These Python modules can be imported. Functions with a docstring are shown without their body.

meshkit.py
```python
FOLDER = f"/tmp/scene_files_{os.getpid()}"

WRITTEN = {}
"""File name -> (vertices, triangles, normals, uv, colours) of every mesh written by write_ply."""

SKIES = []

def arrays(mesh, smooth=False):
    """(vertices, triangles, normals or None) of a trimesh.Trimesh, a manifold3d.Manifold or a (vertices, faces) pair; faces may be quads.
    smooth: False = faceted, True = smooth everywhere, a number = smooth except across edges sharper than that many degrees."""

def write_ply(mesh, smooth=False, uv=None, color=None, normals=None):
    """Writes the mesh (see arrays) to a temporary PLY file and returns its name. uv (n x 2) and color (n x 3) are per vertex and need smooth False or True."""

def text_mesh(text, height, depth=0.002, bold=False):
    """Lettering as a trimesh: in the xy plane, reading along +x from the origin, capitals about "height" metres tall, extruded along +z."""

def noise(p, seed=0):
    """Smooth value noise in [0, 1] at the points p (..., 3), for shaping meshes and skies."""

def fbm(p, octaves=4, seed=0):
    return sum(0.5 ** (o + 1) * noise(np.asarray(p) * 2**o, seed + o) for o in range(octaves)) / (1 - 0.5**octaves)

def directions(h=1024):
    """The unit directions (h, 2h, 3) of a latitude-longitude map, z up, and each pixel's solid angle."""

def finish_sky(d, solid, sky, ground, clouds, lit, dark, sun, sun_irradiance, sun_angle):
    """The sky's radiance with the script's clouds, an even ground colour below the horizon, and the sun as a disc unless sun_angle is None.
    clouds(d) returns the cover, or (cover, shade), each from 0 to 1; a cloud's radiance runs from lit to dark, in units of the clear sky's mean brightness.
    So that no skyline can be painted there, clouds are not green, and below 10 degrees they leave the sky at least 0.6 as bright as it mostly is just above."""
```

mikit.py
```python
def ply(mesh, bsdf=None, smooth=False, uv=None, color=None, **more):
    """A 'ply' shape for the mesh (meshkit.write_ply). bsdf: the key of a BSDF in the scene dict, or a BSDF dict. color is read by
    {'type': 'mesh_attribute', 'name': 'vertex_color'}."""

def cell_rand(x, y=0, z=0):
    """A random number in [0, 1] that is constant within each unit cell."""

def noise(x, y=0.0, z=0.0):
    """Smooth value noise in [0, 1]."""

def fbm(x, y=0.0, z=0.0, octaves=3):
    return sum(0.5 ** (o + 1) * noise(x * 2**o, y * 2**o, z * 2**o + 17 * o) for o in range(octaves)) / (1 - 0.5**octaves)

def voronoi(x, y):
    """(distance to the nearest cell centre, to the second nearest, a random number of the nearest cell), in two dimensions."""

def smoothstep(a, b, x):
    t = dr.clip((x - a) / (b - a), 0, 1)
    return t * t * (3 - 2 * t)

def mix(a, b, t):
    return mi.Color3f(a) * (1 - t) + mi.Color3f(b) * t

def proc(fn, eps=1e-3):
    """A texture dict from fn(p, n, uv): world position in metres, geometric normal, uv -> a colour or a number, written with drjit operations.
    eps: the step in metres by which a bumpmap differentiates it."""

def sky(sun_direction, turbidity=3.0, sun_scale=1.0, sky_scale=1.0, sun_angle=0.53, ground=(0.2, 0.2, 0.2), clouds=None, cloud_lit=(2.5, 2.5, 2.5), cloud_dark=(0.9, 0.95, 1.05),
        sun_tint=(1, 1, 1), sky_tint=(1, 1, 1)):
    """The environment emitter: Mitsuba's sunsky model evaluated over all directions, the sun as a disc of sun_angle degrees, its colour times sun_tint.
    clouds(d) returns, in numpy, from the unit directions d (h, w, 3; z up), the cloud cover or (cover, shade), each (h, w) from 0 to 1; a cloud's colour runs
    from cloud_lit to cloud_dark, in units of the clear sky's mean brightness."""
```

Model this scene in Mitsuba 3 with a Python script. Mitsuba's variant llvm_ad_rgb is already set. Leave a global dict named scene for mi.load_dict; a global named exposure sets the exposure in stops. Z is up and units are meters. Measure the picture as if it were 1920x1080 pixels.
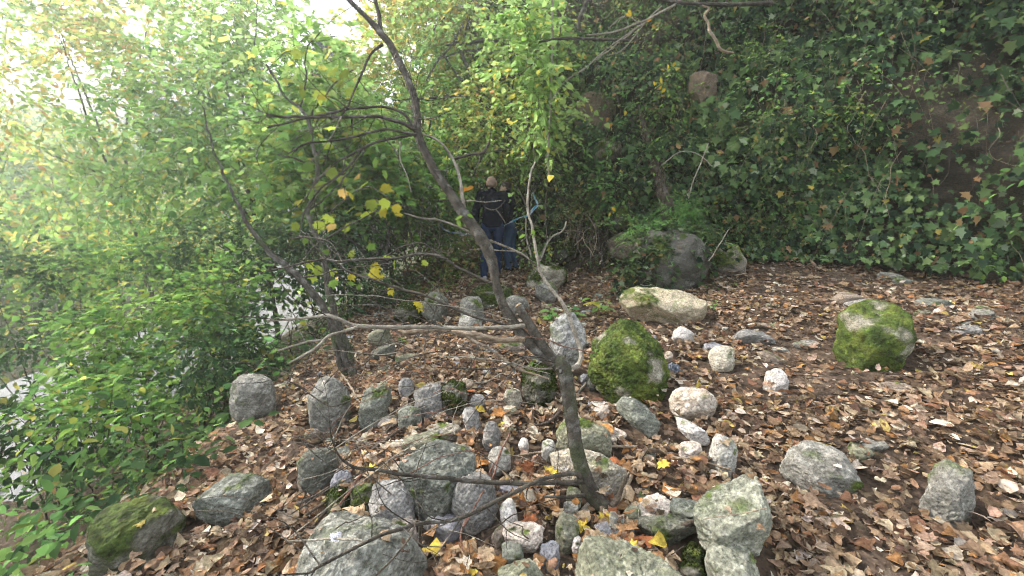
import math, random, numpy as np, trimesh, manifold3d as m3, mitsuba as mi, drjit as dr, mikit, meshkit
from scipy.ndimage import maximum_filter
T = mi.ScalarTransform4f
scene, labels = {}, {}
# ---------------------------------------------------------------- camera, sky, exposure
scene['camera'] = {'type': 'perspective', 'fov': 99.25, 'fov_axis': 'x', 'near_clip': .05, 'far_clip': 4000.,
                   'to_world': T().look_at(origin=[0, 0, 1.6], target=[0, math.cos(math.radians(13)), 1.6 - math.sin(math.radians(13))], up=[0, 0, 1])}
def cloud(d):
    c = meshkit.fbm(d * 2.2 + 5, 4, 3)
    return np.clip(.82 + .5 * c, 0, 1), np.clip(1.5 * (c - .42), 0, 1)
scene['sky'] = mikit.sky((-.72, .33, .61), turbidity=4, sun_scale=1.2, sky_scale=1.0, sun_angle=6, sun_tint=(.86, .95, 1.14), clouds=cloud, cloud_lit=(2.5, 2.58, 2.7), cloud_dark=(1.7, 1.78, 1.88))
exposure = 2.95
# autumn haze: one box of thin air round everything
scene['air'] = {'type': 'homogeneous', 'albedo': {'type': 'rgb', 'value': (.90, .955, .995)}, 'sigma_t': .0072, 'phase': {'type': 'hg', 'g': .72}}
scene['haze'] = {'type': 'cube', 'to_world': T().translate([0, 0, 28]).scale([1600, 1600, 34]), 'bsdf': {'type': 'null'}, 'interior': {'type': 'ref', 'id': 'air'}}
labels['haze'] = {'kind': 'stuff', 'label': 'thin bluish haze in the air over the whole slope', 'category': 'haze'}
scene['camera']['medium'] = {'type': 'ref', 'id': 'air'}
rng = np.random.default_rng(11)
# ---------------------------------------------------------------- materials
def unpack(p, n, uv):
    # each mesh carries its own colours face by face, packed in its uv (two channels in u, one in v), so that meshes of one material can be joined
    a = dr.floor(uv.x * 262143. + .5); r = dr.floor(a / 512.); g = a - r * 512.; b = dr.floor(uv.y * 511. + .5)
    return mi.Color3f(dr.square(r / 511.), dr.square(g / 511.), dr.square(b / 511.))
VC = mikit.proc(unpack)
def grainy(f, k):
    def fn(p, n, uv):
        a = mikit.fbm(p.x * f, p.y * f, p.z * f, 3) - .5; b = mikit.noise(p.x * f * 3.1, p.y * f * 3.1, p.z * f * 3.1 + 40) - .5
        d = mikit.smoothstep(.56, .64, mikit.fbm(p.x * f * .45 + 9, p.y * f * .45, p.z * f * .45, 2))
        return unpack(p, n, uv) * dr.clip((1 + k * (2.6 * a + .9 * b)) * (1 + .45 * k * d), .2, 2.4)
    return mikit.proc(fn)
def rough_noise(f, a):
    return mikit.proc(lambda p, n, uv: a * mikit.fbm(p.x * f, p.y * f, p.z * f, 3), eps=2e-3)
def two(b): return {'type': 'twosided', 'b': b}
scene['mat_leaf'] = {'type': 'principledthin', 'base_color': VC, 'roughness': .5, 'diff_trans': 1.25, 'eta': 1.4}
scene['mat_ivy'] = {'type': 'principledthin', 'base_color': VC, 'roughness': .33, 'diff_trans': .35, 'eta': 1.5}
scene['mat_dry'] = {'type': 'principledthin', 'base_color': grainy(70., .5), 'roughness': .65, 'diff_trans': .45, 'eta': 1.35}
scene['mat_rock'] = two({'type': 'bumpmap', 'tex': rough_noise(75., .012), 'scale': 1., 'b': {'type': 'principled', 'base_color': grainy(105., .6), 'roughness': .85, 'specular': .3}})
scene['mat_bark'] = two({'type': 'bumpmap', 'tex': rough_noise(110., .018), 'scale': 1., 'b': {'type': 'principled', 'base_color': grainy(150., .4), 'roughness': .8, 'specular': .3}})
scene['mat_soil'] = two({'type': 'principled', 'base_color': grainy(40., .8), 'roughness': .95, 'specular': .2})
scene['mat_road'] = two({'type': 'principled', 'base_color': grainy(160., .25), 'roughness': .85})
scene['mat_cloth'] = two({'type': 'principled', 'base_color': VC, 'roughness': .95, 'specular': .04})
scene['mat_skin'] = two({'type': 'principled', 'base_color': VC, 'roughness': .5, 'specular': .4})
scene['mat_boot'] = two({'type': 'principled', 'base_color': VC, 'roughness': .35})
scene['mat_plastic'] = two({'type': 'principled', 'base_color': VC, 'roughness': .3})
scene['mat_film'] = {'type': 'principledthin', 'base_color': VC, 'roughness': .18, 'spec_trans': .45, 'diff_trans': .8, 'eta': 1.5}
scene['mat_needle'] = {'type': 'principledthin', 'base_color': VC, 'roughness': .6, 'diff_trans': .3}
# ---------------------------------------------------------------- naming
def numbered(name):
    k, i = name, 0
    while k in scene or k in labels or any(s.startswith(k + '__') for s in _holders.get(k, ())):
        i += 1; k = f'{name}_{i:03d}'
    return k
_holders, _last = {}, {}
def fresh(name):
    i = _last.get(name, -1) + 1
    _last[name] = i
    return name if i == 0 else f'{name}_{i:03d}'
def thing(name, label, cat, group=None, kind=None):
    key = fresh(name)
    labels[key] = {'label': label, 'category': cat}
    if group: labels[key]['group'] = group
    if kind: labels[key]['kind'] = kind
    return key
def put(key, shape):
    scene[key] = shape
    return key
def part(parent, name, shape, kind=None, label=None):
    key = fresh(parent + '__' + name)
    scene[key] = shape
    if kind or label:
        labels[key] = {k: v for k, v in (('kind', kind), ('label', label)) if v}
    return key
def struct(name, shape, label):
    scene[name] = shape
    labels[name] = {'kind': 'structure', 'label': label}
# ---------------------------------------------------------------- mesh helpers
def unit(a): return a / np.maximum(np.linalg.norm(a, axis=-1, keepdims=True), 1e-9)
def vc(v, f, c, mat):
    """a shape of the mesh v, f with colours c (per vertex), smooth shaded; colours are kept per face"""
    v, f, n = meshkit.arrays((v, f), True); c = np.broadcast_to(np.asarray(c, float), (len(v), 3))
    if not (np.array_equal(c[f[:, 0]], c[f[:, 1]]) and np.array_equal(c[f[:, 0]], c[f[:, 2]])):
        c = np.repeat(c[f].mean(1), 3, 0); v, n, f = v[f].reshape(-1, 3), n[f].reshape(-1, 3), np.arange(len(f) * 3).reshape(-1, 3)
    q = np.round(np.sqrt(np.clip(c, 0, 1)) * 511); uv = np.stack([(q[:, 0] * 512 + q[:, 1]) / 262143., q[:, 2] / 511.], 1)
    return {'type': 'ply', 'filename': meshkit.write_ply((v, f), False, uv, None, n), 'face_normals': False, 'bsdf': {'type': 'ref', 'id': mat}}
def join(ms):
    vs, fs, cs, at = [], [], [], 0
    for v, f, c in ms:
        vs.append(v); fs.append(np.asarray(f) + at); cs.append(np.broadcast_to(c, (len(v), 3))); at += len(v)
    return np.vstack(vs), np.vstack(fs), np.vstack(cs)
def spline(P, step):
    P = np.asarray(P, float)
    if len(P) < 3: P = np.vstack([P[0], P.mean(0), P[-1]])
    Q = np.vstack([2 * P[0] - P[1], P, 2 * P[-1] - P[-2]]); out = []
    for i in range(1, len(Q) - 2):
        n = max(2, int(np.linalg.norm(Q[i + 1, :3] - Q[i, :3]) / step)); t = np.linspace(0, 1, n, endpoint=False)[:, None]
        a, b, c, d = Q[i - 1:i + 3]
        out.append(.5 * (2 * b + (c - a) * t + (2 * a - 5 * b + 4 * c - d) * t * t + (3 * b - a - 3 * c + d) * t ** 3))
    return np.vstack(out + [Q[-2:-1]])
BARK = {'bark': ((.034, .029, .023), (.095, .082, .066)), 'palebark': ((.15, .13, .105), (.32, .29, .24)), 'deadwood': ((.13, .095, .065), (.34, .27, .20)), 'greybark': ((.035, .031, .026), (.09, .08, .066)),
        'rootbark': ((.07, .055, .04), (.17, .13, .10)), 'redtwig': ((.13, .06, .045), (.2, .11, .08)), 'brown': ((.038, .029, .022), (.105, .082, .062)), 'cut': ((.4, .27, .15), (.55, .42, .28))}
def tube(P, kind='bark', sides=8, step=.025, knob=.10, wander=.0, seed=0, caps=True, moss=0.):
    """P: rows x, y, z, radius. A bent, lumpy, tapering stem."""
    Q = spline(P, step); p, r = Q[:, :3], np.maximum(Q[:, 3] * .9, .0008)
    n = len(p)
    if wander: p = p + wander * (np.stack([meshkit.noise(np.stack([np.arange(n) * step * 14 + 31 * k, np.full(n, seed * 1.7), np.zeros(n)], -1)) for k in range(3)], -1) - .5)
    t = unit(np.gradient(p, axis=0)); ref = np.array([.31, .2, .93]) if abs(t[0, 2]) < .85 else np.array([.9, .3, .1])
    a = np.zeros_like(p); a0 = unit(np.cross(t[0], ref))
    for i in range(n):
        a0 = unit(a0 - t[i] * (a0 @ t[i])); a[i] = a0
    b = np.cross(t, a); ang = np.arange(sides) * 2 * np.pi / sides
    ring = np.cos(ang)[None, :, None] * a[:, None] + np.sin(ang)[None, :, None] * b[:, None]
    base = p[:, None] + ring * r[:, None, None]
    k = knob * (meshkit.fbm(base / np.maximum(r.mean(), .004) * .55, 3, seed % 50) - .5) * 2 + knob * .8 * (meshkit.noise(np.stack([np.arange(n) * step * 9, np.full(n, seed + .5), np.zeros(n)], -1)) - .5)[:, None]
    v = (p[:, None] + ring * (r[:, None] * (1 + k))[..., None]).reshape(-1, 3)
    i, j = np.meshgrid(np.arange(n - 1), np.arange(sides), indexing='ij')
    q = np.stack([i * sides + j, i * sides + (j + 1) % sides, (i + 1) * sides + (j + 1) % sides, (i + 1) * sides + j], -1).reshape(-1, 4)
    f = np.vstack([q[:, [0, 1, 2]], q[:, [0, 2, 3]]])
    if caps:
        v = np.vstack([v, p[0] - t[0] * r[0] * .3, p[-1] + t[-1] * r[-1] * .4]); m = n * sides; jj = np.arange(sides)
        f = np.vstack([f, np.stack([(jj + 1) % sides, jj, jj * 0 + m], 1), np.stack([(n - 1) * sides + jj, (n - 1) * sides + (jj + 1) % sides, jj * 0 + m + 1], 1)])
    lo, hi = (np.array(x) for x in BARK[kind])
    w = np.clip(meshkit.fbm(v * np.array([60, 60, 22]), 4, seed % 40) * 2.6 - .85, 0, 1)[:, None]
    c = lo + (hi - lo) * w + .11 * np.clip((meshkit.fbm(v * 26 + 3, 3, seed % 30) - .62) * 9, 0, 1)[:, None]
    if moss: c = c + (np.array([.05, .085, .02]) - c) * np.clip((meshkit.fbm(v * 9, 3, 4) - .5) * 5, 0, 1)[:, None] * moss
    return v, f, c
def thin(P, col, sides=3):
    """cheap thin twig"""
    P = np.asarray(P, float); p, r = P[:, :3], P[:, 3]
    t = unit(np.gradient(p, axis=0)); a = unit(np.cross(t, [.3, .25, .92])); b = np.cross(t, a); ang = np.arange(sides) * 2 * np.pi / sides; n = len(p)
    v = (p[:, None] + r[:, None, None] * (np.cos(ang)[None, :, None] * a[:, None] + np.sin(ang)[None, :, None] * b[:, None])).reshape(-1, 3)
    i, j = np.meshgrid(np.arange(n - 1), np.arange(sides), indexing='ij')
    q = np.stack([i * sides + j, i * sides + (j + 1) % sides, (i + 1) * sides + (j + 1) % sides, (i + 1) * sides + j], -1).reshape(-1, 4)
    return v, np.vstack([q[:, [0, 1, 2]], q[:, [0, 2, 3]]]), np.broadcast_to(np.asarray(col, float), (len(v), 3))
# ---------------------------------------------------------------- leaves: along +y, face +z, one unit long
def L(v, f): return np.array(v, float), np.array(f)
LEAF = {
 'oval': L([(0, 0, 0), (-.27, .3, .07), (.27, .3, .07), (0, .45, 0), (-.22, .68, .03), (.22, .68, .03), (0, 1, -.10)], [(0, 3, 1), (0, 2, 3), (1, 3, 4), (3, 2, 5), (4, 3, 6), (3, 5, 6)]),
 'heart': L([(0, 0, 0), (-.36, .05, .06), (.36, .05, .06), (-.42, .36, .04), (.42, .36, .04), (0, .4, -.03), (-.2, .74, -.02), (.2, .74, -.02), (0, 1, -.12)], [(0, 5, 1), (0, 2, 5), (1, 5, 3), (2, 4, 5), (3, 5, 6), (5, 4, 7), (6, 5, 8), (5, 7, 8)]),
 'ivy': L([(0, 0, 0), (-.45, .02, .05), (.45, .02, .05), (-.30, .30, .03), (.30, .30, .03), (-.52, .48, -.03), (.52, .48, -.03), (-.22, .60, .02), (.22, .60, .02), (0, .4, -.03), (0, 1, -.10)], [(0, 9, 1), (0, 2, 9), (1, 9, 3), (2, 4, 9), (3, 9, 5), (5, 9, 7), (4, 6, 9), (6, 8, 9), (7, 9, 10), (9, 8, 10)]),
 'ivylow': L([(0, 0, 0), (-.5, .30, .03), (.5, .30, .03), (-.24, .58, -.02), (.24, .58, -.02), (0, .36, -.04), (0, 1, -.10)], [(0, 5, 1), (0, 2, 5), (1, 5, 3), (2, 4, 5), (3, 5, 6), (5, 4, 6)]),
 'lobe': L([(0, 0, 0), (-.34, .02, .02), (.34, .02, .02), (-.56, .46, -.02), (.56, .46, -.02), (-.20, .50, .03), (.20, .50, .03), (0, 1, -.12), (0, .32, 0)], [(0, 8, 1), (0, 2, 8), (1, 8, 5), (1, 5, 3), (2, 6, 8), (2, 4, 6), (8, 7, 5), (8, 6, 7)]),
 'lance': L([(0, 0, 0), (-.10, .35, .04), (.10, .35, .04), (0, .5, .0), (0, 1, -.16)], [(0, 3, 1), (0, 2, 3), (1, 3, 4), (3, 2, 4)]),
 'tuft': L([(-.16, 0, 0), (.16, 0, 0), (0, 1, .1)], [(0, 1, 2)]),
 'blade': L([(-.02, 0, 0), (.02, 0, 0), (.015, .55, .04), (-.015, .55, .04), (0, 1, -.12)], [(0, 1, 2), (0, 2, 3), (3, 2, 4)]),
}
def maple_leaf():
    o = [(0, .02), (.16, -.06), (.42, .06), (.36, .22), (.60, .40), (.40, .46), (.44, .72), (.20, .62), (.10, .84), (0, 1.05)]
    pts = o + [(-x, y) for x, y in o[-2:0:-1]]
    v = [(0, .34, .0)] + [(x, y, .05 * abs(x) - .16 * (x * x + (y - .34) ** 2)) for x, y in pts]; n = len(pts)
    return L(v + [(-.010, .02, 0), (.010, .02, 0), (.004, -.55, .10)], [(0, 1 + i, 1 + (i + 1) % n) for i in range(n)] + [(n + 1, n + 2, n + 3)])     # the last face is the stalk
LEAF['maple'] = maple_leaf()
def dry(seed, wide=.30, pts=5):
    """a fallen leaf: oval with a drawn-out tip, an uneven edge, cupped and curled, 20 faces"""
    g = np.random.default_rng(seed); ys = np.array([.04, .22, .45, .68, .86]); w = wide * np.array([.35, .9, 1.05, .75, .35]) * g.uniform(.8, 1.2, 5)
    rows = [[0, 0, 0]]; k1, k2, tw = g.uniform(-1.6, 2.4), g.uniform(-.6, 1.2), g.uniform(-1., 1.)
    for y, ww in zip(ys, w):
        for s in (-1, 0, 1):
            x = s * ww * g.uniform(.85, 1.15)
            rows.append([x, y + g.uniform(-.03, .03), k1 * x * x * 1.6 + .06 * (s == 0) * -1 + k2 * (y - .4) ** 2 + tw * x * (y - .4) + g.uniform(-.02, .02)])
    rows.append([g.uniform(-.06, .06), 1.0, k2 * .36 + g.uniform(-.05, .1)])
    f = [(0, 2, 1), (0, 3, 2)]
    for i in range(4):
        a = 1 + 3 * i
        for j in (0, 1): f += [(a + j, a + j + 1, a + j + 4), (a + j, a + j + 4, a + j + 3)]
    a = 13; f += [(a, a + 1, 16), (a + 1, a + 2, 16)]
    v = np.array(rows); v[:, 2] -= v[:, 2].min()
    return v, np.array(f)
def frames(d, nrm, size):
    """3x3 matrices (columns x, y, z) for leaves that point along d and face nrm"""
    d = unit(d); x = unit(np.cross(d, nrm)); z = np.cross(x, d)
    return np.stack([x, d, z], -1) * np.asarray(size)[:, None, None]
def scatter(kind, M, pos, col):
    v, f = LEAF[kind] if isinstance(kind, str) else kind
    V = np.einsum('nij,kj->nki', M, v) + pos[:, None]
    F = f[None] + (np.arange(len(pos)) * len(v))[:, None, None]
    return V.reshape(-1, 3), F.reshape(-1, 3), np.repeat(col, len(v), 0)
PAL = {
 'yellow': [((.58, .56, .16), 4), ((.45, .53, .16), 4), ((.30, .43, .09), 3), ((.68, .50, .14), 2), ((.50, .30, .12), 1)],
 'lime': [((.32, .50, .18), 5), ((.41, .55, .19), 4), ((.22, .37, .09), 4), ((.60, .56, .12), 1.3)],
 'green': [((.20, .36, .10), 5), ((.29, .46, .11), 3), ((.12, .25, .08), 3), ((.48, .50, .12), .9)],
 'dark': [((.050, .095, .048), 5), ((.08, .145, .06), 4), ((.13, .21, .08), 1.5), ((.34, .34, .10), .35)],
 'herb': [((.20, .38, .12), 5), ((.13, .27, .10), 3), ((.28, .45, .14), 2)],
 'olive': [((.12, .17, .07), 5), ((.19, .25, .09), 4), ((.08, .11, .05), 3), ((.28, .31, .12), 1.5), ((.26, .19, .11), 1.2)],
 'mixdry': [((.10, .17, .05), 4), ((.16, .23, .06), 3), ((.26, .19, .10), 2), ((.22, .14, .07), 1.5), ((.34, .30, .12), 1)],
 'ivy': [((.060, .104, .048), 5), ((.092, .148, .060), 4), ((.140, .205, .082), 2.6), ((.032, .054, .034), 4.5), ((.21, .26, .17), .9), ((.45, .38, .10), .12), ((.26, .17, .09), .6)],  # the pale grey-green entry paints the sheen of glossy leaves
 'litter': [((.185, .124, .081), 5), ((.255, .181, .124), 6), ((.325, .254, .185), 4.5), ((.076, .053, .039), 4.5), ((.27, .145, .068), 1.2), ((.45, .395, .325), 1.6), ((.36, .28, .10), .4), ((.170, .098, .062), 2)],
}
def pick(pal, n, g, jit=.18):
    cols = np.array([c for c, _ in PAL[pal]]); w = np.array([x for _, x in PAL[pal]], float)
    c = cols[g.choice(len(cols), n, p=w / w.sum())]
    return np.clip(c * g.uniform(1 - jit, 1 + jit, (n, 1)) * g.uniform(.94, 1.06, (n, 3)), .004, .9)
def sprays(c, rad, n, kind, size, pal, g, k=9, length=None, droop=.35):
    """n curved twigs with k leaves each inside an uneven cloud of radii rad about c"""
    c, rad = np.asarray(c), np.asarray(rad)
    q = unit(g.normal(size=(n * 4, 3))) * g.uniform(.12, 1, (n * 4, 1)) ** .45
    keep = meshkit.fbm((c + q * rad) * 1.5 + 7, 3, 9) > g.uniform(.36, .56, n * 4)
    q = q[keep][:n]; n = len(q)
    st = c + q * rad; Ln = (length or size * 6) * g.uniform(.6, 1.3, n)
    d = unit(q * .7 + g.normal(size=(n, 3)) * .6 + [0, 0, -.05])
    hue = g.uniform(.85, 1.15, (n, 1, 1))
    s = np.linspace(.12, 1, k)[None, :, None]
    P = st[:, None] + d[:, None] * (s * Ln[:, None, None]) + np.array([0, 0, -1]) * (droop * s ** 2 * Ln[:, None, None])
    side = unit(np.cross(d, [0, 0, 1.0]) + 1e-4); alt = np.where(np.arange(k) % 2, 1., -1.)[None, :, None]
    dirs = d[:, None] * .75 + side[:, None] * alt * g.uniform(.5, 1.1, (n, k, 1)) + g.normal(size=(n, k, 3)) * .28 + [0, 0, -.35]
    nr = np.array([0, 0, 1.]) + g.normal(size=(n, k, 3)) * .42
    m = g.uniform(size=(n, k)) > .06
    pos, dirs, nr = P[m], dirs[m], nr[m]
    col = (pick(pal, n * k, g).reshape(n, k, 3) * hue)[m]
    leaf = scatter(kind, frames(dirs, nr, size * g.uniform(.65, 1.25, len(pos))), pos, col)
    s4 = np.array([0, .5, 1.])[None, :, None]; W = st[:, None] + d[:, None] * (s4 * Ln[:, None, None]) + np.array([0, 0, -1]) * (droop * s4 ** 2 * Ln[:, None, None])
    r = (Ln * .006)[:, None] * np.array([1., .7, .3]); off = np.stack([side, np.cross(side, d), -side - np.cross(side, d)], 1) / 1.4
    tv = (W[:, :, None] + off[:, None] * r[:, :, None, None]).reshape(-1, 3)
    base = (np.arange(n) * 9)[:, None, None]; loc = []
    for i in (0, 1):
        for j in range(3):
            a, b = 3 * i + j, 3 * i + (j + 1) % 3; loc += [(a, b, b + 3), (a, b + 3, a + 3)]
    tf = (base + np.array(loc)[None]).reshape(-1, 3)
    return leaf, (tv, tf, np.broadcast_to(np.array([.07, .055, .04]), (len(tv), 3)))
def rot(yaw=0, pitch=0, roll=0):
    cy, sy, cp, sp, cr, sr = math.cos(yaw), math.sin(yaw), math.cos(pitch), math.sin(pitch), math.cos(roll), math.sin(roll)
    return np.array([[cy, -sy, 0], [sy, cy, 0], [0, 0, 1]]) @ np.array([[1, 0, 0], [0, cp, -sp], [0, sp, cp]]) @ np.array([[cr, 0, sr], [0, 1, 0], [-sr, 0, cr]])
def mat(R, t):
    m = np.eye(4); m[:3, :3] = R; m[:3, 3] = t
    return T(m.tolist())
# ---------------------------------------------------------------- terrain (metres; x right, y away, z up)
FOOT = np.array([(-40, 62), (-12, 27), (-3, 14), (-1.2, 11.3), (-.3, 9.6), (.4, 8.6), (1.2, 7.7), (2.2, 7.1), (3.4, 6.7), (4.6, 6.0), (6.5, 4.8), (9, 3.2), (13, .6), (30, -12), (80, -50)], float)
def sstep(a, b, x):
    t = np.clip((np.asarray(x, float) - a) / (b - a), 0, 1)
    return t * t * (3 - 2 * t)
def cliff_y(x): return np.interp(x, FOOT[:, 0], FOOT[:, 1])
def H(x, y):
    """Height of the ground: a leaf-strewn terrace that tips to the left, a bank down to a road, and a hill behind the rock face."""
    x, y = np.asarray(x, float), np.asarray(y, float)
    z = .022 * (np.clip(y, -10, 12) - 3) - .11 * np.clip(-x, 0, 2.2) + .15 * np.clip(x - .8, 0, 3)
    drop = np.clip(-x - 2.0 - .05 * np.clip(4 - y, 0, 6), 0, None)
    z = np.maximum(z - .85 * drop * sstep(0, .8, drop), -2.3 + .02 * np.clip(x + 12, -2, 6))
    z = z + .28 * np.clip(-x - 15, 0, 60) * sstep(15, 26, -x)
    b = y - cliff_y(x)
    z = z + sstep(-2, .6, x) * 6.2 * sstep(.7, 1.6, b) + .42 * np.clip(b - .8, 0, 40) * sstep(0, 3, b)
    near = np.exp(-((x - .3) ** 2 + (y - 3) ** 2) / 60)
    z = z + near * (.17 * (meshkit.fbm(np.stack([x * .9, y * .9, x * 0 + 3.3], -1), 3) - .5) + .07 * (meshkit.noise(np.stack([x * 4, y * 4, x * 0], -1)) - .5))
    return z
LEAN = .22                                   # the rock face leans back this much per metre of height
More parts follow.
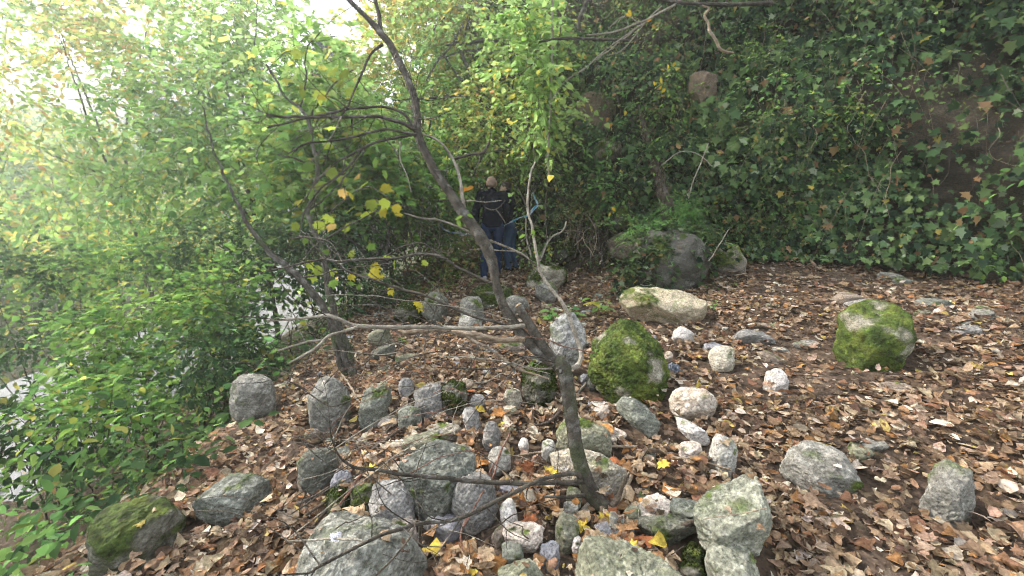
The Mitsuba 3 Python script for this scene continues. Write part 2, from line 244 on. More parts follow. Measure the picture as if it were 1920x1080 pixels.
# ---------------------------------------------------------------- measured layout, all in metres
ROCKS = [
 ('boulder', 'large boulder thickly covered in bright green moss, right of the small tree', (.892, 3.124, .266), .278, .373, .571, ((-.042, .385), (.095, .372), (.296, -.021), (.231, -.385), (-.072, -.363), (-.296, -.095), (-.269, .159)), 'moss', 40, 54, .6, 0, 0),
 ('boulder', 'long cream coloured boulder lying behind the mossy boulder', (1.648, 4.597, .341), .344, .244, .76, ((-.447, .138), (-.383, .229), (-.18, .26), (.153, .162), (.383, .15), (.447, .058), (.41, -.115), (.26, -.26), (.062, -.235), (-.313, -.134), (-.447, -.009)), 'cream', 26, 52, 1, 0, 0),
 ('boulder', 'white and grey pitted boulder directly behind the fork of the small tree', (.476, 3.537, .282), .134, .342, .245, ((-.022, .291), (.066, .291), (.15, .167), (.155, .038), (.089, -.241), (.009, -.291), (-.133, -.079), (-.155, .153)), 'lichen', 18, 32, 1, .75, 0),
 ('boulder', 'big blocky grey-green boulder with dark pits, left of the small tree', (-.373, 1.963, .099), -.188, .63, .291, ((-.17, .232), (-.011, .238), (.176, .18), (.203, .111), (.162, -.034), (.085, -.226), (-.016, -.238), (-.123, -.17), (-.17, -.011), (-.203, .089), (-.2, .192)), 'greygreen', 26, 47, 1, .5, 0),
 ('boulder', 'broad lichen-spotted boulder in the bottom left corner', (-.642, 1.489, .018), -.407, .753, .41, ((-.055, .297), (.046, .261), (.195, .151), (.262, .063), (.287, -.079), (.193, -.297), (-.164, -.297), (-.287, -.145), (-.271, .027), (-.2, .159), (-.122, .272)), 'lichengreen', 18, 56, 1, 0, 0),
 ('boulder', 'round speckled granite boulder leaning against the big grey-green boulder', (-.599, 1.88, .029), -.311, .663, .208, ((.117, .003), (.124, -.059), (.052, -.151), (-.073, -.139), (-.124, .004), (-.124, .038), (-.079, .151), (.05, .143), (.114, .091)), 'granite', 9, 25, 1, 0, 0),
 ('stone', 'small mossy pitted block beside the round granite boulder', (-.785, 1.987, -.022), -.375, .644, .108, ((.066, .037), (.046, -.094), (-.017, -.094), (-.066, -.004), (-.053, .075), (.003, .094), (.054, .091)), 'mossdark', 14, 14, 1, .4, 0),
 ('stone', 'pinkish white flat stone under the round granite boulder', (-.548, 1.777, -.006), -.298, .707, .138, ((.095, .034), (.085, -.087), (-.028, -.094), (-.095, -.014), (-.076, .066), (-.006, .094), (.044, .08)), 'pinkwhite', 14, 18, 1, 0, 0),
 ('boulder', 'grey speckled boulder half hidden behind the big grey-green boulder', (-.183, 1.853, .086), -.099, .672, .176, ((.116, -.015), (.089, -.158), (-.003, -.173), (-.116, -.129), (-.103, .075), (-.017, .173), (.082, .118)), 'granitedark', 13, 30, 1, 0, 0),
 ('stone', 'smooth pale egg-shaped stone on the leaves behind the big grey-green boulder', (-.074, 2.276, .03), -.032, .598, .142, ((.075, .017), (.061, -.071), (.006, -.1), (-.047, -.092), (-.075, -.015), (-.064, .06), (-.019, .1), (.018, .092), (.063, .071)), 'pale', 7, 15, 1, 0, 0),
 ('stone', 'small round whitish stone above the pink angular rock', (-.017, 1.807, .062), -.009, .7, .102, ((.043, .007), (.044, -.043), (.013, -.074), (-.019, -.075), (-.044, -.013), (-.039, .049), (-.01, .068), (.018, .075), (.028, .062)), 'white', 9, 13, 1, 0, 0),
 ('stone', 'pinkish white angular rock near the bottom centre', (.05, 1.657, .073), .03, .74, .148, ((-.093, .027), (-.046, .063), (.043, .06), (.093, .033), (.086, -.02), (.055, -.057), (-.015, -.063), (-.083, -.033)), 'pinkwhite', 30, 20, 1, 0, 0),
 ('boulder', 'long grey and tan granite block lying behind the tree trunk', (.433, 2.118, .05), .202, .614, .255, ((-.259, .115), (-.126, .137), (.022, .127), (.17, .066), (.273, .002), (.251, -.121), (.225, -.137), (.022, -.091), (-.163, -.045), (-.273, .002)), 'granitetan', 30, 56, 1, 0, 0),
 ('boulder', 'dull green rounded boulder above the granite block', (.435, 2.387, .082), .18, .551, .284, ((.175, .014), (.177, -.095), (.045, -.13), (-.161, -.141), (-.177, -.078), (-.177, .056), (-.115, .14), (-.005, .141), (.155, .095)), 'olive', 12, 30, 1, 0, 0),
 ('boulder', 'angular grey-green rock below the mossy boulder', (.812, 2.533, .133), .31, .497, .214, ((-.138, .106), (-.084, .15), (.027, .117), (.128, .032), (.145, -.033), (.121, -.15), (.061, -.127), (-.074, -.009), (-.145, .028)), 'greygreen2', 34, 23, 1, 0, 0),
 ('stone', 'oval tan and white stone with a tuft of dark moss', (1.22, 2.7, .169), .424, .444, .257, ((-.157, .01), (-.106, .094), (.002, .13), (.103, .118), (.157, .05), (.154, -.044), (.086, -.089), (-.015, -.13), (-.116, -.114)), 'tanwhite', 11, 23, 1, 0, 0),
 ('stone', 'jagged white stone below the oval stone with moss', (1.111, 2.417, .127), .431, .502, .136, ((-.111, .076), (-.041, .069), (.075, .025), (.111, -.023), (.091, -.076), (.008, -.065), (-.078, .002)), 'white', 36, 18, 1, 0, 0),
 ('stone', 'brown topped pale stone beside the jagged white stone', (1.049, 2.273, .09), .432, .539, .098, ((.068, -.013), (.04, -.074), (-.033, -.073), (-.068, -.045), (-.058, .044), (-.022, .074), (.048, .058)), 'pinkwhite', 16, 10, 1, 0, 0),
 ('boulder', 'whitish boulder above the slanting slab at the right edge', (1.202, 2.209, .11), .499, .527, .168, ((.073, .04), (.071, -.13), (-.027, -.148), (-.073, -.072), (-.055, .091), (-.013, .148), (.068, .105)), 'pale', 14, 21, 1, 0, 0),
 ('stone', 'oval cream stone on the leaves right of the mossy boulder', (1.723, 3.363, .223), .474, .345, .162, ((.106, .015), (.107, -.085), (.022, -.127), (-.04, -.127), (-.107, -.006), (-.092, .077), (-.061, .107), (.01, .127), (.098, .101)), 'creampale', 9, 13, 1, 0, 0),
 ('stone', 'white rounded stone half buried below the cream boulder', (1.625, 3.939, .22), .392, .31, .191, ((.106, .027), (.093, -.056), (.004, -.096), (-.058, -.083), (-.106, -.025), (-.084, .052), (-.041, .096), (.023, .089), (.088, .057)), 'white', 8, 11, 1, 0, 0),
 ('boulder', 'large slanting green-grey slab at the lower right edge', (.898, 1.579, .154), .517, .65, .163, ((-.176, .323), (-.104, .334), (.106, .328), (.176, .12), (.153, -.334), (.013, -.334), (-.069, -.158), (-.122, .05), (-.155, .204)), 'slab', 44, 56, .45, 0, 0),
 ('boulder', 'pale green boulder in the bottom right corner under the slanting slab', (.881, 1.45, .058), .546, .726, .15, ((-.1, .103), (-.058, .164), (.029, .172), (.106, .047), (.106, -.172), (-.087, -.172), (-.106, -.008)), 'slab', 24, 31, .5, 0, 0),
 ('rock_slab', 'flat layered stone ledge with leaves heaped on top, right of the tree base', (.739, 1.725, .015), .405, .694, .383, ((-.206, 0), (-.116, .051), (.02, .081), (.194, .12), (.206, .051), (.125, -.082), (.086, -.091), (-.041, -.043), (-.137, -.12), (-.197, -.072)), 'slabdark', 30, 49, 1, 0, 0),
 ('rock_slab', 'light grey flat stone between the leaf heap and the slanting slab', (.875, 1.837, .042), .445, .649, .187, ((-.09, .05), (.061, .072), (.098, .012), (.056, -.057), (-.049, -.072), (-.098, -.003)), 'greygreen2', 34, 19, 1, 0, 0),
 ('boulder', 'wide flat green-grey boulder at the bottom edge right of centre', (.44, 1.314, .085), .323, .814, .338, ((-.197, .185), (-.146, .218), (-.025, .21), (.116, .173), (.217, .098), (.237, -.036), (.197, -.218), (-.187, -.218), (-.237, -.002)), 'slabmoss', 18, 56, 1, 0, 0),
 ('boulder', 'grey-green boulder at the bottom edge left of centre', (.034, 1.375, .114), .025, .816, .141, ((-.082, .093), (-.041, .107), (.055, .073), (.093, .011), (.084, -.107), (-.07, -.107), (-.093, .011)), 'slabmoss', 18, 22, 1, 0, 0),
 ('stone', 'olive coloured stone beside the looping root', (.257, 1.731, .013), .147, .73, .121, ((.056, .031), (.053, -.104), (-.011, -.105), (-.056, -.022), (-.055, .033), (-.021, .105), (.041, .079)), 'olive', 16, 18, 1, 0, 0),
 ('stone', 'small pale grey stone on top of the olive stone', (.296, 1.909, .007), .154, .687, .073, ((.042, .006), (.028, -.038), (-.008, -.038), (-.042, -.033), (-.028, .029), (.007, .038), (.039, .035)), 'pale', 18, 8, 1, 0, 0),
 ('stone', 'olive green stone tucked under the tree base', (.32, 1.96, .029), .163, .666, .079, ((.045, .02), (.036, -.046), (-.015, -.056), (-.045, -.003), (-.041, .032), (-.015, .056), (.021, .055)), 'olive', 20, 9, 1, 0, 0),
 ('boulder', 'big rounded grey boulder at the foot of the twisted tree', (-1.338, 2.926, .054), -.429, .437, .236, ((-.144, .075), (-.059, .205), (.049, .248), (.127, .161), (.144, -.012), (.103, -.218), (-.059, -.248), (-.144, -.185)), 'lichengrey', 14, 29, 1, 0, 0),
 ('boulder', 'wedge-shaped grey rock with moss beside the foot of the twisted tree', (-1.004, 2.914, .008), -.332, .468, .18, ((-.052, .161), (.044, .186), (.114, .132), (.121, .06), (.044, -.121), (-.052, -.186), (-.121, -.1), (-.11, .047)), 'greygreen2', 28, 22, 1, 0, 0),
 ('boulder', 'dark jagged mossy rock between the two trees', (-.425, 2.941, .063), -.143, .471, .172, ((-.083, .11), (-.022, .151), (.068, .127), (.097, .037), (.083, -.098), (-.004, -.151), (-.076, -.139), (-.097, .017)), 'mossdark', 30, 19, 1.7, .4, 0),
 ('stone', 'narrow upright grey stone below the dark jagged mossy rock', (-.272, 2.627, .068), -.103, .52, .093, ((-.043, .104), (.012, .111), (.053, .063), (.06, -.043), (.019, -.111), (-.033, -.043), (-.06, .052)), 'granite', 16, 15, 1, 0, 0),
 ('stone', 'small oval grey stone uphill of the wedge-shaped rock', (-.857, 3.249, .016), -.258, .437, .123, ((.068, .035), (.057, -.041), (-.007, -.097), (-.034, -.09), (-.068, .004), (-.065, .043), (-.047, .09), (-.001, .097), (.057, .075)), 'granite', 9, 11, 1, 0, 0),
 ('boulder', 'dark wedge boulder lying behind the twisted tree', (-1.315, 4.198, -.057), -.304, .357, .213, ((-.122, .031), (-.022, .094), (.112, .089), (.122, -.011), (.092, -.083), (-.022, -.094), (-.122, -.038)), 'darkgreen', 34, 12, 1, 0, 0),
 ('boulder', 'dark grey boulder at the left edge below the rounded grey boulder', (-1.12, 2.229, -.003), -.466, .564, .177, ((-.113, .065), (-.059, .119), (.068, .144), (.113, .101), (.102, -.007), (.011, -.144), (-.102, -.141)), 'darkgreen', 22, 20, 1, 0, 0),
 ('stone', 'grey wedge stone above the smooth egg-shaped stone', (-.129, 2.462, .066), -.052, .551, .138, ((.059, .021), (.049, -.079), (-.015, -.109), (-.059, -.039), (-.045, .052), (-.018, .109), (.027, .09)), 'granitedark', 18, 15, 1, 0, 0),
 ('stone', 'rounded pale green stone peeping out behind the big grey-green boulder', (-.553, 2.406, .043), -.226, .558, .183, ((.133, .026), (.136, -.059), (.023, -.092), (-.112, -.092), (-.136, -.015), (-.133, .037), (-.071, .082), (.022, .092), (.099, .074)), 'olive', 10, 22, 1, 0, 0),
 ('boulder', 'mossy block that the bald man stands on', (-.273, 5.714, .16), -.048, .242, .503, ((-.276, .083), (-.186, .176), (.09, .19), (.262, .104), (.276, -.034), (.159, -.19), (-.152, -.169), (-.262, -.091)), 'mossdark', 26, 23, 1, 0, 0),
 ('boulder', 'pale boulder with moss in front of the person with black boots', (.54, 6.707, .225), .08, .196, .576, ((-.3, .051), (-.162, .193), (.122, .226), (.3, .109), (.317, -.045), (.122, -.226), (-.203, -.226), (-.317, -.111)), 'creammoss', 14, 23, 1, 0, 0),
 ('stone', 'light grey stone beyond the small tree on the path side', (.054, 5.162, .17), .011, .266, .308, ((.159, .048), (.129, -.161), (0, -.151), (-.117, -.159), (-.159, -.003), (-.141, .084), (-.059, .161), (.022, .15), (.127, .104)), 'lichengrey', 12, 14, 1, 0, 0),
 ('boulder', 'huge ivy-hung grey boulder at the foot of the rock face', (2.13, 5.764, .57), .354, .153, .797, ((-.537, .204), (-.415, .431), (-.143, .522), (.265, .431), (.537, .167), (.401, -.141), (.163, -.443), (-.347, -.522), (-.517, -.322)), 'cliffgrey', 34, 50, 1, 0, 0),
 ('boulder', 'smooth tan slab at the right edge below the ivy', (2.972, 6.102, .599), .453, .14, .442, ((-.307, .104), (-.17, .27), (.17, .253), (.307, .02), (.307, -.27), (.068, -.253), (-.17, -.119)), 'slabtan', 26, 22, 1, 0, 0),
 ('boulder', 'square mossy boulder in the shade left of the path', (-1.305, 5.259, .044), -.243, .275, .304, ((-.146, .097), (-.034, .186), (.121, .158), (.171, .028), (.121, -.165), (-.096, -.186), (-.171, -.058)), 'mossdark', 18, 15, 1, 0, 0),
 ('boulder', 'dark grey boulder beside the square mossy boulder', (-.95, 5.206, .116), -.18, .266, .368, ((.164, .084), (.085, -.246), (-.02, -.238), (-.164, -.035), (-.137, .128), (-.039, .237), (.079, .246)), 'darkgreen', 18, 18, 1, 0, 0),
 ('stone', 'block of pale granite in the bank behind the twisted tree', (-1.459, 4.564, -.021), -.309, .323, .243, ((.122, .016), (.136, -.104), (-.015, -.113), (-.136, -.076), (-.127, .048), (-.031, .113), (.088, .113)), 'olive', 24, 12, 1, 0, 0),
 ('stone', 'flat grey stone sunk in the leaves left of the dark jagged rock', (-.592, 2.943, .055), -.197, .469, .242, ((.131, .013), (.065, -.14), (-.065, -.145), (-.131, -.045), (-.124, .08), (-.012, .145), (.105, .106)), 'granitedark', 18, 18, 1, 0, 0),
 ('stone', 'flat mossy stone sunk in the leaves below the wedge-shaped rock', (-.715, 2.776, .016), -.252, .5, .158, ((.084, .037), (.072, -.094), (-.003, -.106), (-.081, -.065), (-.084, .05), (-.04, .106), (.056, .073)), 'greygreen2', 18, 13, 1, 0, 0),
 ('stone', 'grey stone in the leaves beside the mossy block', (-.473, 5.013, .152), -.094, .274, .3, ((.127, .059), (.149, -.124), (-.065, -.198), (-.149, -.134), (-.134, .15), (.004, .196), (.098, .198)), 'lichengrey', 14, 16, 1, 0, 0),
 ('stone', 'small blue-grey stone right of the dark jagged mossy rock', (-.251, 2.966, .038), -.084, .48, .11, ((.06, .011), (.069, -.038), (.021, -.071), (-.041, -.072), (-.069, -.011), (-.061, .025), (-.04, .059), (.019, .072), (.053, .056)), 'granite', 12, 9, 1, 0, 0),
 ('stone', 'small tan stone left of the mossy hollow under the fork', (.001, 2.96, .073), .001, .472, .116, ((.07, .031), (.07, -.052), (.036, -.084), (-.026, -.083), (-.07, -.006), (-.059, .042), (-.049, .073), (.023, .084), (.065, .06)), 'granitetan', 12, 10, 1, 0, 0),
 ('boulder', 'dark mossy rock in the hollow under the fork of the small tree', (.202, 3.052, .124), .066, .441, .248, ((-.124, .148), (-.042, .19), (.087, .148), (.124, .025), (.087, -.165), (-.042, -.19), (-.116, -.053)), 'mossdark', 14, 23, 1.5, 0, 0),
 ('stone', 'lilac grey slate stone below the pink angular rock', (.16, 1.573, .038), .101, .774, .058, ((-.049, .046), (0, .073), (.044, .057), (.049, -.036), (0, -.073), (-.044, -.023)), 'slate', 30, 13, 1, 0, 0),
 ('stone', 'white pointed chip of stone right of the lilac slate', (.296, 1.673, .006), .176, .75, .051, ((.024, .009), (.023, -.058), (-.003, -.062), (-.024, -.022), (-.017, .028), (-.008, .062), (.013, .041)), 'white', 24, 11, 1, 0, 0),
 ('stone', 'upright brown wedge stone left of the pink angular rock', (-.065, 1.672, .054), -.039, .741, .048, ((-.027, .005), (.014, .068), (.034, .046), (.032, -.021), (-.011, -.068), (-.034, -.056)), 'browngrey', 26, 12, 1, 0, 0),
 ('stone', 'grey-green broken stone under the pink angular rock', (.005, 1.565, .06), .003, .773, .085, ((.05, .013), (.04, -.055), (-.02, -.048), (-.047, -.017), (-.05, .042), (-.024, .055), (.031, .042)), 'greygreen2', 24, 11, 1, 0, 0),
 ('stone', 'small white stone left of the granite block', (.07, 2.415, .038), .029, .571, .075, ((.033, .007), (.032, -.052), (.003, -.042), (-.033, -.014), (-.028, .018), (-.004, .052), (.024, .042)), 'white', 16, 8, 1, 0, 0),
 ('stone', 'pale grey stone touching the end of the granite block', (.218, 2.332, .054), .094, .579, .103, ((.043, .027), (.031, -.072), (-.005, -.06), (-.043, -.033), (-.038, .051), (.001, .072), (.027, .065)), 'pale', 20, 10, 1, 0, 0),
 ('stone', 'bluish grey stone under the big grey-green boulder', (-.315, 1.798, -.017), -.173, .72, .122, ((.081, .009), (.065, -.079), (-.006, -.079), (-.043, -.075), (-.08, -.02), (-.081, .043), (-.037, .071), (.006, .079), (.074, .052)), 'slate', 10, 16, 1, 0, 0),
 ('stone', 'thin white wedge of stone propped under the big grey-green boulder', (-.414, 1.839, -.023), -.221, .707, .047, ((-.047, -.029), (.017, .053), (.047, .047), (.024, -.019), (-.024, -.053)), 'white', 30, 9, 1, 0, 0),
 ('boulder', 'dark mossy lump in the gap beside the slanting slab', (.777, 1.551, .007), .466, .736, .134, ((.055, .007), (.053, -.08), (-.007, -.111), (-.055, -.004), (-.037, .068), (-.01, .111), (.034, .089)), 'mossdark', 14, 19, 1.6, 0, 0),
 ('stone', 'pale green stone at the edge of the leaf heap', (.601, 1.86, .006), .312, .681, .066, ((-.042, .017), (-.01, .054), (.037, .036), (.042, -.019), (.005, -.054), (-.031, -.019)), 'olive', 24, 9, 1, 0, 0),
 ('stone', 'white lichen lump in the gap left of the slanting slab', (.91, 1.687, .028), .495, .683, .066, ((.026, .011), (.028, -.061), (-.013, -.056), (-.028, -.017), (-.026, .032), (-.009, .061), (.021, .043)), 'pale', 14, 10, 1, 0, 0),
 ('stone', 'small slate blue stone beside the foot of the mossy boulder', (.593, 3.332, .057), .177, .426, .078, ((.038, .005), (.028, -.053), (-.003, -.05), (-.038, -.003), (-.026, .028), (-.004, .053), (.031, .047)), 'slate', 20, 8, 1, 0, 0),
 ('stone', 'dark oval stone right of the slate blue stone', (.656, 3.244, .058), .199, .433, .096, ((.049, .018), (.053, -.03), (.014, -.06), (-.027, -.061), (-.053, -.015), (-.048, .032), (-.023, .061), (.018, .061), (.034, .049)), 'darkgreen', 12, 8, 1, 0, 0),
 ('stone', 'flat slate under the mossy boulder beside the tree trunk', (.806, 3.003, .059), .263, .458, .085, ((.046, .007), (.024, -.04), (-.016, -.043), (-.046, -.027), (-.043, .021), (-.014, .043), (.032, .035)), 'slate', 22, 8, 1, 0, 0),
 ('stone', 'pale brown stone touching the right foot of the mossy boulder', (1.367, 3.571, .159), .366, .358, .082, ((.039, .002), (.041, -.028), (.003, -.054), (-.019, -.058), (-.041, -.015), (-.038, .02), (-.013, .052), (.006, .058), (.037, .032)), 'tanwhite', 12, 8, 1, 0, 0),
 ('stone', 'small rounded stone at the left edge above the dark boulder', (-1.375, 2.698, -.078), -.472, .503, .095, ((.054, .016), (.055, -.054), (.008, -.059), (-.033, -.064), (-.055, .003), (-.052, .038), (-.016, .064), (.023, .06), (.047, .038)), 'browngrey', 10, 8, 1, 0, 0),
 ('stone', 'tan rock protruding from the litter above the square granite stone', (-.441, 2.591, .018), -.169, .539, .163, ((.116, .008), (.098, -.05), (-.009, -.066), (-.114, -.007), (-.116, .055), (-.022, .066), (.078, .059)), 'granitetan', 18, 18, 1, 0, 0),
 ('stone', 'bluish flat stone left of the big boulder stack', (-.966, 2.147, -.041), -.422, .604, .09, ((.062, .006), (.06, -.069), (-.007, -.091), (-.064, -.008), (-.049, .037), (-.01, .091), (.064, .069)), 'slate', 22, 13, 1, 0, 0),
 ('stone', 'mossy low stone left of the small mossy block', (-.917, 1.98, -.04), -.433, .638, .122, ((.057, .01), (.039, -.102), (-.009, -.108), (-.057, -.083), (-.043, .089), (-.02, .108), (.047, .082)), 'mossdark', 14, 16, 1, 0, 0),
 ('stone', 'grey stone just left of the white pitted boulder', (.273, 3.631, .105), .075, .386, .145, ((.053, .028), (.065, -.066), (-.03, -.096), (-.065, -.024), (-.062, .048), (-.024, .096), (.052, .076)), 'lichengrey', 16, 10, 1, 0, 0),
 ('stone', 'grey stone in the leaves beyond the white pitted boulder', (.473, 5.88, .172), .081, .233, .279, ((.165, .025), (.112, -.159), (-.006, -.163), (-.165, -.024), (-.124, .127), (-.025, .163), (.105, .13)), 'lichengrey', 14, 13, 1, 0, 0),
 ('stone', 'small whitish stone behind the light grey stone on the path side', (-.478, 4.755, .087), -.1, .303, .232, ((.127, .03), (.141, -.074), (-.082, -.105), (-.141, -.057), (-.128, .062), (-.077, .105), (.065, .089)), 'pale', 14, 13, 1, 0, 0),
 ('stone', 'round dark stone on the bank right of the twisted tree', (-1.62, 5, -.088), -.313, .309, .111, ((.049, .003), (.04, -.068), (.008, -.076), (-.023, -.068), (-.049, -.045), (-.048, .025), (-.025, .067), (.013, .076), (.039, .073)), 'darkgreen', 10, 8, 1, 0, 0),
 ('boulder', 'grey boulder outside to the right beside the slab', (1.625, 2.021, .143), .679, .504, .259, ((.175, .007), (.12, -.146), (.006, -.147), (-.175, -.081), (-.151, .092), (-.057, .145), (.073, .147)), 'lichengrey', 16, 24, 1, 0, 0),
 ('boulder', 'mossy boulder below the rock face far right', (2.747, 3.151, .446), .717, .257, .405, ((.231, .082), (.171, -.351), (-.047, -.333), (-.199, -.134), (-.231, .157), (-.071, .351), (.182, .346)), 'moss', 18, 24, 1, 0, 0),
 ('boulder', 'grey boulder at the far right lower side', (2.01, 1.735, .198), .86, .475, .22, ((.082, .034), (.076, -.204), (-.033, -.219), (-.082, -.143), (-.076, .092), (-.026, .219), (.037, .2)), 'lichengrey', 16, 24, 1, 0, 0),
 ('stone', 'white stone right of the frame centre line of boulders', (1.942, 2.962, .207), .58, .37, .14, ((.076, .023), (.084, -.109), (-.006, -.104), (-.084, -.084), (-.069, .07), (-.029, .109), (.038, .104)), 'white', 14, 12, 1, 0, 0),
 ('boulder', 'grey boulder on the left bank below the litter', (-1.554, 2.11, -.108), -.633, .57, .271, ((.181, .026), (.152, -.095), (-.024, -.148), (-.181, -.026), (-.169, .069), (-.039, .148), (.07, .146)), 'greygreen', 18, 24, 1, 0, 0),
 ('boulder', 'mossy boulder far left on the bank', (-1.857, 1.833, -.118), -.79, .571, .255, ((.191, 0), (.142, -.207), (-.056, -.222), (-.191, -.052), (-.155, .176), (-.075, .222), (.099, .212)), 'mossdark', 16, 24, 1, 0, 0),
 ('boulder', 'lichen covered boulder on the left bank in front of the road', (-2.141, 3.299, -.101), -.574, .4, .297, ((.169, .045), (.144, -.233), (-.081, -.223), (-.169, -.069), (-.129, .146), (-.08, .233), (.126, .187)), 'lichengrey', 14, 23, 1, 0, 0),
 ('boulder', 'big brown bare rock high in the ivy face', (1.435, 7.994, 2.86), .178, -.154, .381, ((-.359, .06), (-.209, .309), (.04, .389), (.319, .259), (.359, -.04), (.299, -.349), (-.06, -.389), (-.309, -.289)), 'brownrock', 20, 23, 1.8, 0, 1),
 ('boulder', 'pale grey rock jutting from the ivy above the two people', (.84, 8.401, 2.155), .1, -.066, .491, ((-.277, -.041), (-.051, .144), (.236, .185), (.277, -.01), (.051, -.144), (-.205, -.185)), 'cliffgrey', 24, 16, 1, 0, 1),
 ('boulder', 'tan grey rock in the ivy right of the pale jutting rock', (1.621, 7.728, 2.214), .207, -.078, .483, ((-.279, -.029), (-.135, .163), (.154, .192), (.279, -.029), (.106, -.173), (-.202, -.192)), 'slabtan', 22, 17, 1, 0, 1),
 ('boulder', 'dim brown rock in the ivy near the right edge of the face', (2.952, 7.284, 3.114), .385, -.19, .287, ((-.209, .185), (-.015, .252), (.18, .136), (.209, -.107), (-.015, -.252), (-.199, -.136)), 'brownrock', 16, 15, 2.2, 0, 1),
 ('boulder', 'mossy brown rock under the ivy left of the leaning ivy trunk', (1.827, 7.35, 1.106), .244, .065, .246, ((-.12, .124), (.028, .216), (.138, .078), (.12, -.152), (-.046, -.216), (-.138, -.106)), 'mossdark', 18, 14, 1, 0, 1),
 ('boulder', 'brown earth-stained rock at the foot of the face', (1.836, 7.241, .637), .248, .128, .426, ((-.238, .096), (-.009, .251), (.201, .16), (.238, -.114), (.037, -.251), (-.192, -.16)), 'browngrey', 18, 16, 1, 0, 1),
 ('boulder', 'dark mossy rock at the foot of the face right of the two people', (.972, 7.882, .479), .123, .14, .447, ((-.243, .049), (-.049, .243), (.175, .195), (.243, -.078), (0, -.243), (-.195, -.175)), 'mossdark', 18, 15, 1, 0, 1)]
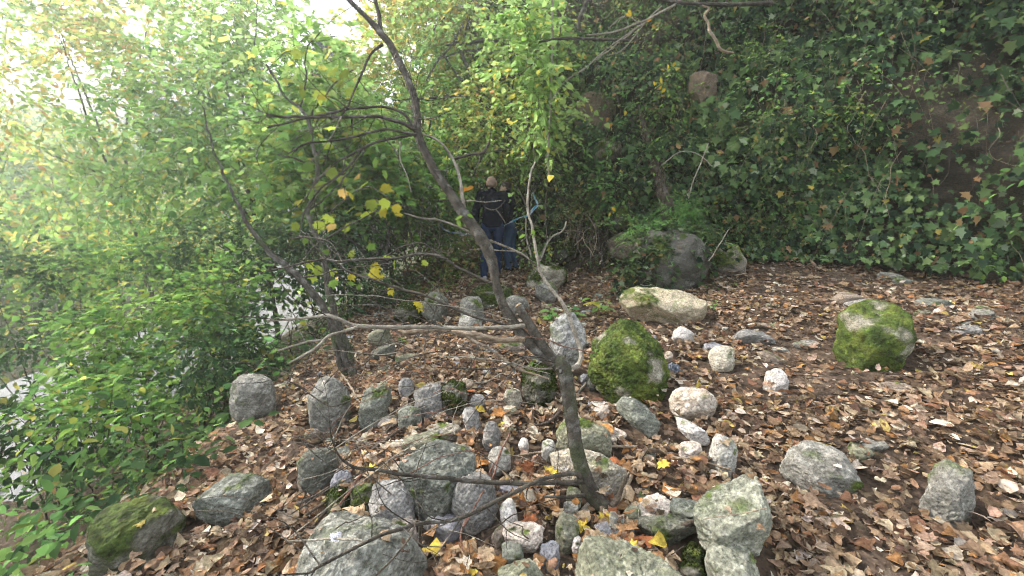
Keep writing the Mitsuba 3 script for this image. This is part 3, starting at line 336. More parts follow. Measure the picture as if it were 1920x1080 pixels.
TREE = [
 ('trunk', 'bark', ((.549, 1.914, -.0674, .0302), (.505, 1.9354, -.0279, .0414), (.4606, 1.9544, .0012, .0486), (.4072, 1.9805, .0607, .0488), (.3673, 2.0149, .1564, .0449), (.3354, 2.0572, .2862, .0423), (.3145, 2.0998, .4173, .0425), (.299, 2.1395, .5361, .0427), (.2863, 2.1699, .6143, .0444), (.2676, 2.194, .6653, .0475), (.2487, 2.2136, .6971, .0347))),
 ('stem', 'bark', ((.2545, 2.2019, .6464, .0333), (.1807, 2.2316, .696, .0321), (.1027, 2.2647, .7608, .0323), (.0296, 2.3014, .841, .0311), (-.0447, 2.3452, .9516, .0298), (-.087, 2.3893, 1.0638, .0285), (-.0997, 2.4235, 1.1335, .0302), (-.1218, 2.4615, 1.2192, .0365), (-.1686, 2.4998, 1.3061, .0383), (-.2161, 2.5328, 1.3702, .0355), (-.3047, 2.5772, 1.4837, .0358), (-.3601, 2.6128, 1.5592, .0313), (-.4572, 2.6628, 1.6971, .0284), (-.5238, 2.7097, 1.8215, .027), (-.5721, 2.7534, 1.932, .0288), (-.5696, 2.7903, 2.0127, .0241), (-.5961, 2.8382, 2.1417, .0243), (-.6523, 2.8866, 2.2725, .0228), (-.7387, 2.9428, 2.4369, .023), (-.8196, 2.9846, 2.5391, .0231), (-.8982, 3.0229, 2.6263, .0166), (-1.038, 3.0727, 2.7635, .0151), (-1.1795, 3.1344, 2.9516, .0118))),
 ('stem', 'bark', ((.2429, 2.2071, .669, .0304), (.1685, 2.2387, .7612, .029), (.1079, 2.2698, .8515, .0292), (.0615, 2.2978, .9282, .0264), (.0382, 2.316, .9627, .025))),
 ('stem', 'palebark', ((.3124, 2.2006, .6408, .0174), (.362, 2.2447, .6468, .0162), (.3862, 2.2963, .6858, .015), (.3776, 2.3524, .7444, .0152), (.3405, 2.4196, .8508, .0139), (.2832, 2.4877, .9611, .0126), (.2078, 2.5495, 1.0442, .0112), (.1624, 2.6121, 1.1303, .0114), (.1419, 2.6864, 1.2676, .0099), (.1206, 2.7542, 1.3768, .0084), (.102, 2.819, 1.4728, .0085), (.1036, 2.8884, 1.5886, .0086), (.1296, 2.9586, 1.7079, .007), (.1528, 3.0151, 1.7683, .0053))),
 ('branch', 'bark', ((-.8294, 3.0323, 2.5541, .0151), (-.8388, 3.0773, 2.6599, .0135), (-.8858, 3.1303, 2.8004, .0119), (-.9265, 3.1914, 2.9762, .0086))),
 ('dead_limb', 'deadwood', ((.0729, 2.256, .7918, .0175), (-.0588, 2.2716, .7831, .0191), (-.1627, 2.2912, .7917, .0207), (-.2533, 2.3108, .8005, .0223), (-.3301, 2.3305, .8094, .0165), (-.4835, 2.3488, .8127, .0151), (-.6025, 2.3617, .7924, .0152), (-.6342, 2.3815, .8018, .0092))),
 ('dead_limb', 'deadwood', ((-.3303, 2.3305, .8031, .009), (-.2521, 2.2966, .7898, .0104), (-.1172, 2.253, .7342, .0103), (0, 2.2052, .6605, .0087), (.1142, 2.1662, .6251, .0057), (.1973, 2.1333, .6157, .0042))),
 ('branch', 'palebark', ((.07, 2.2731, .8657, .0146), (-.0868, 2.2507, .8578, .013), (-.3728, 2.2323, .8668, .0129), (-.6255, 2.2139, .8759, .0128), (-.8174, 2.1954, .8849, .0127), (-.8941, 2.1839, .9238, .0112), (-.9555, 2.1697, .9513, .0111), (-1.0157, 2.1486, .949, .0082), (-1.1046, 2.1276, .9469, .0068), (-1.2402, 2.106, .9422, .0054))),
 ('branch', 'palebark', ((-.8067, 2.1668, .8942, .0097), (-.8769, 2.1281, .8781, .0082), (-.931, 2.0909, .868, .0081), (-.9698, 2.0467, .8275, .008), (-1.033, 2.004, .7938, .0065), (-1.0809, 1.964, .7715, .0051))),
 ('branch', 'palebark', ((-.949, 2.0848, .8503, .0054), (-1.0223, 2.0508, .8513, .0053), (-1.0614, 2.0151, .845, .0052), (-1.1324, 1.9779, .8317, .0039))),
 ('branch', 'bark', ((-.0294, 2.2928, .8624, .0103), (-.1779, 2.3199, .8909, .0089), (-.299, 2.3492, .9288, .009), (-.4824, 2.3868, 1.0026, .009), (-.6686, 2.4178, 1.048, .0091), (-.8272, 2.4483, 1.0914, .0077), (-.9419, 2.4763, 1.1234, .0077), (-1.0428, 2.5099, 1.1803, .0062), (-1.1608, 2.5494, 1.2626, .0063), (-1.2173, 2.5814, 1.3123, .0063), (-1.3223, 2.5986, 1.2976, .0048))),
 ('branch', 'bark', ((-.0957, 2.3808, 1.0657, .012), (-.1799, 2.3954, 1.1023, .009), (-.2855, 2.4128, 1.1509, .009), (-.3946, 2.4343, 1.2173, .009), (-.5133, 2.4436, 1.2311, .0091), (-.6659, 2.4448, 1.2095, .0076), (-.7889, 2.4501, 1.2056, .0076), (-.9733, 2.4526, 1.1899, .0076), (-1.0976, 2.4606, 1.1978, .0061), (-1.2409, 2.4596, 1.167, .0061), (-1.3787, 2.4594, 1.1391, .0046))),
 ('branch', 'bark', ((-.4013, 2.4759, 1.2108, .0077), (-.4516, 2.4756, 1.2539, .0061), (-.5167, 2.4739, 1.2909, .0053), (-.5751, 2.4625, 1.2862, .0053), (-.6482, 2.4465, 1.2611, .0045), (-.7056, 2.4277, 1.2244, .0045))),
 ('branch', 'bark', ((-.5691, 2.7251, 1.9346, .0142), (-.6453, 2.7208, 1.9669, .0126), (-.7364, 2.7158, 1.9958, .0125), (-.8423, 2.7064, 2.0062, .0109), (-.9938, 2.6936, 2.0013, .0109), (-1.1439, 2.6801, 1.9935, .0093), (-1.2496, 2.6693, 1.9977, .0092), (-1.4093, 2.6585, 2.0018, .0077))),
 ('branch', 'bark', ((-.5786, 2.7244, 1.9315, .0111), (-.5984, 2.7252, 1.9793, .0094), (-.6431, 2.7259, 2.0268, .0094), (-.7187, 2.7215, 2.0525, .0078), (-.8093, 2.7123, 2.0568, .0078), (-.9612, 2.6988, 2.0429, .0078), (-1.1118, 2.6812, 2.0111, .0077), (-1.2488, 2.6622, 1.9735, .0062), (-1.4093, 2.6427, 1.9332, .0061))),
 ('branch', 'bark', ((-.5691, 2.7173, 1.9007, .0111), (-.6417, 2.6951, 1.9191, .0078), (-.7282, 2.6708, 1.9279, .0077), (-.8282, 2.6395, 1.9067, .0077), (-.9411, 2.6049, 1.871, .0076), (-1.0515, 2.5738, 1.8506, .006), (-1.1445, 2.5448, 1.8393, .0059), (-1.2353, 2.5052, 1.7823, .0044))),
 ('branch', 'bark', ((-.5628, 2.7187, 1.9069, .0095), (-.6887, 2.6874, 1.8855, .0078), (-.7902, 2.6541, 1.8555, .0077), (-.868, 2.6188, 1.817, .0077), (-.9411, 2.581, 1.7675, .0061), (-1.0214, 2.5427, 1.716, .0045), (-1.0999, 2.4939, 1.6192, .0045), (-1.1324, 2.4496, 1.5416, .0029))),
 ('branch', 'bark', ((-.867, 2.6158, 1.8168, .0077), (-.8978, 2.584, 1.753, .0061), (-.9673, 2.5496, 1.6784, .006), (-1.0809, 2.5122, 1.5901, .006), (-1.1391, 2.4749, 1.503, .0045), (-1.155, 2.448, 1.4604, .0044), (-1.1676, 2.4099, 1.3696, .0044))),
 ('branch', 'bark', ((-.7948, 2.9482, 2.4564, .0115), (-.8444, 2.9057, 2.4057, .0081), (-.8669, 2.8613, 2.3465, .008), (-.8951, 2.8092, 2.2544, .0079), (-.9255, 2.7555, 2.1552, .0063), (-.955, 2.7023, 2.058, .0062), (-.9804, 2.6592, 2.0048, .0046))),
 ('branch', 'palebark', ((-.2833, 2.5785, 1.4775, .0156), (-.2969, 2.6182, 1.6049, .0109), (-.32, 2.6496, 1.6966, .011), (-.3559, 2.6777, 1.7737, .0094), (-.411, 2.7045, 1.8453, .0079), (-.4698, 2.725, 1.8895, .0063), (-.5417, 2.7405, 1.9124, .0064))),
 ('branch', 'bark', ((-.337, 2.6756, 1.7645, .0094), (-.2527, 2.6891, 1.7896, .0095), (-.1806, 2.6983, 1.7963, .0095), (-.1493, 2.714, 1.831, .0079), (-.1275, 2.7326, 1.8782, .0064))),
 ('branch', 'bark', ((.3591, 1.9403, .1357, .0163), (.2138, 1.9049, .1563, .0134), (0, 1.8707, .1822, .0131), (-.1546, 1.8382, .2157, .0129), (-.2781, 1.8062, .2514, .0114), (-.3969, 1.7753, .2915, .0112), (-.4865, 1.7426, .3239, .0097), (-.5961, 1.7125, .3677, .0095), (-.6776, 1.6801, .4016, .0082), (-.7209, 1.6523, .4552, .0057), (-.7349, 1.6252, .5119, .0045), (-.7411, 1.6052, .5993, .0033), (-.7335, 1.5855, .6881, .0021))),
 ('branch', 'bark', ((.364, 1.9703, .132, .0152), (.315, 1.9136, .2047, .0133), (.2195, 1.8491, .243, .0116), (.0998, 1.7784, .255, .0112), (-.0241, 1.7024, .2437, .0108), (-.1391, 1.6273, .2366, .0104), (-.2454, 1.5558, .2447, .0089), (-.3644, 1.4922, .2875, .0086), (-.4523, 1.4243, .3111, .0082), (-.5314, 1.3547, .3277, .0069), (-.6018, 1.2838, .3386, .0066), (-.6455, 1.2158, .3624, .0054), (-.648, 1.1514, .4013, .0034), (-.6794, 1.0911, .4582, .0024))),
 ('branch', 'bark', ((.375, 1.9523, .0541, .0124), (.2696, 1.9059, .0753, .0094), (.1581, 1.8637, .1151, .0066))),
 ('twig', 'bark', ((.2545, 2.2136, .6971, .0072), (.1426, 2.1849, .7149, .0057), (.0703, 2.1542, .7244, .0056), (-.0832, 2.1124, .6852, .0042), (-.2188, 2.0813, .6928, .0041), (-.3775, 2.0526, .7111, .0027))),
 ('twig', 'palebark', ((.2487, 2.2019, .6464, .0072), (.1426, 2.1708, .6538, .0057), (.0281, 2.146, .6887, .0056), (-.0832, 2.1217, .7258, .0042), (-.2188, 2.0942, .7488, .0041), (-.3505, 2.066, .7689, .0027))),
 ('twig', 'redtwig', ((.4627, 2.2182, .7169, .0029), (.2786, 2.1461, .79, .0035), (.1608, 2.0728, .8574, .0033), (.0643, 1.9929, .8969, .0032))),
 ('twig', 'palebark', ((-.6344, 2.5838, 1.4557, .0039), (-.5357, 2.5991, 1.4269, .0047), (-.429, 2.6179, 1.413, .0056), (-.2883, 2.6266, 1.3553, .0064), (-.2035, 2.6379, 1.3092, .0073), (-.0651, 2.6476, 1.2561, .0073), (.0492, 2.6579, 1.2054, .0074), (.1588, 2.6606, 1.1216, .0066))),
 ('twig', 'palebark', ((-.2549, 2.585, 1.2387, .0032), (-.1752, 2.5857, 1.2418, .0032), (-.0637, 2.5835, 1.2324, .0032), (.0159, 2.5821, 1.2262, .0032))),
 ('twig', 'bark', ((-.1654, 2.7432, 1.4795, .0041), (-.1144, 2.7056, 1.465, .0041), (-.0645, 2.6776, 1.4919, .0032), (-.0382, 2.6516, 1.5274, .0032))),
 ('twig', 'bark', ((-.1039, 2.6895, 1.469, .0041), (-.0643, 2.6554, 1.4327, .0032), (-.0319, 2.6194, 1.3877, .0025))),
 ('root', 'rootbark', ((.4625, 1.9122, .0138, .0163), (.4474, 1.8696, -.0194, .0134), (.3824, 1.8287, -.0456, .0132), (.2985, 1.7934, -.0474, .0143), (.2247, 1.7657, -.016, .0115), (.1759, 1.7398, .0226, .0075))),
 ('root', 'rootbark', ((.5106, 1.9294, -.0005, .022), (.5458, 1.9302, .0622, .015), (.5642, 1.9339, .1375, .0108), (.5931, 1.9344, .1988, .0081)))]
TWIGS = [
 ((-.9804, 2.6572, 1.9959, .0046), (-1.0155, 2.608, 1.9001, .003), (-1.0797, 2.5567, 1.7947, .003), (-1.1275, 2.5159, 1.7348, .0022)),
 ((-.8272, 2.6578, 1.9989, .0046), (-.9376, 2.609, 1.9289, .003), (-1.0151, 2.5604, 1.8607, .0024)),
 ((-.7353, 2.6303, 1.8794, .0046), (-.6577, 2.6044, 1.7837, .0038), (-.6415, 2.573, 1.6643, .0031)),
 ((-.6464, 2.6248, 1.8556, .0046), (-.6409, 2.5912, 1.7535, .0046), (-.5928, 2.5571, 1.6492, .0038), (-.5753, 2.53, 1.5753, .0027)),
 ((-1.1029, 2.6558, 1.9899, .0046), (-1.131, 2.598, 1.9133, .003), (-1.1575, 2.5454, 1.8592, .0022)),
 ((-.9498, 2.6668, 2.0377, .0046), (-.9869, 2.6535, 2.0782, .003), (-1.0534, 2.6366, 2.1032, .0023)),
 ((-1, 2.4893, 1.7135, .0029), (-1.0504, 2.4578, 1.6614, .0023), (-1.1289, 2.4348, 1.6468, .0019)),
 ((-1.0882, 2.3901, 1.2836, .0044), (-1.1158, 2.3435, 1.2374, .0029), (-1.1136, 2.2831, 1.1315, .0026)),
 ((-.4706, 2.3286, 1.0171, .0044), (-.4254, 2.3324, 1.0615, .0029), (-.3804, 2.3394, 1.12, .0022)),
 ((-.7941, 2.3504, 1.1117, .0037), (-.8397, 2.3184, 1.139, .0029), (-.8321, 2.2914, 1.188, .0021)),
 ((-.3664, 2.1941, .8794, .0042), (-.4495, 2.1958, .9201, .0028), (-.532, 2.1936, .9441, .0025), (-.614, 2.1907, .9653, .0021), (-.7232, 2.1928, 1.0081, .0028), (-.8871, 2.1836, 1.002, .0028), (-.9947, 2.1738, .9932, .0022)),
 ((-.6201, 2.2106, .9508, .0028), (-.6741, 2.1983, .9339, .0021), (-.7556, 2.1923, .9445, .0022), (-.8142, 2.1857, .9523, .0022), (-.8474, 2.1816, .9709, .0021)),
 ((-.2537, 2.1954, .8849, .0028), (-.2235, 2.1832, .924, .0022), (-.2076, 2.1708, .9625, .0019)),
 ((-.8174, 2.1954, .8849, .0035), (-.864, 2.1758, .9146, .0022)),
 ((-.0809, 2.0617, .7505, .0027), (-.1291, 2.0423, .6867, .0027), (-.1611, 2.0259, .6363, .0021)),
 ((-.5797, 2.0708, .7899, .0034), (-.6615, 2.0708, .7756, .0027), (-.7571, 2.0756, .7823, .0027), (-.8665, 2.081, .7917, .0027), (-.9762, 2.0827, .7852, .0024)),
 ((-.1618, 2.0739, .803, .0027), (-.4292, 2.0775, .8671, .0027), (-.5873, 2.0623, .8499, .0027), (-.7171, 2.043, .8149, .0027), (-.8192, 2.0178, .7545, .0026), (-.9202, 1.984, .6563, .0026)),
 ((-.1544, 1.9883, .8768, .0026), (-.2051, 1.9516, .7548, .0026), (-.3064, 1.9151, .6338, .0023)),
 ((-.2822, 2.4953, 1.5169, .0038), (-.2396, 2.4928, 1.5317, .003), (-.1793, 2.485, 1.5232, .0027), (-.0596, 2.4805, 1.5292, .0024)),
 ((-.1816, 2.714, 1.7975, .0048), (-.2047, 2.6672, 1.7277, .0031), (-.249, 2.6222, 1.6656, .0023)),
 ((-.3441, 2.6982, 1.7292, .0048), (-.3758, 2.6465, 1.7026, .0031), (-.4462, 2.5991, 1.6948, .0025)),
 ((-.7445, 2.9657, 2.4434, .005), (-.6626, 2.9606, 2.4058, .0033), (-.5639, 2.9583, 2.3809, .0027)),
 ((-.5863, 2.7914, 2.1328, .0048), (-.5059, 2.7645, 2.1041, .0035), (-.3766, 2.7476, 2.1186, .0031), (-.2491, 2.7279, 2.1207, .0023)),
 ((-.564, 2.7591, 1.9931, .0048), (-.4569, 2.7321, 2.0041, .0032), (-.3427, 2.712, 2.0451, .0025)),
 ((-.7637, 1.6889, .4693, .0035), (-.7461, 1.6808, .4223, .0029), (-.7939, 1.6758, .3887, .0023), (-.8768, 1.6724, .362, .0023), (-.9413, 1.671, .3443, .0019)),
 ((.0882, 2.4377, 1.49, .0037), (.0439, 2.4435, 1.5761, .0029), (.0291, 2.436, 1.6046, .0022)),
 ((.1201, 2.4547, 1.3414, .003), (.0443, 2.4051, 1.3024, .0024)),
 ((.0705, 2.158, .7228, .0035), (.1126, 2.1426, .6721, .0028), (.1545, 2.1393, .6736, .0021)),
 ((-.4412, 1.7541, .3071, .0031), (-.4086, 1.7382, .4092, .0024), (-.3771, 1.72, .5015, .0018)),
 ((-.4522, 1.7488, .0618, .0025), (-.5016, 1.7318, .0032, .0025), (-.5509, 1.7121, -.0674, .0025), (-.6, 1.6896, -.1499, .002)),
 ((0, 2.2988, .8882, .0044), (-.1758, 2.2994, .9339, .0038), (-.4084, 2.2999, .9792, .0032), (-.6392, 2.297, 1.0101, .0029), (-.8681, 2.2928, 1.035, .0026), (-1.0374, 2.2808, 1.0261, .002)),
 ((.2255, 2.1523, .6981, .0042), (0, 2.1495, .7531, .0036), (-.2225, 2.1397, .7777, .0031), (-.4421, 2.1211, .7643, .0028), (-.6587, 2.0897, .695, .0025), (-.8179, 2.0694, .6746, .0019)),
 ((-1.0172, 1.8523, .7322, .0037), (-.8314, 1.8232, .627, .0032), (-.6343, 1.8327, .6887, .0027), (-.4381, 1.8355, .7216, .0019)),
 ((-.9409, 1.5654, .1566, .0034), (-.7275, 1.6081, .3188, .0034), (-.5471, 1.6434, .4485, .003), (-.3658, 1.6762, .5678, .0023)),
 ((-.9409, 1.5874, .2516, .0034), (-.718, 1.5998, .3901, .0031), (-.4885, 1.6067, .5044, .0027), (-.2856, 1.6037, .5758, .0018)),
 ((-.9314, 1.7046, .5373, .003), (-.8348, 1.6768, .4513, .0028), (-.7159, 1.657, .3997, .0023)),
 ((-.9007, 1.8656, .3452, .0033), (-.6892, 1.8801, .4849, .0031), (-.5063, 1.8862, .5878, .0025), (-.3263, 1.8857, .6623, .002)),
 ((.0674, 2.0642, .761, .0035), (-.0538, 2.0317, .6335, .0032), (-.1613, 2.0048, .53, .0027), (-.2417, 1.978, .4268, .0021)),
 ((-1.1029, 2.4725, 1.1958, .004), (-.9784, 2.4447, 1.0984, .0034), (-.8238, 2.4123, .9805, .0031), (-.6699, 2.3902, .9075, .0024)),
 ((-.9608, 2.421, 1.1951, .0033), (-1.0073, 2.4122, 1.3015, .003), (-1.1692, 2.3897, 1.3483, .0023)),
 ((-.6471, 2.3398, 1.0658, .0035), (-.7644, 2.3243, 1.0031, .0029), (-.9404, 2.3035, .9174, .0026), (-1.0869, 2.2695, .7746, .0023)),
 ((-.9724, 2.2081, .9398, .0037), (-1.0401, 2.1781, .8375, .0031), (-1.0793, 2.1343, .6757, .0025), (-1.0903, 2.097, .542, .0021)),
 ((-.9804, 2.6572, 1.9959, .0037), (-1.0987, 2.6325, 1.9319, .0031), (-1.2282, 2.6183, 1.9128, .0024)),
 ((-.8272, 2.6365, 1.9063, .0037), (-.9184, 2.6407, 1.9329, .0031), (-1.1013, 2.6416, 1.9446, .0028), (-1.235, 2.6245, 1.8788, .0023)),
 ((-.9308, 2.5527, 1.7656, .0036), (-.9522, 2.5064, 1.6627, .003), (-.8993, 2.4506, 1.5184, .0024)),
 ((-.6946, 2.8487, 2.3812, .0038), (-.731, 2.8165, 2.2708, .0032), (-.7133, 2.7809, 2.1455, .0025)),
 ((-.5417, 1.4362, .2635, .0027), (-.5645, 1.4649, .3605, .0023), (-.6295, 1.4985, .4787, .0019)),
 ((-.2206, 1.5405, .2709, .0026), (-.1732, 1.4876, .19, .0022), (-.1912, 1.4332, .1029, .0017)),
 ((.1801, 1.9536, .7264, .0026), (.0644, 1.961, .7508, .0026), (0, 1.9684, .7752, .0026))]
LEFT = [
 ('trunk', 'greybark', ((-1.3365, 3.744, -.4092, .0289), (-1.4216, 3.7604, -.2699, .0328), (-1.511, 3.7888, -.0782, .0369), (-1.5599, 3.8136, .0975, .0345), (-1.5936, 3.8236, .2093, .0344), (-1.6664, 3.8512, .3972, .0343), (-1.7828, 3.8807, .5932, .0363), (-1.9081, 3.901, .7496, .0362), (-2.0226, 3.9134, .8716, .0339), (-2.2089, 3.9343, 1.0305, .026), (-2.3938, 3.9756, 1.2778, .0198), (-2.5531, 4.0359, 1.6076, .0137), (-2.687, 4.0957, 1.9348, .0098), (-2.7721, 4.1656, 2.306, .006))),
 ('trunk', 'greybark', ((-1.3632, 3.7589, -.4337, .0247), (-1.4829, 3.8264, -.2476, .0312), (-1.5221, 3.8888, -.0841, .0294), (-1.5669, 3.9517, .0814, .0316), (-1.643, 4.0092, .2237, .0338), (-1.7095, 4.0612, .3424, .0361), (-1.761, 4.1194, .4881, .0387), (-1.8077, 4.1781, .6354, .0365), (-1.8495, 4.249, .836, .0325), (-1.9129, 4.3265, 1.0647, .0306), (-1.9983, 4.3865, 1.2179, .0286), (-2.0577, 4.4408, 1.3467, .0263), (-2.0365, 4.4895, 1.4506, .0243), (-2.0042, 4.5444, 1.5821, .0223), (-1.9932, 4.6059, 1.7416, .0224), (-2.0204, 4.6739, 1.9296, .0203), (-2.0699, 4.73, 2.0658, .0204), (-2.1197, 4.8051, 2.2846, .0183), (-2.2202, 4.8582, 2.4078, .0159), (-2.3833, 4.9129, 2.5377, .0137), (-2.5931, 5.0147, 2.8722, .0116))),
 ('trunk', 'greybark', ((-1.3935, 3.7645, -.4091, .0207), (-1.5059, 3.7821, -.2262, .0246), (-1.5869, 3.7993, -.0453, .0287), (-1.6371, 3.8215, .1577, .0325), (-1.6717, 3.8432, .3584, .0284), (-1.7353, 3.8534, .5091, .0201))),
 ('branch', 'greybark', ((-2.0901, 4.5683, 1.383, .0113), (-1.898, 4.5165, 1.4923, .0089), (-1.7059, 4.4783, 1.6603, .0088), (-1.5298, 4.4424, 1.8379, .0076), (-1.3897, 4.405, 2.0093, .0064))),
 ('branch', 'greybark', ((-2.0745, 4.7611, 1.7736, .0116), (-2.1569, 4.5783, 1.8712, .0089), (-2.2647, 4.3818, 1.909, .0064))),
 ('branch', 'greybark', ((-1.9853, 4.4901, 1.0445, .0135), (-1.8064, 4.4085, 1.1356, .0089), (-1.5809, 4.332, 1.2489, .0087), (-1.3382, 4.2545, 1.3573, .0064), (-1.1305, 4.1701, 1.4365, .005))),
 ('branch', 'greybark', ((-2.0625, 4.5273, 1.2057, .0113), (-1.8333, 4.457, 1.3458, .0089), (-1.6336, 4.3889, 1.4953, .0076), (-1.3897, 4.3123, 1.6081, .0064), (-1.1556, 4.1848, 1.5002, .005))),
 ('branch', 'greybark', ((-2.1534, 4.8816, 2.2954, .0116), (-1.9412, 4.7118, 2.4491, .0089), (-1.7243, 4.5323, 2.561, .0075), (-1.4706, 4.3496, 2.6585, .0061))),
 ('branch', 'greybark', ((-2.2436, 4.9095, 2.4163, .0093), (-2.1074, 4.8324, 2.6753, .0079), (-2.0605, 4.7479, 2.9019, .0066), (-1.8529, 4.6481, 3.0625, .0051))),
 ('branch', 'greybark', ((-2.0588, 4.1155, .7555, .0106), (-1.8088, 4.0232, .8001, .0083), (-1.5686, 3.9361, .8674, .0071), (-1.2904, 3.843, .909, .006), (-1.0245, 3.755, .9721, .0047)))]
MAPLE = ((-1.362, 4.237, 1.657, .144, 1), (-1.256, 4.296, 1.608, .156, 2), (-1.128, 3.995, 1.491, .128, 1), (-1.416, 4.445, 1.478, .152, 1), (-1.483, 4.097, 1.415, .141, 1), (-1.543, 4.555, 1.34, .147, 1), (-1.207, 4.081, 1.406, .122, 2), (-1.146, 4.322, 1.431, .119, 2), (-1.717, 4.167, 1.337, .144, 1), (-1.893, 4.328, 1.275, .14, 1), (-1.625, 3.987, 1.277, .12, 3), (-1.474, 4.039, 1.56, .11, 2), (-1.644, 4.424, 1.215, .143, 1), (-1.726, 4.544, 1.714, .123, 1), (-1.981, 4.42, 1.837, .168, 0), (-1.946, 4.721, 1.88, .18, 0), (-1.895, 4.103, 1.75, .138, 0), (-1.867, 4.644, 1.796, .156, 1), (-1.76, 4.046, 1.631, .119, 1), (-1.793, 4.687, 1.582, .128, 3), (-1.87, 4.426, 1.66, .13, 0), (-2.022, 4.235, .892, .13, 1), (-2.019, 4.51, .789, .16, 1), (-1.835, 4.359, .789, .134, 1), (-2.037, 4.349, .735, .144, 1), (-1.248, 3.779, .882, .134, 2), (-1.305, 4.041, .899, .124, 2), (-1.176, 3.795, .845, .099, 2), (-1.624, 3.87, .781, .12, 0), (-1.509, 3.88, .754, .111, 0), (-1.804, 4.397, .698, .115, 3), (-1.1, 3.801, .722, .1, 2), (-.891, 3.906, .571, .113, 2), (-.884, 4.05, .496, .098, 2), (-1.208, 4.427, .86, .115, 1), (-1.289, 4.531, .899, .096, 1), (-.856, 4.315, .878, .092, 1), (-1.484, 3.897, .825, .092, 2), (-1.505, 4.133, .672, .079, 0), (-1.808, 4.746, 2.755, .163, 1), (-1.506, 4.172, 2.594, .134, 1), (-1.916, 4.676, 2.542, .172, 1), (-1.756, 4.398, 2.449, .143, 2), (-2.068, 4.61, 2.577, .169, 1), (-2.046, 4.649, 2.463, .182, 0), (-2.125, 4.756, 2.928, .131, 1), (-1.913, 4.523, 2.439, .147, 0), (-2.028, 4.685, 3.027, .128, 0), (-1.552, 4.283, 2.553, .12, 1), (-1.928, 4.667, 3.161, .088, 0), (-1.84, 4.351, 3.107, .073, 0), (-1.897, 4.677, 3.257, .068, 0), (-1.581, 4.558, 2.542, .138, 1), (-1.814, 4.732, 2.453, .144, 1), (-1.815, 4.384, 2.296, .134, 1), (-1.543, 4.033, 2.109, .133, 1), (-1.966, 4.452, 2.112, .138, 0), (-1.652, 4.158, 1.986, .12, 1), (-2.073, 4.492, 1.53, .133, 0), (-1.612, 4.278, 1.853, .134, 0), (-1.509, 4.327, 2.098, .115, 1), (-1.498, 4.786, 2.203, .127, 0), (-1.311, 4.281, 1.854, .125, 0), (-1.2, 4.222, 1.754, .114, 0), (-1.999, 4.334, 2.241, .123, 1), (-1.497, 4.32, 1.708, .107, 3), (-1.021, 3.925, 1.376, .09, 2), (-2.077, 4.269, 1.254, .118, 1), (-2.141, 4.54, 1.094, .116, 0), (-1.849, 4.223, .999, .109, 0), (-1.616, 4.367, .979, .113, 1), (-1.508, 4.541, 1.01, .117, 0))
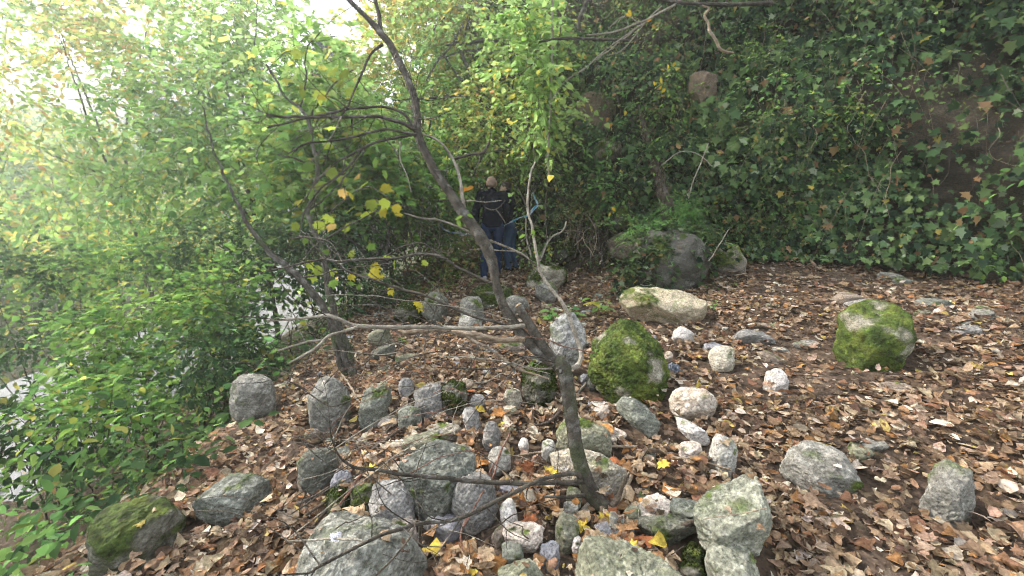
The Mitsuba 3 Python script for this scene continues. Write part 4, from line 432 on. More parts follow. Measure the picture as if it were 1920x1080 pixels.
BLOBS = [
 ('A', (-2.966, 12.022, 4.774), (1.281, 1.4, 1.483), 260, 'lobe', .128, 'yellow'),
 ('A', (-2.157, 12.234, 5.693), (1.483, 1.4, 1.078), 204, 'lobe', .128, 'yellow'),
 ('A', (-3.346, 11.244, 3.626), (1.415, 1.3, .901), 161, 'lobe', .12, 'lime'),
 ('B', (-.931, 10.514, 4.908), (1.397, 1.3, 1.048), 213, 'oval', .112, 'lime'),
 ('B', (-.676, 9.953, 3.815), (1.24, 1.2, .902), 167, 'oval', .112, 'lime'),
 ('B', (-1.63, 10.173, 3.433), (1.048, 1.2, .931), 116, 'oval', .112, 'green'),
 ('C', (-3.229, 8.938, 2.53), (1.25, 1.3, .729), 186, 'lobe', .12, 'lime'),
 ('C', (-2.108, 8.996, 2.335), (1.159, 1.2, .738), 186, 'lobe', .12, 'green'),
 ('C', (-2.98, 7.866, 1.887), (1.025, 1.1, .652), 186, 'lobe', .12, 'lime'),
 ('C', (-1.912, 7.987, 1.522), (.86, 1, .574), 161, 'lobe', .112, 'green'),
 ('D', (-.971, 9.205, 2.352), (.863, 1, .971), 152, 'oval', .105, 'lime'),
 ('D', (-.324, 9.302, 2.773), (.863, 1, .971), 152, 'oval', .098, 'yellow'),
 ('D', (-1.159, 8.806, 1.514), (.843, 1, .738), 116, 'oval', .105, 'lime'),
 ('E', (.179, 8.119, 4.316), (.671, .7, .626), 105, 'heart', .084, 'lime'),
 ('E', (.088, 7.829, 3.505), (.547, .7, .706), 92, 'heart', .084, 'lime'),
 ('E', (0, 8.329, 2.559), (.726, .7, .678), 80, 'oval', .074, 'lime'),
 ('F', (-2.987, 7.068, 3.32), (.478, .8, .717), 74, 'lobe', .135, 'lime'),
 ('F', (-3.167, 7.151, 2.344), (.583, .9, .75), 99, 'lobe', .128, 'green'),
 ('F', (-3.176, 7.69, 2.903), (.618, .9, .529), 68, 'lobe', .128, 'lime'),
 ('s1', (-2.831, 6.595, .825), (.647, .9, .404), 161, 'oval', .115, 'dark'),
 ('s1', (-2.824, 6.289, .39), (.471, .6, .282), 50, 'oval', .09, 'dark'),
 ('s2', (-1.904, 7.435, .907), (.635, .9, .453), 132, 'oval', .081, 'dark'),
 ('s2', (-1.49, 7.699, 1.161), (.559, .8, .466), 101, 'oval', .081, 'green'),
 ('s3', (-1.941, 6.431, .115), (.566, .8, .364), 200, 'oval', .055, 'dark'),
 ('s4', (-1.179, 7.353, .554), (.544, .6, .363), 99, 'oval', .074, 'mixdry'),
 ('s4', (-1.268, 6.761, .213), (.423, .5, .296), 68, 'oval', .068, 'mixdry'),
 ('s4', (-.904, 8.261, .93), (.402, .5, .502), 74, 'oval', .081, 'lime'),
 ('s5', (.577, 7.615, .798), (.224, .35, .373), 37, 'oval', .081, 'lime'),
 ('s5', (.239, 8.03, 1.708), (.43, .5, .478), 80, 'oval', .081, 'lime'),
 ('s5', (-.199, 8.361, 1.809), (.397, .4, .347), 55, 'oval', .081, 'mixdry'),
 ('s6', (-2.222, 4.585, -.321), (.27, .4, .3), 120, 'lance', .07, 'dark'),
 ('s6', (-2.676, 5.333, -.195), (.275, .4, .343), 18, 'oval', .08, 'lime'),
 ('s7', (2.467, 6.676, 1.179), (.404, .35, .21), 150, 'lance', .1, 'herb'),
 ('s7', (2.039, 6.43, 1.001), (.314, .3, .196), 110, 'lance', .09, 'herb'),
 ('s7', (2.792, 6.787, 1.213), (.328, .3, .213), 100, 'lance', .08, 'herb'),
 ('s8', (.559, 7.929, 2.159), (.373, .35, .466), 40, 'heart', .088, 'lime'),
 ('s8', (.441, 7.69, 2.903), (.265, .35, .794), 37, 'heart', .095, 'lime'),
 ('s8', (.469, 7.195, 3.425), (.364, .3, .728), 25, 'heart', .115, 'lime'),
 ('s8', (.333, 7.526, 3.968), (.375, .4, .583), 37, 'heart', .108, 'lime'),
 ('s9', (1.287, 7.556, .988), (.551, .3, .551), 120, 'oval', .05, 'mixdry'),
 ('s9', (1.529, 8.009, 1.615), (.669, .3, .574), 200, 'oval', .05, 'herb'),
 ('s9', (.956, 7.944, 1.336), (.478, .3, .574), 160, 'oval', .05, 'mixdry'),
 ('G', (-5.846, 9.663, 3.444), (1.654, 1.6, 1.654), 204, 'oval', .15, 'lime'),
 ('G', (-6.562, 8.845, 2.124), (1.458, 1.4, 1.146), 161, 'oval', .15, 'green'),
 ('H', (-10.172, 10.902, 4.366), (2.083, 2, 2.083), 204, 'oval', .165, 'yellow'),
 ('H', (-9.779, 9.885, 2.185), (1.746, 1.6, 1.281), 148, 'oval', .165, 'lime'),
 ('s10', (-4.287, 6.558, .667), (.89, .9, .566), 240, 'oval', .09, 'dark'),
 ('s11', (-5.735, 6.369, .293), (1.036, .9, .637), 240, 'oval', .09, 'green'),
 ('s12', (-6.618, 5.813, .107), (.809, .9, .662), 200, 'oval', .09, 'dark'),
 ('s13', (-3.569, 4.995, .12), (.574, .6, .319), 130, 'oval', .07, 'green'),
 ('C', (-3.441, 7.393, 1.614), (.618, 1, .794), 161, 'lobe', .128, 'lime'),
 ('C', (-2.613, 8.465, 1.812), (1.105, 1.1, .804), 161, 'lobe', .12, 'lime'),
 ('A', (-1.55, 12.632, 5.192), (1.691, 1.2, 1.55), 161, 'lobe', .128, 'yellow'),
 ('G', (-5.588, 10.514, 4.908), (1.281, 1.4, 1.048), 99, 'oval', .15, 'lime'),
 ('G', (-4.706, 8.258, 1.806), (1.078, 1.3, .98), 148, 'oval', .15, 'green'),
 ('s14', (1.797, 5.726, .842), (.268, .18, .141), 45, 'ivy', .075, 'ivy'),
 ('s14', (2.133, 5.911, .977), (.362, .2, .116), 60, 'ivy', .08, 'ivy'),
 ('s14', (1.677, 5.65, .513), (.155, .12, .254), 50, 'ivy', .08, 'ivy'),
 ('s14', (2.531, 5.911, .977), (.217, .2, .13), 40, 'ivy', .08, 'ivy'),
 ('s14', (1.883, 5.524, .41), (.18, .1, .055), 8, 'ivy', .08, 'ivy'),
 ('s8', (.19, 6.93, 4.055), (.228, .3, .304), 18, 'heart', .11, 'lime'),
 ('s8', (.294, 6.491, 3.044), (.184, .25, .441), 21, 'heart', .11, 'lime'),
 ('s8', (.526, 6.958, 2.401), (.324, .3, .485), 30, 'oval', .1, 'lime'),
 ('s9', (1.941, 7.432, 1.786), (.529, .3, .529), 70, 'oval', .08, 'herb'),
 ('s9', (1.676, 7.591, 2.474), (.529, .3, .529), 50, 'oval', .08, 'herb'),
 ('s10', (-3.637, 5.426, .207), (.412, .7, .343), 120, 'oval', .1, 'green'),
 ('s11', (-4.015, 4.952, -.066), (.574, .7, .319), 130, 'oval', .1, 'lime'),
 ('s12', (-4.779, 4.734, -.122), (.551, .7, .368), 130, 'oval', .1, 'green'),
 ('G', (-7.01, 12.234, 5.693), (1.618, 1.5, .944), 160, 'lobe', .15, 'lime'),
 ('H', (-10, 13.346, 6.065), (2.059, 1.8, 1.176), 170, 'lobe', .16, 'yellow'),
 ('H', (-12.647, 13.38, 6.208), (2.059, 1.8, 1.176), 150, 'lobe', .16, 'lime'),
 ('G', (-7.108, 10.709, 3.53), (1.471, 1.5, 1.103), 170, 'lobe', .14, 'green'),
 ('s11', (-3.044, 4.355, .016), (.395, .6, .225), 130, 'oval', .09, 'dark'),
 ('s11', (-3.603, 3.861, -.348), (.463, .6, .257), 150, 'oval', .09, 'green'),
 ('s12', (-4.529, 3.814, -.548), (.566, .7, .309), 150, 'oval', .1, 'dark'),
 ('s14', (2.319, 5.676, .849), (.154, .12, .098), 26, 'ivy', .08, 'ivy'),
 ('s14', (1.973, 5.614, .801), (.18, .12, .097), 26, 'ivy', .075, 'ivy'),
 ('s14', (2.203, 5.827, 1.057), (.355, .2, .085), 40, 'lance', .11, 'herb')]
LIMBS = [
 ('B', 'greybark', ((-1.379, 9.898, 4.465, .017), (-1.103, 9.906, 4.497, .039), (-.662, 9.916, 4.54, .039), (.441, 9.921, 4.562, .028))),
 ('B', 'greybark', ((-1.434, 9.836, 4.197, .011), (-.993, 9.873, 4.358, .022), (-.331, 9.861, 4.304, .022))),
 ('B', 'greybark', ((-.662, 9.638, 3.337, .066), (-.821, 9.665, 3.751, .055), (-.978, 9.69, 4.158, .043), (-1.186, 9.739, 4.664, .032))),
 ('B', 'greybark', ((-.331, 9.576, 3.068, .05), (-.761, 9.519, 3.417, .038), (-1.177, 9.497, 3.911, .027), (-1.37, 9.423, 4.184, .016))),
 ('B', 'greybark', ((-2.371, 9.214, 3.28, .016), (-1.792, 9.221, 3.311, .021), (-1.054, 9.238, 3.383, .026), (-.632, 9.262, 3.486, .026), (-.422, 9.28, 3.568, .021))),
 ('B', 'greybark', ((-1.686, 9.304, 3.67, .016), (-1.475, 9.387, 4.03, .021), (-1.159, 9.47, 4.389, .021), (-.949, 9.565, 4.8, .016))),
 ('A', 'greybark', ((-2.206, 11.012, 4.843, .012), (-1.716, 11.095, 5.201, .025), (-1.409, 11.191, 5.619, .025))),
 ('A', 'greybark', ((-1.103, 11.039, 4.963, .018), (-.98, 11.15, 5.44, .031), (-.858, 11.246, 5.858, .031))),
 ('s1', 'greybark', ((-2.058, 6.682, .314, .037), (-2.146, 6.785, .465, .038), (-2.328, 6.913, .723, .03), (-2.616, 7.043, .987, .021))),
 ('s1', 'greybark', ((-2.1, 6.686, .33, .037), (-2.188, 6.789, .482, .038), (-2.413, 6.934, .814, .03), (-2.745, 7.081, 1.154, .021))),
 ('s1', 'greybark', ((-1.975, 6.689, .346, .037), (-2.062, 6.793, .498, .038), (-2.222, 6.931, .802, .03), (-2.488, 7.071, 1.112, .021))),
 ('s1', 'greybark', ((-2.183, 6.697, .379, .037), (-2.272, 6.8, .531, .038), (-2.507, 6.916, .736, .03), (-2.848, 7.033, .945, .021))),
 ('s1', 'greybark', ((-1.933, 6.691, .355, .037), (-2.02, 6.795, .506, .038), (-2.116, 6.942, .848, .03), (-2.316, 7.091, 1.196, .021))),
 ('s1', 'greybark', ((-2.033, 6.701, .395, .037), (-2.121, 6.804, .547, .038), (-2.209, 6.966, .951, .03), (-2.402, 7.129, 1.363, .021))),
 ('s1', 'greybark', ((-1.892, 6.701, .395, .037), (-1.978, 6.804, .547, .038), (-1.988, 6.952, .889, .03), (-2.102, 7.1, 1.237, .021))),
 ('s2', 'brown', ((-1.147, 7.214, .394, .013), (-1.308, 7.414, .819, .011), (-1.599, 7.639, 1.346, .009))),
 ('s2', 'brown', ((-1.318, 7.214, .394, .013), (-1.326, 7.414, .819, .011), (-1.449, 7.639, 1.346, .009))),
 ('s2', 'brown', ((-1.7, 7.214, .394, .013), (-1.715, 7.414, .819, .011), (-1.89, 7.639, 1.346, .009))),
 ('s2', 'brown', ((-1.608, 7.214, .394, .013), (-1.736, 7.414, .819, .011), (-1.916, 7.639, 1.346, .009))),
 ('s2', 'brown', ((-1.835, 7.214, .394, .013), (-1.91, 7.414, .819, .011), (-1.995, 7.639, 1.346, .009))),
 ('s2', 'brown', ((-1.461, 7.214, .394, .013), (-1.418, 7.414, .819, .011), (-1.385, 7.639, 1.346, .009))),
 ('s2', 'brown', ((-1.518, 7.214, .394, .013), (-1.577, 7.414, .819, .011), (-1.797, 7.639, 1.346, .009))),
 ('s2', 'brown', ((-1.728, 7.214, .394, .013), (-1.723, 7.414, .819, .011), (-2.08, 7.639, 1.346, .009))),
 ('s2', 'brown', ((-1.815, 7.214, .394, .013), (-1.796, 7.414, .819, .011), (-1.824, 7.639, 1.346, .009))),
 ('s2', 'brown', ((-1.714, 7.214, .394, .013), (-1.718, 7.414, .819, .011), (-1.874, 7.639, 1.346, .009))),
 ('s2', 'brown', ((-1.264, 7.214, .394, .013), (-1.23, 7.414, .819, .011), (-1.319, 7.639, 1.346, .009))),
 ('s2', 'brown', ((-1.243, 7.214, .394, .013), (-1.45, 7.414, .819, .011), (-1.837, 7.639, 1.346, .009))),
 ('s2', 'brown', ((-1.774, 7.214, .394, .013), (-1.878, 7.414, .819, .011), (-2.211, 7.639, 1.346, .009))),
 ('s2', 'brown', ((-1.831, 7.214, .394, .013), (-1.952, 7.414, .819, .011), (-1.928, 7.639, 1.346, .009))),
 ('s8', 'palebark', ((.587, 7.128, 4.471, .015), (.583, 6.947, 3.505, .016), (.571, 6.867, 2.984, .014), (.551, 6.804, 2.532, .014), (.53, 6.74, 2.075, .016), (.558, 6.692, 1.69, .014))),
 ('s8', 'brown', ((.876, 7.319, 4.407, .012), (.717, 7.194, 3.863, .01), (.637, 7.032, 3.165, .008))),
 ('s8', 'palebark', ((.809, 7.135, 3.165, .008), (1.132, 7.186, 3.386, .01), (1.618, 7.268, 3.741, .011), (1.982, 7.331, 4.016, .011), (2.265, 7.395, 4.292, .01))),
 ('s8', 'brown', ((.121, 7.159, 3.268, .008), (.404, 7.213, 3.504, .012), (.647, 7.277, 3.78, .012))),
 ('D', 'greybark', ((-2.059, 8.74, 2.118, .015), (-1.904, 8.648, 1.716, .021), (-1.75, 8.555, 1.315, .021))),
 ('D', 'greybark', ((-2.182, 8.764, 2.218, .015), (-2.059, 8.694, 1.917, .015), (-1.904, 8.625, 1.616, .015))),
 ('s5', 'palebark', ((.363, 7.7, 2.056, .014), (.372, 7.802, 2.498, .014), (.39, 7.904, 2.94, .009))),
 ('s5', 'palebark', ((.309, 7.135, .496, .018), (.224, 7.334, .917, .013), (.272, 7.516, 1.261, .009))),
 ('s5', 'brown', ((.582, 7.174, .668, .013), (.564, 7.395, 1.178, .013), (.608, 7.639, 1.791, .014))),
 ('s5', 'palebark', ((.44, 6.818, .46, .017), (.598, 6.961, .782, .017), (.819, 7.062, .925, .017), (.887, 7.163, 1.063, .013))),
 ('s9', 'deadwood', ((1.411, 6.906, .396, .009), (1.444, 7.044, .55, .007), (1.105, 7.213, .834, .005))),
 ('s9', 'brown', ((1.486, 7.001, .806, .009), (1.566, 7.156, 1.033, .007), (1.342, 7.344, 1.405, .005))),
 ('s9', 'brown', ((.977, 6.983, .727, .009), (1.083, 7.141, .968, .007), (1.231, 7.303, 1.227, .005))),
 ('s9', 'brown', ((.837, 6.973, .685, .009), (.979, 7.134, .937, .007), (1.23, 7.232, .918, .005))),
 ('s9', 'brown', ((1.007, 6.929, .495, .009), (1.087, 7.089, .744, .007), (1.166, 7.291, 1.173, .005))),
 ('s9', 'deadwood', ((1.331, 6.959, .625, .009), (1.372, 7.124, .893, .007), (1.229, 7.297, 1.2, .005))),
 ('s9', 'brown', ((1.267, 6.927, .485, .009), (1.278, 7.066, .643, .007), (1.332, 7.286, 1.153, .005))),
 ('s9', 'brown', ((1.29, 6.946, .568, .009), (1.271, 7.098, .784, .007), (1.501, 7.213, .837, .005))),
 ('s9', 'brown', ((1.504, 6.914, .432, .009), (1.686, 7.058, .608, .007), (1.241, 7.278, 1.118, .005))),
 ('s9', 'brown', ((1.065, 6.996, .787, .009), (1.039, 7.161, 1.056, .007), (.826, 7.314, 1.273, .005))),
 ('s9', 'deadwood', ((1.309, 6.935, .523, .009), (1.158, 7.105, .815, .007), (1.294, 7.245, .975, .005))),
 ('s9', 'brown', ((1.217, 6.995, .781, .009), (1.369, 7.142, .975, .007), (1.286, 7.274, 1.102, .005))),
 ('s9', 'brown', ((1.268, 6.911, .417, .009), (1.419, 7.054, .593, .007), (1.403, 7.274, 1.102, .005))),
 ('s9', 'brown', ((.875, 6.977, .702, .009), (.962, 7.145, .984, .007), (.861, 7.312, 1.264, .005))),
 ('s9', 'brown', ((1.317, 6.985, .738, .009), (1.389, 7.147, .993, .007), (1.512, 7.305, 1.235, .005))),
 ('s9', 'deadwood', ((1.004, 6.974, .691, .009), (1.165, 7.12, .879, .007), (.753, 7.234, .929, .005))),
 ('s9', 'brown', ((1.49, 6.899, .366, .009), (1.42, 7.047, .563, .007), (1.293, 7.227, .899, .005))),
 ('s9', 'brown', ((1.144, 6.922, .465, .009), (1.059, 7.094, .767, .007), (1.148, 7.276, 1.107, .005))),
 ('s9', 'brown', ((1.443, 6.91, .412, .009), (1.463, 7.072, .668, .007), (1.533, 7.189, .734, .005))),
 ('s9', 'brown', ((1.16, 6.908, .403, .009), (1.318, 7.046, .559, .007), (1.322, 7.204, .795, .005)))]
LOOSE = [
 ('bare_branch', 'pale bare branch slanting upward in front of the ivy at the top', 'palebark', ((.961, 6.188, 3.51, .009), (1.235, 6.194, 3.537, .012), (1.407, 6.204, 3.577, .014), (1.578, 6.219, 3.644, .014), (1.75, 6.235, 3.71, .014), (2.073, 6.275, 3.884, .017), (2.333, 6.321, 4.085, .017))),
 ('bare_branch', 'small forked pale twig below the pale slanting branch', 'palebark', ((1.249, 6.21, 3.603, .007), (1.373, 6.235, 3.71, .01), (1.496, 6.242, 3.744, .01), (1.613, 6.225, 3.67, .009))),
 ('hanging_root', 'twisted pale hanging root at the upper right edge', 'deadwood', ((2.356, 6.049, 3.796, .013), (2.435, 6.04, 3.758, .017), (2.389, 6.019, 3.667, .02), (2.442, 5.998, 3.577, .017), (2.449, 5.979, 3.493, .02), (2.521, 5.954, 3.384, .02), (2.594, 5.926, 3.261, .02), (2.746, 5.917, 3.222, .017))),
 ('dead_branch', 'dark drooping dead branch end at the top right of centre', 'bark', ((1.118, 6.772, 4.262, .029), (1.037, 6.736, 4.105, .033), (.971, 6.703, 3.961, .033), (.919, 6.67, 3.818, .029), (.926, 6.643, 3.704, .018))),
 ('overhead_limb', 'dark limb crossing the top right corner', 'bark', ((1.716, 6.309, 4.031, .017), (1.99, 6.287, 3.938, .021), (2.333, 6.279, 3.904, .024), (2.786, 6.276, 3.891, .027), (3.363, 6.281, 3.911, .031))),
 ('bare_branch', 'dark level branch half hidden in the ivy at the top', 'bark', ((.386, 6.941, 3.658, .015), (.772, 6.951, 3.703, .023), (1.235, 6.948, 3.688, .023), (1.699, 6.944, 3.673, .019))),
 ('bare_branch', 'thin long twig running down to the left across the brown rock', 'palebark', ((1.808, 6.559, 3.781, .011), (1.482, 6.51, 3.57, .009), (1.229, 6.468, 3.387, .009), (.976, 6.416, 3.161, .008), (.723, 6.38, 3.006, .007), (.506, 6.31, 2.703, .006))),
 ('bare_branch', 'thin arching twig in front of the ivy below the twisted root', 'palebark', ((1.279, 6.348, 3.315, .007), (1.457, 6.363, 3.377, .009), (1.67, 6.416, 3.606, .009), (1.791, 6.454, 3.772, .007))),
 ('bare_branch', 'long thin twig hanging before the ivy near the right edge', 'palebark', ((2.571, 5.981, 2.169, .009), (2.459, 5.915, 1.883, .009), (2.375, 5.868, 1.679, .009), (2.312, 5.818, 1.461, .007))),
 ('bare_branch', 'thin twig crossing the ivy beside the leaning trunk', 'palebark', ((2.025, 6.123, 1.893, .007), (2.278, 6.164, 2.069, .008), (2.531, 6.155, 2.034, .008), (2.711, 6.12, 1.879, .007))),
 ('bare_branch', 'pale dead twig on the front of the ivy-hung boulder', 'deadwood', ((1.955, 5.715, .572, .011), (2.04, 5.747, .711, .011), (2.104, 5.776, .835, .009), (2.189, 5.803, .953, .007))),
 ('bare_branch', 'thin bare twig leaning against the slab at the right edge', 'palebark', ((2.442, 5.336, .708, .007), (2.548, 5.373, .869, .007), (2.687, 5.425, 1.095, .007)))]
SPRIGS = [ ('sprig with yellow leaves in front of the ivy right of centre at the top', ((2.2, 6.248, 3.326, .007), (2.061, 6.217, 3.19, .007), (1.956, 6.182, 3.04, .007), (1.83, 6.159, 2.938, .005)), ((2.029, 6.181, 3.168, .077, 0), (1.987, 6.162, 3.087, .07, 0), (1.932, 6.141, 2.992, .077, 0), (2.126, 6.187, 3.195, .07, 0), (1.848, 6.131, 2.951, .07, 0), (2.001, 6.109, 2.857, .077, 0), (1.946, 6.119, 2.897, .063, 0))),
 ('sprig with a few yellow leaves under the pale slanting branch', ((1.618, 6.17, 3.876, .007), (1.517, 6.147, 3.778, .007), (1.415, 6.126, 3.686, .005)), ((1.461, 6.117, 3.779, .074, 0), (1.421, 6.106, 3.733, .081, 0), (1.502, 6.108, 3.74, .061, 0), (1.756, 6.09, 3.661, .081, 1), (1.763, 6.076, 3.603, .067, 1))),
 ('hanging sprig with tan and orange leaves right of the brown rock', ((1.382, 6.491, 3.044, .006), (1.434, 6.45, 2.865, .006), (1.493, 6.4, 2.65, .005)), ((1.405, 6.442, 2.966, .081, 2), (1.427, 6.418, 2.859, .081, 2), (1.485, 6.38, 2.695, .074, 2), (1.558, 6.365, 2.631, .081, 0), (1.317, 6.344, 2.538, .066, 1), (1.368, 6.327, 2.467, .066, 1), (1.361, 6.314, 2.41, .059, 1))),
 ('single bright yellow leaf on a thin stem at the foot of the ivy', ((1.513, 6.62, 1.38, .006), (1.49, 6.593, 1.263, .006), (1.45, 6.581, 1.209, .005)), ((1.475, 6.575, 1.319, .096, 0), (1.459, 6.557, 1.242, .064, 0))),
 ('thin twig with two yellow leaves beside the hanging vine', ((.608, 6.773, 3.374, .006), (.798, 6.785, 3.426, .006), (.95, 6.797, 3.478, .005)), ((.779, 6.748, 3.402, .068, 0), (.922, 6.76, 3.454, .076, 0), (1.028, 6.753, 3.424, .061, 1)))]
TREELEAF = ((-.261, 2.668, 1.599, .07, 1), (-.228, 2.69, 1.605, .06, 1), (.127, 2.612, 1.357, .05, 3), (.078, 2.555, 1.331, .045, 3), (-.282, 2.529, 1.441, .05, 3), (-.312, 2.524, 1.42, .05, 3), (-.26, 2.531, 1.45, .045, 3))
QTRUNK = ((2.55, 6.841, 1.004, .158), (2.467, 6.884, 1.191, .133), (2.375, 6.948, 1.467, .104), (2.32, 7.066, 1.711, .088), (2.256, 7.189, 1.977, .072), (2.207, 7.301, 2.197, .06), (2.174, 7.419, 2.437, .052), (2.123, 7.535, 2.673, .044), (2.071, 7.657, 2.939, .035))
GTWIGS = [
 ('long thin branch lying from the tan granite block to the right edge', 'deadwood', ((.032, 2.306, .038, .006), (.161, 2.332, .046, .008), (.324, 2.353, .05, .008), (.454, 2.36, .064, .008), (.679, 2.356, .07, .01), (.837, 2.34, .062, .01), (.914, 2.287, .069, .009), (.936, 2.244, .077, .009), (1.034, 2.197, .088, .008), (1.135, 2.152, .085, .007), (1.208, 2.117, .083, .006))),
 ('straight pale stick leaning from the root up through the leaves', 'deadwood', ((.555, 1.957, .009, .01), (.621, 2.058, .027, .012), (.69, 2.173, .043, .012), (.749, 2.259, .059, .012), (.809, 2.335, .073, .011))),
 ('brown stick under the slanting slab', 'brown', ((.762, 1.912, .014, .014), (.858, 1.953, .019, .014), (.981, 2, .033, .013))),
 ('mossy brown stick lying on the layered ledge', 'brown', ((.739, 1.696, .074, .013), (.833, 1.704, .096, .015), (.919, 1.734, .104, .014), (.998, 1.785, .096, .01))),
 ('long brown branch lying across the litter left of the big boulders', 'brown', ((-1.039, 1.889, -.014, .008), (-.963, 1.999, -.009, .01), (-.894, 2.124, -.007, .01), (-.798, 2.205, .02, .009), (-.708, 2.389, .001, .008))),
 ('long dark branch lying uphill from the left edge', 'brown', ((-1.144, 1.994, -.038, .008), (-1.051, 2.068, -.031, .01), (-.968, 2.236, -.038, .011), (-.912, 2.45, -.04, .012), (-.781, 2.607, .007, .011), (-.771, 2.637, .012, .007))),
 ('reddish brown stem arching over the litter at the left edge', 'redtwig', ((-.92, 1.776, .023, .006), (-.861, 1.895, .044, .008), (-.854, 2.063, .04, .009), (-.817, 2.175, .042, .009), (-.715, 2.301, .035, .008))),
 ('dark brown branch lying below the dark jagged rock', 'brown', ((-.796, 2.656, -.023, .009), (-.71, 2.756, -.014, .013), (-.663, 2.892, -.029, .014), (-.62, 2.979, -.012, .012))),
 ('thin reddish stem standing up through the litter left of centre', 'redtwig', ((-.207, 1.571, .07, .003), (-.231, 1.679, .066, .005), (-.205, 1.795, .082, .005), (-.15, 1.941, .085, .005), (-.118, 2.111, .087, .006), (-.061, 2.227, .109, .006))),
 ('long thin reddish stem right of the smooth egg-shaped stone', 'redtwig', ((-.211, 1.632, .15, .004), (-.153, 1.803, .164, .005), (-.096, 1.959, .165, .005), (-.064, 2.107, .189, .006), (-.016, 2.321, .181, .006))),
 ('brown branch beneath the tree base on the left', 'brown', ((.142, 2.623, .044, .009), (.252, 2.661, .062, .011), (.342, 2.822, .053, .011), (.409, 3.001, .064, .01))),
 ('short curved dead stick beside the mossy hollow', 'palebark', ((.44, 2.937, .067, .012), (.519, 3.122, .048, .012), (.592, 3.238, .069, .011))),
 ('fallen branch along the top of the litter below the dead limb', 'palebark', ((-.843, 3.157, -.016, .008), (-.703, 3.312, .015, .009), (-.487, 3.349, .031, .009), (-.241, 3.31, .035, .009), (-.09, 3.434, .064, .009))),
 ('thin brown stem at the left edge below the dark grey boulder', 'brown', ((-1.066, 1.818, -.092, .008), (-1.009, 1.866, -.073, .008), (-.974, 1.95, -.05, .008), (-.966, 2.033, -.053, .007))),
 ('bare stick standing out of the litter at the left edge', 'brown', ((-1.325, 2.357, -.089, .011), (-1.194, 2.133, -.047, .011), (-1.122, 2.026, -.064, .009), (-1.041, 1.923, -.059, .007))),
 ('pale twig crossing the broad lichen-spotted boulder', 'palebark', ((-.78, 1.279, .401, .004), (-.684, 1.273, .411, .004), (-.61, 1.256, .431, .005), (-.527, 1.211, .469, .004), (-.486, 1.195, .477, .003))),
 ('thin twig resting on the broad lichen-spotted boulder', 'brown', ((-.456, 1.205, .33, .004), (-.414, 1.285, .337, .004), (-.377, 1.372, .347, .004), (-.364, 1.427, .364, .003))),
 ('fallen stick between the rounded grey boulder and the wedge rock', 'deadwood', ((-1.568, 3.72, -.063, .01), (-1.372, 3.393, -.014, .011), (-1.238, 3.176, -.026, .011), (-1.15, 3.02, -.012, .008)))]
PLANTS = [
 ('green seedling with large leaves behind the mossy boulder', (1.164, 5.218), 'oval', 14, .13, 'lime', .1, .22),
 ('nettle plant left of the white pitted boulder', (.335, 4.74), 'oval', 14, .11, 'herb', .08, .18),
 ('nettle plant above the white pitted boulder', (.794, 5.092), 'oval', 14, .1, 'herb', .08, .18),
 ('small green weed on the leaves below the fork', (.165, 3.094), 'oval', 7, .05, 'green', .03, .08),
 ('low plant with round leaves at the right end of the cream boulder', (1.992, 4.344), 'oval', 14, .045, 'herb', .05, .1),
 ('yellowish seedling in front of the ivy-hung boulder', (2.485, 6.17), 'oval', 14, .1, 'lime', .08, .35),
 ('green weed with oval leaves at the foot of the rock face', (1.714, 7.157), 'oval', 21, .1, 'herb', .1, .4),
 ('grass tuft under the dead limb on the left', (-.948, 4.428), 'blade', 160, .16, 'green', .16, 0),
 ('grass tuft right of the dark wedge boulder', (-.653, 4.183), 'blade', 120, .14, 'green', .14, 0),
 ('grass tuft below the mossy block', (-.389, 5.062), 'blade', 150, .16, 'green', .16, 0),
 ('grass tuft behind the horizontal branch', (-.619, 4.922), 'blade', 150, .15, 'green', .2, 0),
 ('patch of grass on the bank at the left edge', (-2.016, 3.976), 'blade', 260, .22, 'green', .3, 0),
 ('second patch of grass beside the twisted trunks', (-1.834, 4.108), 'blade', 200, .2, 'green', .25, 0),
 ('green grass between the twisted tree and the dark wedge boulder', (-1.426, 4.02), 'blade', 160, .18, 'green', .2, 0),
 ('tiny grass sprig on the bluish stone under the big boulder', (-.266, 1.893), 'blade', 14, .06, 'lime', .02, 0),
 ('grass tuft in front of the bald man', (-.125, 6.614), 'blade', 120, .14, 'green', .12, 0),
 ('ivy seedling at the foot of the ivy-hung boulder', (1.746, 5.774), 'ivy', 21, .07, 'ivy', .12, .12),
 ('low green weeds at the right edge in front of the slab', (2.671, 5.369), 'oval', 21, .07, 'herb', .14, .12),
 ('moss-green sprouts beside the mossy boulder', (.613, 3.103), 'oval', 7, .035, 'green', .03, .05),
 ('green weeds at the foot of the half dry shrub', (-.934, 6.739), 'oval', 21, .06, 'green', .16, .2),
 ('green weeds left of the square mossy boulder', (-1.147, 4.666), 'oval', 14, .05, 'green', .12, .1)]
PEOPLE = [(-.324, 7.251, .059, 1), (-.019, 7.935, .076, .97)]
TAPES = [
 ('blue and white plastic tape stretched left of the bald man', ((-1.248, 7.657, .979), (-1.174, 7.634, .88), (-1.025, 7.623, .834), (-.857, 7.619, .816), (-.652, 7.613, .789)), .05, 1.5, (.12, .26, .6), (.66, .7, .76)),
 ('blue and white plastic tape tied to the shrub right of the two people', ((-.143, 7.346, .969), (.018, 7.366, 1.056), (.134, 7.379, 1.108), (.268, 7.387, 1.143), (.358, 7.411, 1.248), (.429, 7.427, 1.318), (.385, 7.451, 1.422), (.349, 7.475, 1.527)), .045, 3, (.06, .4, .6), (.62, .68, .74))]
BALL = (.295, 3.02, .016)
